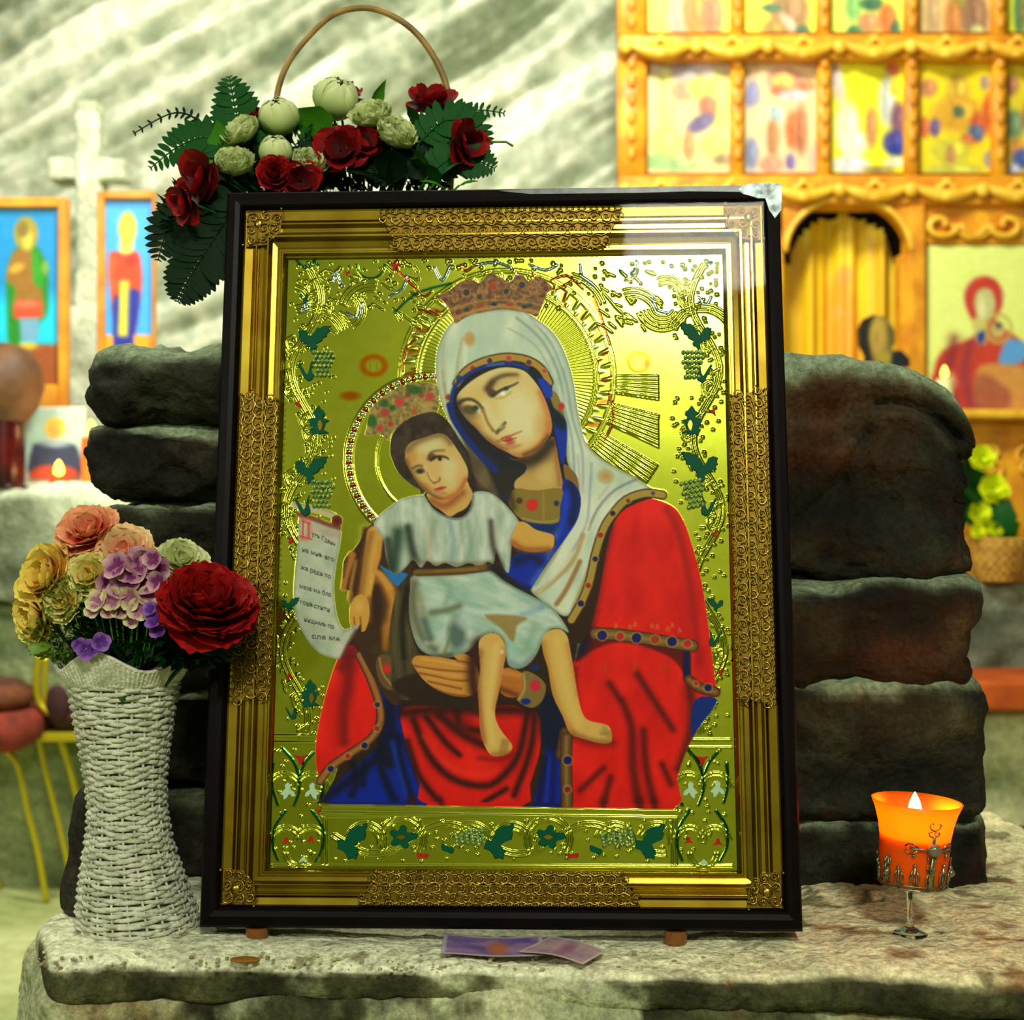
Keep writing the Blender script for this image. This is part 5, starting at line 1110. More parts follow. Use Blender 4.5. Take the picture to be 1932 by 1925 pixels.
S([(660,1150),(668,1128),(685,1122),(696,1140),(697,1165),(690,1188),(682,1192),(680,1178),(672,1190),(664,1186),(660,1172)], (200,150,62)); K([(668,1165),(670,1186)], 2.5, (120,66,30), soft=3, a=.8); K([(680,1165),(682,1188)], 2.5, (110,60,26), soft=3, a=.8); E_(678,1145,9,12,(214,172,84),soft=8,a=.6)
cv.part('painted_trim'); S([(712,1240),(742,1236),(752,1260),(748,1298),(728,1300),(712,1275)], (100,74,42)); E_(729,1262,9,9,(196,40,36),soft=3); K([(716,1242),(722,1270),(738,1292)], 3, (170,150,70), soft=3, a=.8); K([(700,1228),(745,1236)], 5, (60,60,30), soft=4, a=.8)
cv.part('painted_robe_blue'); S([(716,1066),(735,1076),(768,1082),(762,1094),(752,1106),(740,1100),(730,1086)], (36,110,176))
cv.part('painted_hair')
S([(736,849),(741,818),(765,794),(796,781),(822,778),(843,792),(861,820),(874,846),(886,872),(888,900),(878,900),(855,870),(800,930),(791,924),(775,914),(752,893),(739,865)], shade((38,32,20),(70,56,40),12,12,9))
cv.part('painted_face')
NC = S([(806,930),(814,950),(830,962),(848,975),(862,968),(880,958),(892,935),(886,918),(876,905),(850,940)], (200,160,84)); K([(815,945),(840,955),(872,930)], 9, (150,80,36), soft=8, a=.8, clip=NC)
FC = S([(765,858),(765,849),(775,835),(801,826),(827,818),(845,825),(861,846),(874,867),(883,888),(880,909),(869,929),(848,942),(827,943),(806,930),(788,911),(775,890),(765,870)], (204,172,100))
def CF(p_, w_, c, so=4, a=.8, w1=None): K(p_, w_, c, soft=so, a=a, w1=w1, clip=FC)
def CE(x, y, rx_, ry_, c, so=8, a=.6, ang=0): E_(x, y, rx_, ry_, c, soft=so, a=a, ang=ang, clip=FC)
CE(812,842,26,12,(206,202,148),10,.7,-15); CE(850,890,18,26,(212,200,146),14,.7,-10); CE(777,862,10,14,(196,136,60),10,.7); CE(798,922,14,10,(196,120,54),10,.8); CE(866,900,9,18,(212,160,90),9,.5)
CF([(765,870),(780,902),(806,930),(830,943)], 6, (110,70,34), 8, .8); CF([(835,943),(862,932),(880,905)], 5, (176,92,40), 7, .8); CF([(768,850),(790,832),(830,820),(850,835)], 6, (96,74,44), 8, .6)
CF([(808,866),(812,856),(822,851),(838,850)], 6, (90,70,44), 5, .85, 2); CE(816,862,7,6,(70,52,34),4,.8); CF([(813,868),(824,862),(838,862),(846,866)], 6, (52,42,30), 3.5, .95, 3); CE(830,866,4,4,(34,30,24),3,.9); CE(840,872,5,3,(206,196,150),3,.6)
CF([(779,884),(788,879),(797,880)], 5, (96,70,44), 4, .8); CE(793,889,9,5,(62,52,38),4,.9,-5); CE(792,890,4,3,(40,36,30),3,.9); CF([(800,880),(810,896),(820,906)], 5, (214,190,124), 5, .6)
CF([(806,892),(812,906),(820,912)], 2.5, (150,94,50), 3, .8); CF([(818,912),(828,908),(830,902)], 3, (120,72,40), 3, .8); CE(832,922,7,3.4,(190,56,44),3,.95,-12); CE(824,925,6,3.4,(196,80,54),4,.8); CF([(820,923),(842,919)], 1.5, (110,30,26), 2, .8); CE(835,931,9,3,(170,110,60),4,.6)
cv.part('painted_trim')
band([(1250,934),(1218,931),(1181,944),(1156,971),(1142,992),(1133,1014),(1123,1048),(1117,1078),(1110,1105),(1096,1139),(1078,1170)], 15, [(1185,945,4,(120,50,40)),(1156,969,5,(50,20,60)),(1133,1010,5,(150,40,30)),(1123,1055,5,NB),(1110,1105,5,(150,40,30)),(1096,1139,6,NB),(1232,931,4,(70,70,60))], (162,142,58))
cv.part('painted_gown')
WG = shade((150,172,152), (200,208,190), 10, 34, 15, 0.)
G1_ = S([(705,990),(712,978),(723,966),(757,942),(796,934),(806,944),(818,960),(837,972),(860,978),(878,972),(889,955),(892,932),(905,927),(925,930),(946,945),(965,965),(980,985),(977,996),(968,1012),(965,1031),(960,1080),(948,1068),(936,1040),(931,1064),(920,1060),(905,1070),(885,1062),(861,1070),(840,1062),(822,1068),(806,1058),(794,1072),(780,1056),(768,1068),(755,1080),(740,1082),(728,1050),(724,1020),(712,1000)], WG, edge=((120,130,108), 6, .6))
def FG(p_, w_, c, so=7, a=.75, w1=None, m_=None): K(p_, w_, c, soft=so, a=a, w1=w1, clip=m_ if m_ is not None else G1_)
for p_, w_, c, a in (([(770,996),(776,1030),(784,1058)],10,(50,62,46),.95), ([(751,1005),(746,1040),(742,1075)],20,(40,66,48),.9), ([(732,1020),(738,1070)],8,(40,50,36),.8), ([(926,985),(930,1030),(946,1070)],6,(70,62,50),.85), ([(757,950),(790,965),(800,1000)],8,(200,212,196),.5),
    ([(848,985),(856,1020),(852,1060)],5,(120,150,160),.5), ([(820,985),(812,1020),(800,1050)],6,(140,150,120),.6), ([(800,1000),(810,1040),(812,1060)],5,(190,180,150),.6), ([(885,985),(890,1030),(880,1060)],5,(120,150,130),.5), ([(910,960),(915,1010),(912,1055)],6,(206,216,200),.6), ([(960,975),(950,1000)],8,(206,214,198),.5), ([(780,1058),(830,1066),(930,1062)],5,(120,110,80),.6)): FG(p_, w_, c, 7, a)
K([(808,946),(820,962),(840,975),(862,980),(880,972),(891,955),(893,935)], 3, (90,106,110), soft=3, a=.8, clip=G1_)
cv.part('painted_drape'); S([(765,1092),(785,1086),(781,1110),(774,1150),(776,1200),(795,1238),(815,1262),(800,1298),(765,1322),(740,1300),(736,1240),(735,1190),(742,1140),(752,1108)], shade((40,36,22),(86,76,48),7,60,17)); K([(770,1110),(758,1170),(762,1240)], 7, (26,22,14), soft=6, a=.8); K([(752,1120),(746,1190),(752,1280)], 5, (96,86,54), soft=6, a=.6); S([(740,1290),(770,1318),(800,1330),(905,1340),(905,1310),(830,1300),(790,1270)], (40,28,18), soft=6, a=.9)
cv.part('painted_gown')
G2_ = S([(781,1086),(850,1084),(922,1076),(946,1092),(970,1107),(1000,1123),(1040,1145),(1064,1175),(1073,1194),(1056,1186),(1038,1188),(1025,1205),(1012,1235),(995,1255),(977,1262),(960,1256),(954,1232),(950,1207),(930,1194),(905,1205),(885,1228),(850,1240),(812,1236),(790,1222),(777,1190),(772,1150),(774,1112)], shade((140,176,156),(190,208,190),40,14,25,.3), edge=((96,110,88), 8, .6))
for p_, w_, c, a in (([(815,1156),(840,1152),(866,1144)],7,(96,104,76),.8), ([(782,1100),(780,1150),(795,1200),(820,1225)],12,(90,84,56),.75), ([(805,1213),(830,1205),(845,1180),(874,1165)],5,(186,200,186),.7), ([(800,1170),(812,1205)],10,(60,84,72),.7), ([(790,1120),(800,1160)],8,(140,132,96),.6),
    ([(985,1156),(1010,1152),(1022,1146)],7,(76,120,170),.5), ([(880,1150),(930,1158),(990,1150)],5,(200,216,200),.6), ([(900,1110),(950,1130),(1020,1160)],10,(196,212,196),.4), ([(960,1200),(975,1240)],14,(150,186,170),.5), ([(1010,1180),(990,1230)],8,(120,150,120),.4), ([(965,1250),(985,1256),(1005,1238)],5,(120,130,140),.6), ([(830,1092),(850,1110),(840,1140)],6,(120,150,130),.5), ([(800,1245),(850,1236)],6,(60,60,46),.7)): FG(p_, w_, c, 7, a, m_=G2_)
E_(862,1198,17,30,(70,92,84),soft=14,a=.85,clip=G2_); E_(880,1175,18,14,(180,204,192),soft=12,a=.6,clip=G2_); S([(915,1160),(993,1165),(975,1182),(968,1212),(945,1186)], (142,116,54), soft=6, a=.85); S([(835,1232),(850,1200),(842,1235)], (120,110,50), soft=6, a=.7)
cv.part('painted_trim'); K([(786,1081),(835,1080),(874,1077),(922,1071)], 13, (112,82,28), soft=3, mark=True); K([(786,1085),(874,1082),(922,1076)], 3, (60,42,18), soft=3, a=.8); K([(820,1078),(900,1074)], 3, (150,116,46), soft=3, a=.6); K([(925,1070),(960,1095),(995,1112)], 7, (20,26,30), soft=6, a=.8)
cv.part('painted_hand')
S([(974,990),(985,984),(998,990),(1012,1000),(1043,1009),(1046,1022),(1040,1036),(1010,1042),(985,1038),(966,1028),(967,1010)], (206,158,70)); K([(968,1024),(990,1037),(1035,1037)], 6, (150,84,34), soft=7, a=.8)
# mother's lower hand
S([(947,1262),(985,1270),(990,1295),(977,1316),(945,1308)], (176,104,36)); K([(950,1268),(980,1275)], 5, (206,140,56), soft=6, a=.7); K([(945,1300),(975,1312)], 6, (100,50,20), soft=6, a=.8)
HM = S([(777,1250),(782,1240),(793,1237),(830,1240),(862,1246),(856,1238),(870,1234),(884,1237),(900,1260),(905,1300),(885,1314),(860,1314),(838,1308),(818,1298),(800,1284),(786,1266)], (196,138,56))
for p_, w_, c in (([(779,1256),(812,1262),(850,1266),(890,1268)],3.6,(120,66,26)), ([(790,1270),(820,1276),(855,1284),(888,1284)],3.6,(120,62,24)), ([(808,1286),(835,1292),(870,1300)],3.4,(120,60,24)), ([(862,1247),(890,1252)],3,(120,60,24)), ([(796,1244),(840,1250),(880,1258)],4,(214,162,76)), ([(792,1262),(830,1270),(870,1276)],4,(210,156,70)), ([(806,1278),(840,1284),(880,1292)],4,(206,148,62)), ([(800,1290),(840,1308),(880,1314)],4,(120,58,24))): K(p_, w_, c, soft=3.5, a=.8, clip=HM)
cv.part('painted_trim'); S([(985,1270),(1000,1268),(1024,1284),(1030,1300),(1022,1324),(1002,1336),(976,1322),(988,1300)], (124,104,52)); K([(988,1272),(990,1300),(978,1320)], 4, (176,160,84), soft=3, a=.8); E_(1010,1294,10,11,(196,36,56),soft=3); E_(992,1324,9,6,(20,36,120),soft=3); E_(1010,1260,9,6,(14,40,100),soft=4)
cv.part('painted_leg')
K([(905,1215),(893,1245),(893,1290),(902,1340)], 22, (56,26,16), soft=9, a=.95, mark=True, w1=12)
LG = (206, 168, 84)
L1_ = S([(903,1216),(910,1202),(925,1195),(940,1198),(951,1212),(954,1236),(948,1268),(941,1306),(934,1340),(937,1362),(948,1382),(964,1402),(966,1412),(958,1422),(940,1427),(925,1424),(913,1404),(906,1378),(904,1340),(902,1300),(906,1260)], LG)
L2_ = S([(1022,1210),(1028,1196),(1042,1188),(1058,1188),(1070,1200),(1075,1222),(1082,1262),(1090,1312),(1099,1346),(1112,1360),(1138,1366),(1150,1372),(1154,1386),(1152,1401),(1130,1402),(1105,1395),(1076,1384),(1062,1352),(1043,1312),(1034,1262),(1026,1236)], LG)
for m_, L in ((L1_, [([(906,1230),(902,1290),(906,1350),(912,1400)],7,(150,84,36)), ([(936,1220),(928,1280),(922,1340),(930,1400)],9,(216,186,104)), ([(952,1225),(944,1280),(934,1335)],4,(190,120,60)), ([(930,1424),(960,1420)],3,(150,110,50)), ([(950,1398),(944,1424)],2,(150,110,54)), ([(957,1400),(952,1424)],2,(150,110,54)), ([(915,1212),(935,1204)],8,(214,160,84))]),
               (L2_, [([(1024,1215),(1036,1280),(1056,1345),(1080,1384)],9,(176,116,44)), ([(1050,1205),(1062,1270),(1078,1330),(1092,1366)],10,(214,184,96)), ([(1080,1384),(1120,1398),(1150,1400)],4,(140,96,44)), ([(1136,1384),(1150,1384)],2,(150,110,50)), ([(1140,1375),(1150,1390)],4,(150,130,64)), ([(1072,1215),(1090,1310)],3,(196,130,64))])):
    for p_, w_, c in L: K(p_, w_, c, soft=7, a=.7, clip=m_)
E_(947,1230,4,4,(226,206,180),soft=4,a=.7)
K([(905,1430),(940,1434),(968,1424)], 4, (110,14,8), soft=6, a=.6)
# scroll
cv.part('painted_scroll')
SC = S([(566,974),(600,984),(641,996),(641,1030),(634,1066),(630,1113),(636,1163),(650,1188),(676,1179),(668,1200),(657,1216),(648,1235),(640,1243),(620,1240),(595,1227),(572,1196),(558,1163),(554,1121),(557,1071),(563,1013)], shade((160,178,150),(192,196,176),20,20,41), edge=((120,130,100), 6, .6))
K([(562,970),(590,978),(620,990),(640,996)], 9, (110,50,36), soft=5, a=.85, mark=True); K([(555,953),(595,962),(630,973)], 12, (186,178,132), soft=3, mark=True); K([(556,950),(600,958),(628,968)], 3, (110,104,60), soft=3, a=.5); E_(636,983,10.5,11,(104,42,30),soft=3,mark=True); E_(636,983,5,5,(80,28,20),soft=3)
K([(600,1000),(640,1012)], 12, (176,140,120), soft=9, a=.5, clip=SC); K([(645,1195),(668,1184),(654,1216)], 5, (150,140,130), soft=5, a=.5)
K([(672,1190),(655,1220),(645,1240)], 6, (80,30,30), soft=5, a=.7)
K([(570,980),(584,986),(580,1015),(570,1016)], 5, (200,90,70), soft=6, a=.5); K([(572,982),(571,1014)], 3.4, (206,60,44), soft=2.5, a=.9); K([(582,988),(583,1016)], 2.6, (206,60,44), soft=2.5, a=.9); K([(567,1012),(588,1018)], 3, (206,60,44), soft=2.5, a=.8); K([(572,984),(584,988)], 3, (206,60,44), soft=2.5, a=.8)
for q_, c_ in ((((620,1513),(803,1515),(806,1530),(622,1530)), (5,26,110)), (((804,1513),(986,1515),(985,1532),(808,1532)), (206,20,12)), (((1007,1515),(1056,1515),(1056,1532),(1007,1532)), (5,20,90)), (((1080,1517),(1273,1517),(1272,1536),(1082,1536)), (214,20,12))):
    cv.part('painted_robe_blue' if c_[2] > 50 else 'painted_robe_red'); S(q_, c_, sm=False)
for p_, w_ in (([(1139,1512),(1137,1530)],8), ([(1206,1512),(1208,1530)],11), ([(1234,1512),(1236,1530)],8), ([(830,1508),(836,1530)],6), ([(776,1508),(782,1530)],8)): K(p_, w_, (70,10,8), soft=7, a=.8)
cv.part('gilded_sheet', 1.); S([(604,1518),(1278,1527),(1278,1546),(604,1540)], (190,200,70), sm=False)
cv.stroke([(604,1521),(1278,1530)], 5, None, h=.0012, sm=False); cv.stroke([(604,1534),(1278,1543)], 5, None, h=.0012, sm=False)
fig = cv.M < .5
cv.grain(3.5, 4, 77)
# smooth out: press figures slightly up, build the separate parts
cv.H = np.where(cv.M < .5, 0, cv.H)
hb = (1-cv.M)*.00018
P3 = Pl.copy(); P3[..., 1] = FD-cv.H-hb
M_SHEET = attr_mat('stamped_sheet', .5, bump=0., spec=.12, met=True, rmet=.17)
n, k = X.shape; idx = np.arange(n*k).reshape(n, k)
Q = np.stack([idx[:-1, :-1], idx[1:, :-1], idx[1:, 1:], idx[:-1, 1:]], -1).reshape(-1, 4); lab = cv.L[:-1, :-1].reshape(-1)
Vf = P3.reshape(-1, 3); Cf = lin(np.clip(cv.C, 0, 255)).reshape(-1, 3); Mf = cv.M.reshape(-1)
for li, nm in enumerate(cv.names):
    q = Q[lab == li]
    if not len(q): continue
    used, inv = np.unique(q, return_inverse=True)
    link(nm, np_mesh(nm, Vf[used], inv.reshape(-1, 4), M_SHEET, True, [('Col', 'FLOAT_COLOR', Cf[used]), ('Met', 'FLOAT', Mf[used])]), icon)
# ------------------------------------------------------------------ enamel pieces, grapes, lettering
def enamel(name, c): return mat(name, c, .5, spec=.08)
EG, EW, ER, EB = enamel('green_enamel', (0, 78, 52)), enamel('white_enamel', (176, 206, 170)), enamel('red_enamel', (176, 34, 20)), enamel('blue_green_enamel', (70, 130, 90))
def piece(name, pts, cx_, cy_, m, s=1., fl=1, ang=0., d=.0013):
    c, sn = math.cos(math.radians(ang)), math.sin(math.radians(ang)); P = []
    for x, y in pts: P.append((cx_+fl*s*(x*c-y*sn), cy_+s*(x*sn+y*c)))
    if fl < 0: P = P[::-1]
    P = spline(P, True, 2) if len(P) < 9 else np.array(P); L0 = p2l(P[:, 0], P[:, 1], FD-d)
    outl = [(a[0], a[2]) for a in L0]
    return MB().prism(outl, FD-d-.0006, FD+.0002).build(name, m, icon)
LA = [(-28,-13),(-20,-16),(-12,-13),(-8,-4),(-4,0),(0,-8),(4,-11),(9,-20),(15,-19),(21,-23),(36,-23),(32,-18),(32,-12),(27,-8),(27,-2),(20,0),(18,6),(7,12),(9,17),(6,23),(3,22),(-2,31),(-5,26),(-5,19),(-10,13),(-17,12),(-19,8),(-26,7),(-24,2),(-28,-2),(-26,-6)]
LB = [(1,-33),(6,-28),(8,-23),(13,-20),(9,-14),(7,-9),(13,-9),(21,-6),(18,0),(19,5),(12,10),(19,14),(16,19),(14,26),(6,22),(2,24),(-6,22),(-19,21),(-12,16),(-8,13),(-12,5),(-12,1),(-20,-3),(-15,-6),(-9,-6),(-7,-12),(-12,-16),(-9,-22),(-5,-25)]
LC = [(30,-36),(31,-28),(27,-22),(28,-14),(25,-4),(14,0),(5,5),(9,12),(14,20),(11,27),(10,34),(2,31),(-7,33),(-10,25),(-16,18),(-22,15),(-28,13),(-26,5),(-29,-4),(-21,-4),(-14,-2),(-10,-9),(-5,-18),(-4,-25),(4,-27),(11,-31),(18,-31)]
LD = []
for k in range(30):
    a = 2*PI*k/30; LD.append(((10+15*abs(math.cos(a*2.5+.3))**.7)*math.cos(a)*(1.35 if -1 < math.cos(a) and math.cos(a) > .9 else 1), (10+14*abs(math.cos(a*2.5+.3))**.7)*math.sin(a)))
FORK = [(-14,-22),(-10,-14),(-6,4),(-3,8),(4,-4),(12,-16),(15,-13),(8,2),(2,14),(-6,20),(-14,16),(-16,8),(-12,-4)]
WL = [(0,-14),(5,-9),(4,-2),(11,3),(13,10),(7,10),(3,5),(-2,13),(-7,16),(-8,8),(-13,6),(-8,0),(-4,-4),(-5,-10)]
HT = [(-14,-8),(0,-5),(14,-8),(6,0),(3,10),(-3,10),(-6,0)]
for a in ((590,637,1,1),(584,884,1.0,1),(546,1140,.55,1),(1316,632,1,-1),(1324,878,1.12,-1),(1351,1140,.52,-1)): piece('enamel_leaf', LA, a[0], a[1], EG, a[2], a[3])
for a in ((1304,797,1,1),(602,797,1,-1),(586,1312,.95,-1)):
    piece('enamel_leaf', LB, a[0], a[1], EG, a[2], a[3]); piece('leaf_heart', [(0,-8),(5,0),(1,14),(-5,2)], a[0]-2*a[3], a[1]+3, goldm, 1, a[3], d=.0022)
for x in (663, 940, 1225): piece('enamel_leaf', LC, x, 1589, EG)
for x in (757, 1035): piece('enamel_leaf', LD, x, 1580, EG); piece('leaf_heart', [(-10,0),(0,-5),(9,0),(0,5)], x, 1580, goldm, 1, d=.0022)
for a in ((845,1602,.7,0),(1125,1604,.7,0)): piece('enamel_leaf', [(-12,-10),(-2,-6),(12,0),(8,10),(-2,6),(-12,2)], a[0], a[1], EG, 1)
for a in ((576,700,-1),(1330,702,1),(570,955,-1),(1338,955,1),(1350,1205,.8),(548,1345,-.7),(572,562,-.5)): piece('enamel_bud', FORK, a[0], a[1], EG, abs(a[2]), 1 if a[2] > 0 else -1)
for a in ((543,1492,1),(589,1492,-1),(1303,1490,-1),(1354,1488,1)): piece('enamel_petal', WL, a[0], a[1], EW, 1.15, a[2])
for a in ((572,1623),(1328,1628)): piece('enamel_petal', [(-9,5),(0,-7),(9,5),(0,2)], a[0], a[1], EW)
for a in ((567,1432,1,0),(1325,1434,1,0),(539,1587,.7,180),(586,1585,.7,180),(1300,1587,.7,180),(1355,1590,.75,180),(562,762,.6,90),(1346,776,.6,90),(549,1020,.6,40),(1349,1008,.6,90),(545,1275,.6,70),(1359,1268,.6,90),(655,515,.4,0),(745,502,.7,20),(600,1530,.5,0)): piece('red_enamel_drop', HT, a[0], a[1], ER, a[2], 1, a[3])
for x in (797, 1081): piece('red_enamel_drop', [(-12,-4),(-6,-6),(0,-2),(6,-6),(12,-4),(8,4),(0,3),(-8,4)], x, 1616, ER)
gbm = mat('gilt_grape', (176, 196, 96), .25, .35, col2=(60, 124, 84), scale=260)
def grapes(cx_, cy_, w_, h_, ang=0.):
    mb = MB(); c, sn = math.cos(math.radians(ang)), math.sin(math.radians(ang))
    for j in range(6):
        for i in range(5):
            x = (i-2+.5*(j % 2))*w_/4.6; y = (j-2.5)*h_/5.6
            if abs(x) > w_/2*(1-.42*max(0, j-2)/3)+2: continue
            q = p2l(np.array(cx_+x*c-y*sn), np.array(cy_+x*sn+y*c), FD-.0012); mb.ball(q, .0025, 8, 6)
    mb.build('grape_cluster', gbm, icon, smooth=True)
for a in ((608,686,38,48,0),(1306,688,38,52,0),(606,932,38,50,0),(1308,932,40,52,-12),(886,1580,30,56,80),(1165,1582,30,60,80)): grapes(*a)
ink = mat('scroll_ink', (92, 96, 84), .6)
def lettering(txt, x0, y0, x1, y1, h, skew=0.):
    cu_ = bpy.data.curves.new('lettering', 'FONT'); cu_.body = txt; cu_.size = 1; cu_.offset = .012; cu_.resolution_u = 2; o = bpy.data.objects.new('lettering', cu_); COL.objects.link(o)
    bpy.context.view_layer.update(); me = bpy.data.meshes.new_from_object(o.evaluated_get(bpy.context.evaluated_depsgraph_get())); bpy.data.objects.remove(o)
    n_ = len(me.vertices); co = np.zeros(n_*3); me.vertices.foreach_get('co', co); co = co.reshape(-1, 3)
    w_ = co[:, 0].max()-co[:, 0].min(); co[:, 0] -= co[:, 0].min(); u = co[:, 0]/w_; px_ = x0+(x1-x0)*u; py_ = y0+(y1-y0)*u-co[:, 1]*h/.72
    L0 = p2l(px_, py_, FD-.0011); me.vertices.foreach_set('co', L0.astype(np.float32).ravel()); me.materials.clear(); me.materials.append(ink); me.update()
    return link('lettering', me, icon)
for t in (('ухъ Гдень', 588, 1010, 633, 1031), ('на мнѣ его', 570, 1040, 630, 1060), ('же ради по', 567, 1073, 624, 1092), ('маза мѧ бла', 565, 1109, 624, 1126), ('говѣстити', 566, 1139, 622, 1155), ('нищымъ по', 574, 1172, 630, 1187), ('сла мѧ', 588, 1204, 642, 1209)):
    lettering(t[0], t[1], t[2], t[3], t[4], 8.5)
# openwork panels over the gold moulding
def spiral(mb, mp, s, t, R_, hand, turns=1.35, rr=.0010, a0=0., n=13):
    pts = []
    for i in range(n):
        u = i/(n-1); a = a0+hand*turns*2*PI*u; q = R_*(1-.82*u); pts.append(mp(s+q*math.cos(a), t+q*math.sin(a), .0003*math.sin(PI*u)))
    mb.tube(pts, rr, 4, r1=rr*.75); mb.ball(pts[-1], rr*1.5, 5, 4)
def openwork(side, a, b, inset0, inset1):
    """side: 0 top 1 bottom 2 left 3 right; a..b outer extent along the side"""
    y_ = .0036
    if side == 0: mp = lambda s, t, h=0: (s, y_-h, INN[3]-t)
    if side == 1: mp = lambda s, t, h=0: (s, y_-h, INN[2]+t)
    if side == 2: mp = lambda s, t, h=0: (INN[0]+t, y_-h, s)
    if side == 3: mp = lambda s, t, h=0: (INN[1]-t, y_-h, s)
    wd = (INN[3]-OPN[3], OPN[2]-INN[2], OPN[0]-INN[0], INN[1]-OPN[1])[side]; t0, t1 = wd*.12, wd*.86
    mb = MB(); rows = 3; pitch = .0128; n = int((b-a)/pitch); k = 0
    for j in range(rows):
        t = t0+(t1-t0)*(j+.5)/rows; ins = (inset0+(inset1-inset0)*(j+.5)/rows)
        for i in range(n+1):
            s = a+ins+(b-a-2*ins)*(i+.5*(j % 2))/n
            if s > b-ins: continue
            spiral(mb, mp, s, t, min(pitch*.52, (t1-t0)/rows*.56), 1 if (i+j) % 2 else -1, a0=rng.uniform(-.4, .4)+j*PI/2)
            k += 1
    for j in range(rows+1):
        t = t0+(t1-t0)*j/rows; ins = inset0+(inset1-inset0)*j/rows; m_ = n*3
        mb.tube([mp(a+ins+(b-a-2*ins)*i/m_, t+.0014*math.sin(i*PI/3*2), .0002) for i in range(m_+1)], .0009, 4)
        if j in (0, rows):
            for i in range(n*2+1): mb.ball(mp(a+ins+(b-a-2*ins)*i/(n*2), t+(-.0018 if j == 0 else .0018), .0004), .0016, 6, 4)
    pts = [mp(a, t0-.001), mp(b, t0-.001), mp(b-inset1, t1+.001), mp(a+inset1, t1+.001)]
    pts2 = [(p[0], .0048, p[2]) for p in pts]
    mb.build('openwork_panel', goldd, icon, smooth=True)
    f = [(0, 1, 2, 3)] if side in (1, 2) else [(3, 2, 1, 0)]
    ring = [(p[0], .012, p[2]) for p in pts2]
    link('openwork_ground', raw_mesh('openwork_ground', pts2+ring, f+[(0, 4, 5, 1), (1, 5, 6, 2), (2, 6, 7, 3), (3, 7, 4, 0)], mat('dark_gold_ground_%d' % side, (120, 94, 34), .5, 1.), False), icon)
def lx(px_, py_): return float(p2l(np.array(float(px_)), np.array(float(py_)), .004)[0])
def lz(px_, py_): return float(p2l(np.array(float(px_)), np.array(float(py_)), .004)[2])
openwork(0, lx(718, 410), lx(1172, 410), .0, .020); openwork(1, lx(678, 1700), lx(1205, 1700), .0, .016)
openwork(2, lz(445, 1325), lz(470, 745), .0, .006); openwork(3, lz(1465, 1330), lz(1440, 735), .0, .006)
for (sx, sz) in ((0, 3), (1, 3), (1, 2), (0, 2)):
    cx_, cz_ = INN[sx], INN[sz]; gx, gz = (1 if sx == 0 else -1), (1 if sz == 2 else -1); S_ = .042 if sz == 3 else .036
    mp = lambda s, t, h=0: (cx_+gx*s, .0036-h, cz_+gz*t); mb = MB()
    for (s, t, R_, hd) in ((.010,.010,.007,1),(.024,.008,.006,-1),(.008,.024,.006,1),(.022,.022,.008,-1),(.036,.010,.005,1),(.010,.036,.005,-1),(.034,.022,.005,1),(.022,.034,.005,-1),(.031,.031,.004,1)):
        s *= S_/.042; t *= S_/.042; spiral(mb, mp, s, t, R_, hd, a0=rng.uniform(0, 6))
    for i in range(9): mb.ball(mp(S_*math.sin(i*PI/16)*.97, S_*math.cos(i*PI/16)*.97, .0004), .0017, 6, 4)
    mb.ball(mp(.016, .016, .0), .0050, 10, 6, (1, .35, 1))
    mb.build('corner_ornament', goldd, icon, smooth=True)
    pts = [mp(.003, .003), mp(S_, .003), mp(S_*.95, S_*.6), mp(S_*.6, S_*.95), mp(.003, S_)]; pts = [(p[0], .0050, p[2]) for p in pts]
    if gx*gz < 0: pts = pts[::-1]
    k = len(pts); ring = [(p[0], .012, p[2]) for p in pts]
    link('corner_ground', raw_mesh('corner_ground', pts+ring, [tuple(range(k))]+[(i, k+i, k+(i+1) % k, (i+1) % k) for i in range(k)], mat('dark_gold_corner_%d%d' % (sx, sz), (120, 94, 34), .5, 1.), False), icon)

# ================================================================== VASE AND ITS FLOWERS
DV = 1.425; SV = F/DV
m_wh = mat('whitewashed_wicker', (226, 228, 202), .75, col2=(178, 182, 152), scale=70, bump=.4, bscale=300)
vp = [(1768,261,110),(1755,260,109),(1730,256,104),(1700,252,97),(1660,247,88),(1620,244,78),(1580,242,71),(1540,240,68),(1500,238,70),(1460,236,75),(1420,235,81),(1380,234,87),(1340,234,94),(1305,234,101)]
ys = np.array([p[0] for p in vp])[::-1]; xc = np.array([p[1] for p in vp])[::-1]; rr_ = np.array([p[2] for p in vp])[::-1]
def vz(y): return LZ+(1770-y)/SV
vase = thing('wicker_vase', 'white painted waisted wicker vase of mixed flowers, left of the framed icon', 'vase', ((261-966)/F*DV, DV, LZ))
NS = 22; rows = 66
for i in range(rows):
    y = 1766-(1766-1306)*i/(rows-1); cx_ = (np.interp(y, ys, xc)-966)/SV; R_ = np.interp(y, ys, rr_)/SV; ph = random.random()*6
    n = NS*3; am = .0022; mb = MB()
    mb.tube([(cx_+(R_+am*math.cos(PI*(NS*k/n)*1+PI*i))*math.cos(2*PI*k/n), DV+(R_+am*math.cos(PI*(NS*k/n)+PI*i))*math.sin(2*PI*k/n), vz(y)+.0012*math.sin(2*PI*k/n*3+ph)+.0007*math.sin(2*PI*k/n*7+ph*2)) for k in range(n)], .0024, 5, True)
    mb.build('woven_strand', m_wh, vase, world=True, smooth=True)
mb = MB()
for k in range(NS):
    a = 2*PI*k/NS; mb.tube([((x-966)/SV+r_/SV*math.cos(a), DV+r_/SV*math.sin(a), vz(y)) for y, x, r_ in vp], .0016, 4)
mb.build('stakes', m_wh, vase, world=True, smooth=True)
mb = MB(); n = 36; V = []; Fc = []
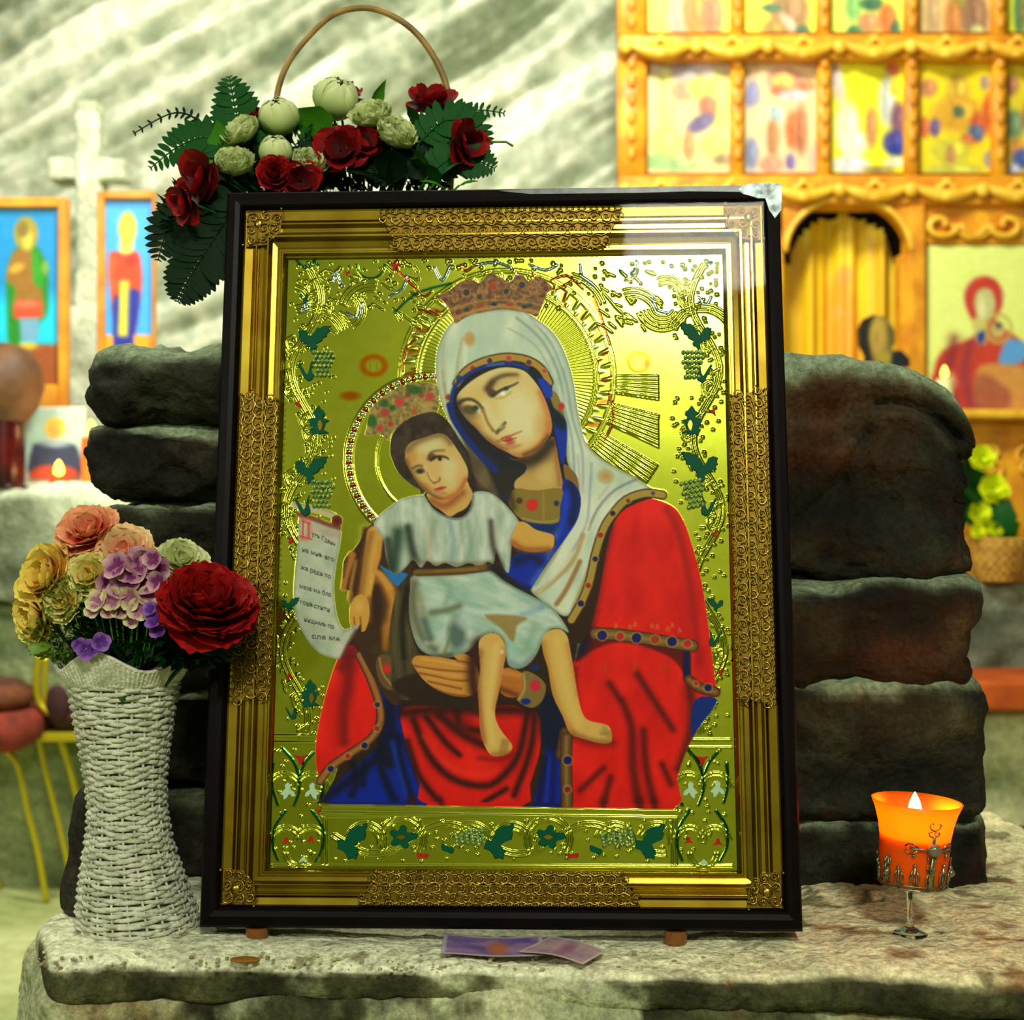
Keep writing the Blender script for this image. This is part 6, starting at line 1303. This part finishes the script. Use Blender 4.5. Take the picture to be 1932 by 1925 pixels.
for y, x, r_ in vp:
    for k in range(n): V.append(((x-966)/SV+(r_/SV-.004)*math.cos(2*PI*k/n), DV+(r_/SV-.004)*math.sin(2*PI*k/n), vz(y)))
for i in range(len(vp)-1):
    for k in range(n): Fc.append((i*n+k, i*n+(k+1) % n, (i+1)*n+(k+1) % n, (i+1)*n+k))
mb.add(V, Fc).build('inner_liner', mat('vase_liner', (120, 126, 104), .9), vase, world=True, smooth=True)
mb = MB(); R_ = 111/SV; cx_ = (261-966)/SV; mb.tube([(cx_+R_*math.cos(2*PI*k/48), DV+R_*math.sin(2*PI*k/48), LZ+.0015) for k in range(48)], .0022, 5, True); mb.build('base_ring', m_wh, vase, world=True, smooth=True)
def cuff(a, u):            # u 0 at the neck, 1 at the free scalloped edge
    sc = .5+.5*math.cos(4*a+.6); h = (.018+.020*sc)*u; r_ = (100+22*math.sin(u*PI*.55)+6*sc*u)/SV
    return ((234-966)/SV+r_*math.cos(a), DV+r_*math.sin(a), vz(1306)+h-.004+.004*math.sin(u*PI))
V = []; Fc = []; n = 180
for k in range(n):
    for j in range(7):
        a = 2*PI*k/n; p = cuff(a, j/6); bump = .0011*(k % 2)*(1 if 0 < j < 6 else .6); V.append((p[0]+bump*math.cos(a)*2, p[1]+bump*math.sin(a)*2, p[2]))
for k in range(n):
    for j in range(6): Fc.append((k*7+j, ((k+1) % n)*7+j, ((k+1) % n)*7+j+1, k*7+j+1))
o = MB().add(V, Fc).build('cuff', m_wh, vase, world=True, smooth=False)
mb = MB(); mb.tube([cuff(2*PI*k/120, 1.0) for k in range(120)], .0022, 5, True); mb.build('cuff_rim', m_wh, vase, world=True, smooth=True)

PM = dict(pink=petal_mat('coral_petal', (206, 60, 40), (238, 172, 120)), peach=petal_mat('peach_petal', (216, 110, 80), (240, 214, 150)), yel=petal_mat('yellow_petal', (216, 132, 30), (232, 216, 96)), yel2=petal_mat('cream_yellow_petal', (206, 170, 60), (232, 226, 140)),
          cream=petal_mat('cream_petal', (176, 190, 110), (216, 222, 160)), red=petal_mat('deep_red_petal', (84, 4, 4), (158, 12, 10)), purp=petal_mat('mauve_petal', (110, 34, 90), (206, 160, 170)), viol=petal_mat('violet_petal', (76, 26, 120), (150, 100, 180)),
          lil=petal_mat('pale_lilac_petal', (150, 90, 120), (214, 206, 150)), red2=petal_mat('red_petal', (58, 3, 4), (158, 12, 10)), bud=petal_mat('green_white_petal', (122, 160, 50), (216, 226, 160)))
CARN = [(4, 4, .45), (6, 14, .6), (8, 26, .72), (9, 40, .84), (10, 55, .94), (10, 72, 1.0), (8, 90, 1.0)]
VR = Vector(((234-966)/SV, DV, vz(1420)))
G2 = 'flowers in the white vase'
def vflow(label, x, y, rpx, m, D, axis, layers=ROSE, name='artificial_rose', **k): return rose(name, label, W(x, y, D), rpx/F*D*1.16, PM[m], axis, layers, root=VR, group=G2, **k)
vflow('coral pink rose, topmost in the white vase', 160, 990, 52, 'pink', 1.42, (-.1, -.7, .7))
vflow('peach and cream rose right of the coral one in the white vase', 232, 1030, 50, 'peach', 1.41, (.1, -.8, .6))
vflow('coral peach rose tucked behind, left under the topmost one', 132, 1048, 42, 'pink', 1.43, (-.3, -.8, .5))
vflow('orange edged yellow rose, leftmost in the white vase', 72, 1082, 56, 'yel', 1.40, (-.5, -.9, .4))
vflow('small cream yellow rose between the yellow and mauve blooms', 164, 1080, 40, 'yel2', 1.39, (-.1, -1, .4))
vflow('pale green cream rose half hidden behind the big red carnation', 345, 1048, 42, 'cream', 1.45, (.3, -.7, .6))
vflow('big dark red carnation in front of the black frame', 398, 1116, 80, 'red', 1.345, (.25, -.62, .8), layers=CARN, name='artificial_carnation', jit=10)
vflow('yellow rose drooping at the lower left of the white vase bouquet', 52, 1165, 50, 'yel', 1.40, (-.7, -.8, -.1))
vflow('cream rosebud above the left foliage', 112, 1136, 34, 'yel2', 1.385, (-.2, -1, .2))
vflow('small deep red bloom below the big carnation', 436, 1190, 30, 'red', 1.35, (.5, -.8, -.4), layers=[(4, 20, .8), (5, 50, 1)])
def florets(name, label, L, D, m, root=VR, spread=None):
    c0 = W(sum(p[0] for p in L)/len(L), sum(p[1] for p in L)/len(L), D); o = thing(name, label, 'flower', c0, G2); me = pmesh('floret_petal', PM[m], 'petal'); iv = o.matrix_world.inverted()
    mb = MB()
    for x, y, r_ in L:
        p = W(x, y, D-.010*random.random()); ax = Vector((random.uniform(-.5, .5), -1, random.uniform(-.3, .6))); Fm = frame_to(ax, random.random()*3)
        for k in range(4):
            s_ = r_/F*D; link('petal', me, o, iv @ Matrix.Translation(p) @ Fm @ Matrix.Rotation(k*PI/2+random.uniform(-.2, .2), 4, 'Z') @ Matrix.Rotation(-math.radians(66), 4, 'X') @ Matrix.Diagonal((s_*1.25, s_, s_, 1)))
        q = p.lerp(Vector(root), .55); mb.tube([p, p.lerp(q, .5)+Vector((0, .005, 0)), q], .0010, 4)
    mb.tube([W(sum(p[0] for p in L)/len(L), sum(p[1] for p in L)/len(L)+30, D+.02), Vector(root)], .0016, 5)
    mb.build('stalks', GREENL, o, world=True); return o
florets('hydrangea', 'mauve and violet hydrangea head in the middle of the white vase bouquet', [(222,1070,30),(262,1062,32),(296,1072,28),(240,1095,32),(280,1100,30),(205,1098,26),(252,1078,34),(300,1098,24),(225,1112,24),(270,1058,26),(290,1055,22)], 1.375, 'purp')
florets('hydrangea', 'pale lilac and cream hydrangea head below the mauve one', [(185,1136,24),(215,1130,26),(248,1128,26),(280,1128,24),(262,1150,24),(230,1152,22),(292,1150,20),(205,1155,18),(176,1152,18),(250,1170,18)], 1.37, 'lil')
florets('violet_blossom', 'violet blossoms hanging over the vase rim, left one', [(165,1226,22),(190,1212,20),(150,1218,16)], 1.355, 'viol')
florets('violet_blossom', 'violet blossoms hanging left of the big red carnation', [(292,1172,20),(298,1190,18),(284,1150,16)], 1.36, 'viol')
def sprig(label, cx_, cy_, R_, D, m, n=170, flat=.8, cat='greenery', group=None, root=VR, ln=1.):
    o = thing('greenery_sprig', label, cat, W(cx_, cy_, D), group); mb = MB(); s_ = F/D
    for k in range(n):
        a = random.random()*2*PI; q = R_*random.random()**.5; p = W(cx_+q*math.cos(a), cy_+q*flat*math.sin(a), D+random.uniform(-.012, .02))
        d = Vector((math.cos(a)+random.uniform(-.6, .6), random.uniform(-1, .2), -math.sin(a)*.8+random.uniform(-.2, .9))).normalized(); L = ln*random.uniform(8, 17)/s_; sd = d.cross(Vector((random.random(), random.random(), .5))).normalized()*L*.27
        mb.add([p, p+d*L*.5+sd, p+d*L, p+d*L*.5-sd], [(0, 1, 2, 3)])
    b = mb.build('needles', m, o, world=True); b['kind'] = 'stuff'
    mb = MB()
    for k in range(6): a = k*1.05; mb.tube([W(cx_+R_*.7*math.cos(a), cy_+R_*.6*math.sin(a), D), W(cx_, cy_+10, D+.01), Vector(root)], .001, 4)
    mb.build('stem', m, o, world=True); return o
MG = mat('moss_green', (60, 104, 14), .6, col2=(120, 150, 40), scale=90)
sprig('fluffy yellow green sprig at the left of the white vase bouquet', 132, 1128, 48, 1.385, MG, 240, group=G2)
sprig('fluffy green sprig at the centre under the lilac blossoms', 222, 1196, 62, 1.395, GREENL, 240, .6, group=G2)
sprig('dark feathery sprig low at the left of the bouquet', 120, 1192, 52, 1.40, mat('olive_green', (58, 72, 14), .6, col2=(24, 46, 8), scale=60), 200, .7, group=G2)
sprig('dark green sprig filling the bouquet just above the vase rim', 250, 1205, 105, 1.385, GREENV, 520, .5, group=G2, ln=1.7)
sprig('dark green sprig under the big red carnation', 365, 1210, 78, 1.37, GREENV, 380, .6, group=G2, ln=1.8)
sprig('olive sprig between the yellow roses and the vase rim', 125, 1205, 70, 1.40, MG, 360, .55, group=G2, ln=1.4)
for k, (x0_, y0_, x1_, y1_, m_, w_) in enumerate(((300,1240,262,1160,GREENV,1.3),(330,1250,390,1160,GREEN,1.4),(320,1262,440,1210,GREENV,1.5),(300,1262,465,1150,GREEN,.9),(250,1270,180,1200,GREENV,1.6),(240,1275,120,1215,GREENV,1.4),(260,1270,300,1200,GREEN,1.4),(230,1262,230,1330,GREEN,1.0),(220,1265,130,1250,GREENV,1.2),(280,1265,345,1225,GREENV,1.6),(310,1265,400,1250,GREEN,1.2),(200,1240,150,1140,GREENV,1.3),(300,1240,350,1130,GREENV,1.4),(255,1262,225,1180,GREENV,1.8),(90,1210,60,1240,MG,1.0))):
    leaf_thing('vase_leaf', leaf_label('the vase bouquet', x0_, y0_, x1_, y1_, m_, 80, 450, 1130, 1330), W(x0_, y0_, 1.40), W(x1_, y1_, 1.37), m_, w_, random.random()*1.2-.6, group='leaves in the white vase', root=VR)

# ================================================================== BASKET BEHIND THE FRAME
DBk = 1.70; zb_ = W(0, 664, DS).z-.012
m_han = mat('bamboo_handle', (176, 140, 62), .5, col2=(120, 92, 40), scale=30)
q = W(690, 0, DBk); BC = Vector((q.x, DBk, zb_))
bsk = thing('flower_basket', 'tall handled basket of red and greenish white flowers standing behind the frame', 'basket', BC)
wicker_bowl(bsk, (BC.x, BC.y, BC.z+.004), .065, .105, .125, 15, m_han, 22, .004, .0035)
hp = [(852,430),(850,350),(858,285),(850,195),(828,125),(785,62),(730,25),(680,15),(625,30),(572,80),(538,130),(521,190),(510,300),(514,430)]
pts = spline([tuple(W(x, y, DBk)) for x, y in hp], False, 6)
mb = MB(); mb.tube(pts, .0040, 8); mb.build('handle', m_han, bsk, world=True, smooth=True)
BR = BC+Vector((0, -.02, .09)); G3 = 'red blooms in the basket behind the frame'; G4 = 'greenish white rosebuds in the basket behind the frame'
for (x, y, r_, D, lb) in ((455,245,31,1.58,'leftmost of the upper ones, under the upright fern'),(525,217,34,1.60,'below the left foot of the handle'),(443,305,32,1.56,'lowest at left beside the dark roses'),(520,282,28,1.57,'behind a small red rose, left of centre'),(585,306,30,1.57,'lowest at centre, partly behind red petals'),(635,182,38,1.62,'large one in front of red petals'),(702,215,34,1.60,'right of the large one'),(750,250,35,1.58,'rightmost')):
    ax_ = (random.uniform(-.4, .4), -.7, .7); ball_ = x in (525, 635, 520)
    if ball_: ball_bud('rosebud', 'greenish white rosebud in the basket, '+lb, W(x, y, D), r_/F*D*1.02, PM['bud'], ax_, BR, G4)
    else: rose('rosebud', 'greenish white rosebud in the basket, '+lb, W(x, y, D), r_/F*D*1.5, PM['bud'], ax_, CABB, BR, G4, jit=4, depthR=.5)
for (x, y, r_, D, ax, ly, lb) in ((362,338,56,1.53,(-.6,-.7,.1),LILY,'spread dark bloom at far left'),(336,386,38,1.50,(-.7,-.6,-.3),LILY,'lowest at far left, brighter red'),(518,322,32,1.545,(0,-1,.2),ROSE,'small rose resting on the frame edge left'),(566,338,40,1.545,(.1,-1,0),LILY,'low on the frame edge, darker'),(478,214,18,1.60,(-.2,-.7,.6),[(4,10,.8),(4,30,1)],'tiny bud beside the handle foot'),
                               (640,275,46,1.57,(0,-1,.2),LILY,'centre, dark and ragged'),(690,262,34,1.58,(.3,-1,.2),LILY,'right of the centre one'),(640,165,46,1.66,(0,-.3,1),LILY,'pointed petals behind the large white bud'),(816,178,48,1.66,(.1,-.6,.8),LILY,'tall star shaped one at the right handle foot'),(893,270,44,1.565,(.7,-.7,0),LILY,'rightmost, half under green leaves')):
    rose('red_flower', 'deep red artificial flower in the basket, '+lb, W(x, y, D), r_/F*D*1.1, PM['red2'], ax, ly, BR, G3)
def Wp(L, D): return [W(x, y, D) for x, y in L]
G5 = 'ferns in the basket behind the frame'
for (L, D, w_, m_, n_, lb) in (([(478,330),(452,240),(432,144)],1.60,44,GREEN,17,'upright one left of the handle'),([(450,325),(400,262),(340,275),(283,318)],1.585,34,GREEN,17,'pointing left above the dark red flower'),([(430,330),(385,240),(330,213),(252,252)],1.59,6,GREENV,14,'thin arching tendril at far left'),
    ([(450,380),(405,450),(360,520),(335,570)],1.53,50,GREENV,18,'large one hanging down beside the frame corner'),([(440,350),(380,380),(320,430),(298,492)],1.55,44,GREENV,17,'dark one drooping left above the hanging one'),([(450,380),(410,400),(372,440),(345,470)],1.54,46,GREENV,14,'dark one inside the drooping pair'),
    ([(800,300),(850,225),(900,208),(952,214)],1.60,12,GREEN,14,'slim one arching right'),([(790,270),(840,228),(890,240),(920,280)],1.585,34,GREEN,15,'broad one beneath the slim arch at right'),([(810,330),(850,300),(895,302),(934,318)],1.575,34,GREEN,15,'lowest at right edge'),([(760,330),(800,290),(850,270)],1.59,36,GREENV,12,'dark one behind the handle at right'),
    ([(640,350),(600,310),(560,270)],1.60,34,GREENV,12,'dark one among the centre blooms'),([(740,350),(720,300),(700,250)],1.60,36,GREENV,12,'dark one right of centre'),([(480,360),(470,310),(500,250)],1.60,36,GREENV,12,'dark one behind the left buds')):
    fern('fern_frond', 'dark green fern frond in the basket, '+lb, Wp(L, D), w_/F*D, m_, n_, G5, BR)
for k, (x0_, y0_, x1_, y1_, D, m_, w_) in enumerate(((620,268,560,206,1.60,GREENL,1.6),(632,285,618,225,1.60,GREENL,.8),(700,240,732,150,1.64,GREENL,.5),(770,330,700,300,1.58,GREENV,1.5),(720,345,640,330,1.58,GREENV,1.6),(820,345,770,280,1.58,GREENL,1.3),(830,350,800,310,1.56,GREEN,1.5),(840,356,790,345,1.555,GREENL,1.0),(866,350,905,345,1.57,GREENL,.7),(880,305,830,340,1.57,GREEN,1.2),(600,355,560,300,1.60,GREENV,1.5),(680,350,660,290,1.6,GREENV,1.6),(740,356,760,290,1.6,GREENV,1.6),(800,350,790,260,1.6,GREENV,1.4),(500,356,470,270,1.6,GREENV,1.5),(430,350,400,300,1.57,GREENV,1.4),(450,400,380,350,1.56,GREENV,1.6),(560,250,545,190,1.61,GREEN,1.0),(790,240,765,200,1.64,GREEN,1.2),(425,330,408,225,1.58,GREENL,.9))):
    leaf_thing('basket_leaf', leaf_label('the tall basket', x0_, y0_, x1_, y1_, m_, 380, 900, 150, 400), W(x0_, y0_, D), W(x1_, y1_, D-.01), m_, w_, random.random()*1.4-.7, group='leaves in the basket behind the frame', root=BR)
for x, y, R_, n_, f_, mm in ((640, 315, 105, 420, .45, GREENV), (770, 305, 90, 380, .55, GREENV), (470, 335, 75, 300, .5, GREENV), (560, 270, 80, 220, .6, GREEN), (380, 410, 70, 320, .9, GREENV), (850, 270, 55, 160, .7, GREENL)):
    sprig('dark green sprig in the basket behind the frame, around the '+{640: 'centre', 770: 'right part', 470: 'left part', 560: 'upper centre', 380: 'drooping left end', 850: 'right end'}[x], x, y, R_, 1.61 if x != 380 else 1.56, mm, n_, f_, group='green sprigs in the basket', root=BR, ln=1.9)
mb = MB(); mb.tube([tuple(W(x, y, 1.6)) for x, y in ((880,275),(920,268),(955,268),(968,276))], .0015, 5); t_ = thing('tendril', 'thin olive tendril reaching right from the basket leaves', 'tendril', W(880, 275, 1.6)); mb.build('tendril_stem', MG, t_, world=True); stem(t_, W(880, 275, 1.6), BR, MG)

# ================================================================== CANDLE GLASS
DC = 1.385; SC_ = F/DC; q = W(1716, 0, DC); gx0 = q.x; gz0 = LZ+.003
gob = thing('candle_goblet', 'orange frosted candle glass with a metal cross on a thin clear stem, flame lit', 'candle', (gx0, DC, gz0))
om, nt, p = new_mat('orange_frosted_glass'); p.inputs['Base Color'].default_value = L4((255, 140, 30)); p.inputs['Roughness'].default_value = .35
tl = nt.nodes.new('ShaderNodeBsdfTranslucent'); tl.inputs[0].default_value = L4((255, 166, 50)); mxs = nt.nodes.new('ShaderNodeMixShader'); mxs.inputs[0].default_value = .72
nt.links.new(p.outputs[0], mxs.inputs[1]); nt.links.new(tl.outputs[0], mxs.inputs[2]); nt.links.new(mxs.outputs[0], nt.nodes['Material Output'].inputs[0])
clear, nt, p = new_mat('clear_glass'); p.inputs['Transmission Weight'].default_value = 1; p.inputs['Roughness'].default_value = .05; p.inputs['Base Color'].default_value = (.95, 1, .9, 1)
silver = mat('aged_silver', (176, 176, 140), .3, .9, col2=(96, 92, 64), scale=200)
def H(y): return (1766-y)/SC_
cup = [(.001, H(1668)), (58, H(1668)), (62, H(1662)), (63, H(1640)), (64, H(1610)), (65, H(1580)), (69, H(1555)), (76, H(1530)), (84, H(1512))]
cup = [(a/SC_ if a > .01 else a, b) for a, b in cup]; inn = [(max(.0008, a-.0016), b+(.002 if i < 2 else 0)) for i, (a, b) in enumerate(cup)][::-1]
lean_ = Matrix.Rotation(math.radians(3.2), 4, 'Y')
MB().lathe(cup+inn, 56, (0, 0, 0)).build('glass_cup', om, gob, smooth=True, mx=lean_)
MB().lathe([(.001, H(1664)), (56/SC_, H(1664)), (60/SC_, H(1640)), (61/SC_, H(1578)), (.004, H(1580)), (.0008, H(1580))], 40).build('wax', mat('orange_wax', (250, 150, 40), .4), gob, smooth=True, mx=lean_)
MB().tube([(.004, 0, H(1580)), (.0045, 0, H(1556)), (.0055, 0, H(1546))], .0009, 5).build('wick', DK, gob)
MB().lathe([(.0008, .0), (.017, .0), (.018, .0015), (.012, .004), (.005, .008), (.0028, .014), (.0024, H(1715)), (.0030, H(1690)), (.0045, H(1674)), (.003, H(1668)), (.0008, H(1668))], 24).build('stem', clear, gob, smooth=True)
F2 = emis('flame_white', (255, 214, 120), 22)
flame(gob, (.0055, 0, H(1560)), .034, .0080, F2)
point('candle_light', (gx0+.005, DC-.010, gz0+H(1540)), 3.6, (1, .56, .18), .005)
mb = MB(); Rf = 64/SC_+.0012
def onc(a, y, off=0.): r_ = np.interp(y, [1512,1530,1555,1580,1610,1640,1668], [84,76,69,65,64,63,60])/SC_+.0014+off; return (r_*math.sin(a), -r_*math.cos(a), H(y))
for k in range(14):                                    # crown of small fleurs round the foot
    a = 2*PI*k/14+.2; tall = 1.0 if k % 2 else .6
    for s_ in (-1, 1):
        mb.tube([onc(a, 1664), onc(a+s_*.10, 1654), onc(a+s_*.13, 1644), onc(a+s_*.06, 1640-10*tall)], .0010, 5)
    mb.tube([onc(a, 1664), onc(a, 1640-18*tall)], .0013, 5); mb.ball(onc(a, 1640-20*tall, .0006), .0022, 7, 5)
for y in (1667, 1660): mb.tube([onc(2*PI*k/60, y) for k in range(60)], .0011, 5, True)
mb.build('filigree_band', silver, gob, smooth=True, mx=lean_)
for a0_ in (-1.05, 1.25):
    mb = MB(); mb.tube([onc(a0_, 1655), onc(a0_, 1610)], .0018, 6, r1=.0008); mb.ball(onc(a0_, 1640, .001), .0042, 10, 8)
    for s_ in (-1, 1): mb.tube([onc(a0_, 1630), onc(a0_+s_*.09, 1622), onc(a0_+s_*.05, 1612)], .0010, 5)
    mb.build('side_finial', silver, gob, smooth=True, mx=lean_)
mb = MB(); ac = .20
mb.tube([onc(ac, 1664, .0005), onc(ac, 1630, .001), onc(ac, 1600, .0015)], .0030, 7, r1=.0020); mb.tube([onc(ac, 1600, .0015), onc(ac, 1554, .001)], .0030, 7, r1=.0006)
mb.tube([onc(ac-.62, 1588), onc(ac-.3, 1590, .001), onc(ac, 1588, .0015), onc(ac+.3, 1590, .001), onc(ac+.62, 1588)], .0016, 6)
for s_ in (-1, 1):
    for e in (-1, 1):
        mb.tube([onc(ac+s_*.36, 1589), onc(ac+s_*.48, 1589+e*8), onc(ac+s_*.66, 1589+e*9), onc(ac+s_*.74, 1589+e*3)], .0010, 5)
        mb.tube([onc(ac, 1560+e*6), onc(ac+s_*.12, 1556+e*7), onc(ac+s_*.15, 1549+e*8), onc(ac+s_*.06, 1547+e*8)], .0009, 5)
        mb.tube([onc(ac, 1622+e*8), onc(ac+s_*.12, 1620+e*9), onc(ac+s_*.10, 1612+e*9)], .0010, 5)
    mb.ball(onc(ac+s_*.5, 1602, .0005), .0019, 6, 5)
mb.build('metal_cross', silver, gob, smooth=True, mx=lean_)
mb = MB(); mb.ball(onc(ac, 1588, .003), .0068, 14, 10); mb.build('round_bead', mat('grey_bead', (120, 122, 96), .15, .3), gob, smooth=True, mx=lean_)

# ================================================================== BANKNOTES UNDER THE FRAME
def note(label, quad, seed, dz, cols):
    n, k = 40, 22; U, Vv = np.meshgrid(np.linspace(0, 1, n), np.linspace(0, 1, k)); q = np.array(quad)
    P = ((1-U)[..., None]*(1-Vv)[..., None]*q[0]+U[..., None]*(1-Vv)[..., None]*q[1]+U[..., None]*Vv[..., None]*q[2]+(1-U)[..., None]*Vv[..., None]*q[3])
    zc = LZ+dz+.0015*np.sin(U*5+seed)+.003*np.clip(.25-Vv, 0, 1)*np.sin(U*PI)
    c = mix3(cols[0], cols[1], np.clip(.5+fbm(U*6, Vv*5, U*0, 3, seed), 0, 1)); c = mix3(c, cols[2], np.clip(1-np.hypot((U-.55)/.13, (Vv-.4)/.4), 0, 1)**.5); c = mix3(c, (206, 200, 190), ((U < .04) | (U > .96) | (Vv < .06) | (Vv > .94))*.7)
    P3_ = np.stack([P[..., 0], P[..., 1], zc], -1); idx = np.arange(n*k).reshape(k, n); Q_ = np.stack([idx[:-1, :-1], idx[:-1, 1:], idx[1:, 1:], idx[1:, :-1]], -1).reshape(-1, 4)
    o = link('banknote', np_mesh('banknote', P3_.reshape(-1, 3), Q_, PRINT, True, [('Col', 'FLOAT_COLOR', lin(np.clip(c.reshape(-1, 3), 0, 255)))])); return tag(o, label, 'banknote')
note('mauve and orange banknote lying half under the frame, left one', [(-.068, 1.318), (.030, 1.312), (.030, 1.375), (-.068, 1.380)], 2, .0045, [(96, 84, 150), (166, 130, 160), (196, 110, 60)])
note('creased pinkish banknote corner lying right of the mauve one', [(.006, 1.322), (.066, 1.283), (.090, 1.322), (.040, 1.372)], 5, .0075, [(150, 120, 140), (190, 160, 160), (150, 100, 120)])
tag(MB().ball((-.255, 1.315, LZ+.001), .010, 9, 6, (1.5, .8, .22)).build('amber_chip', mat('amber_chip_mat', (150, 96, 20), .4)), 'small amber chip pressed in the salt below the frame left corner', 'chip')
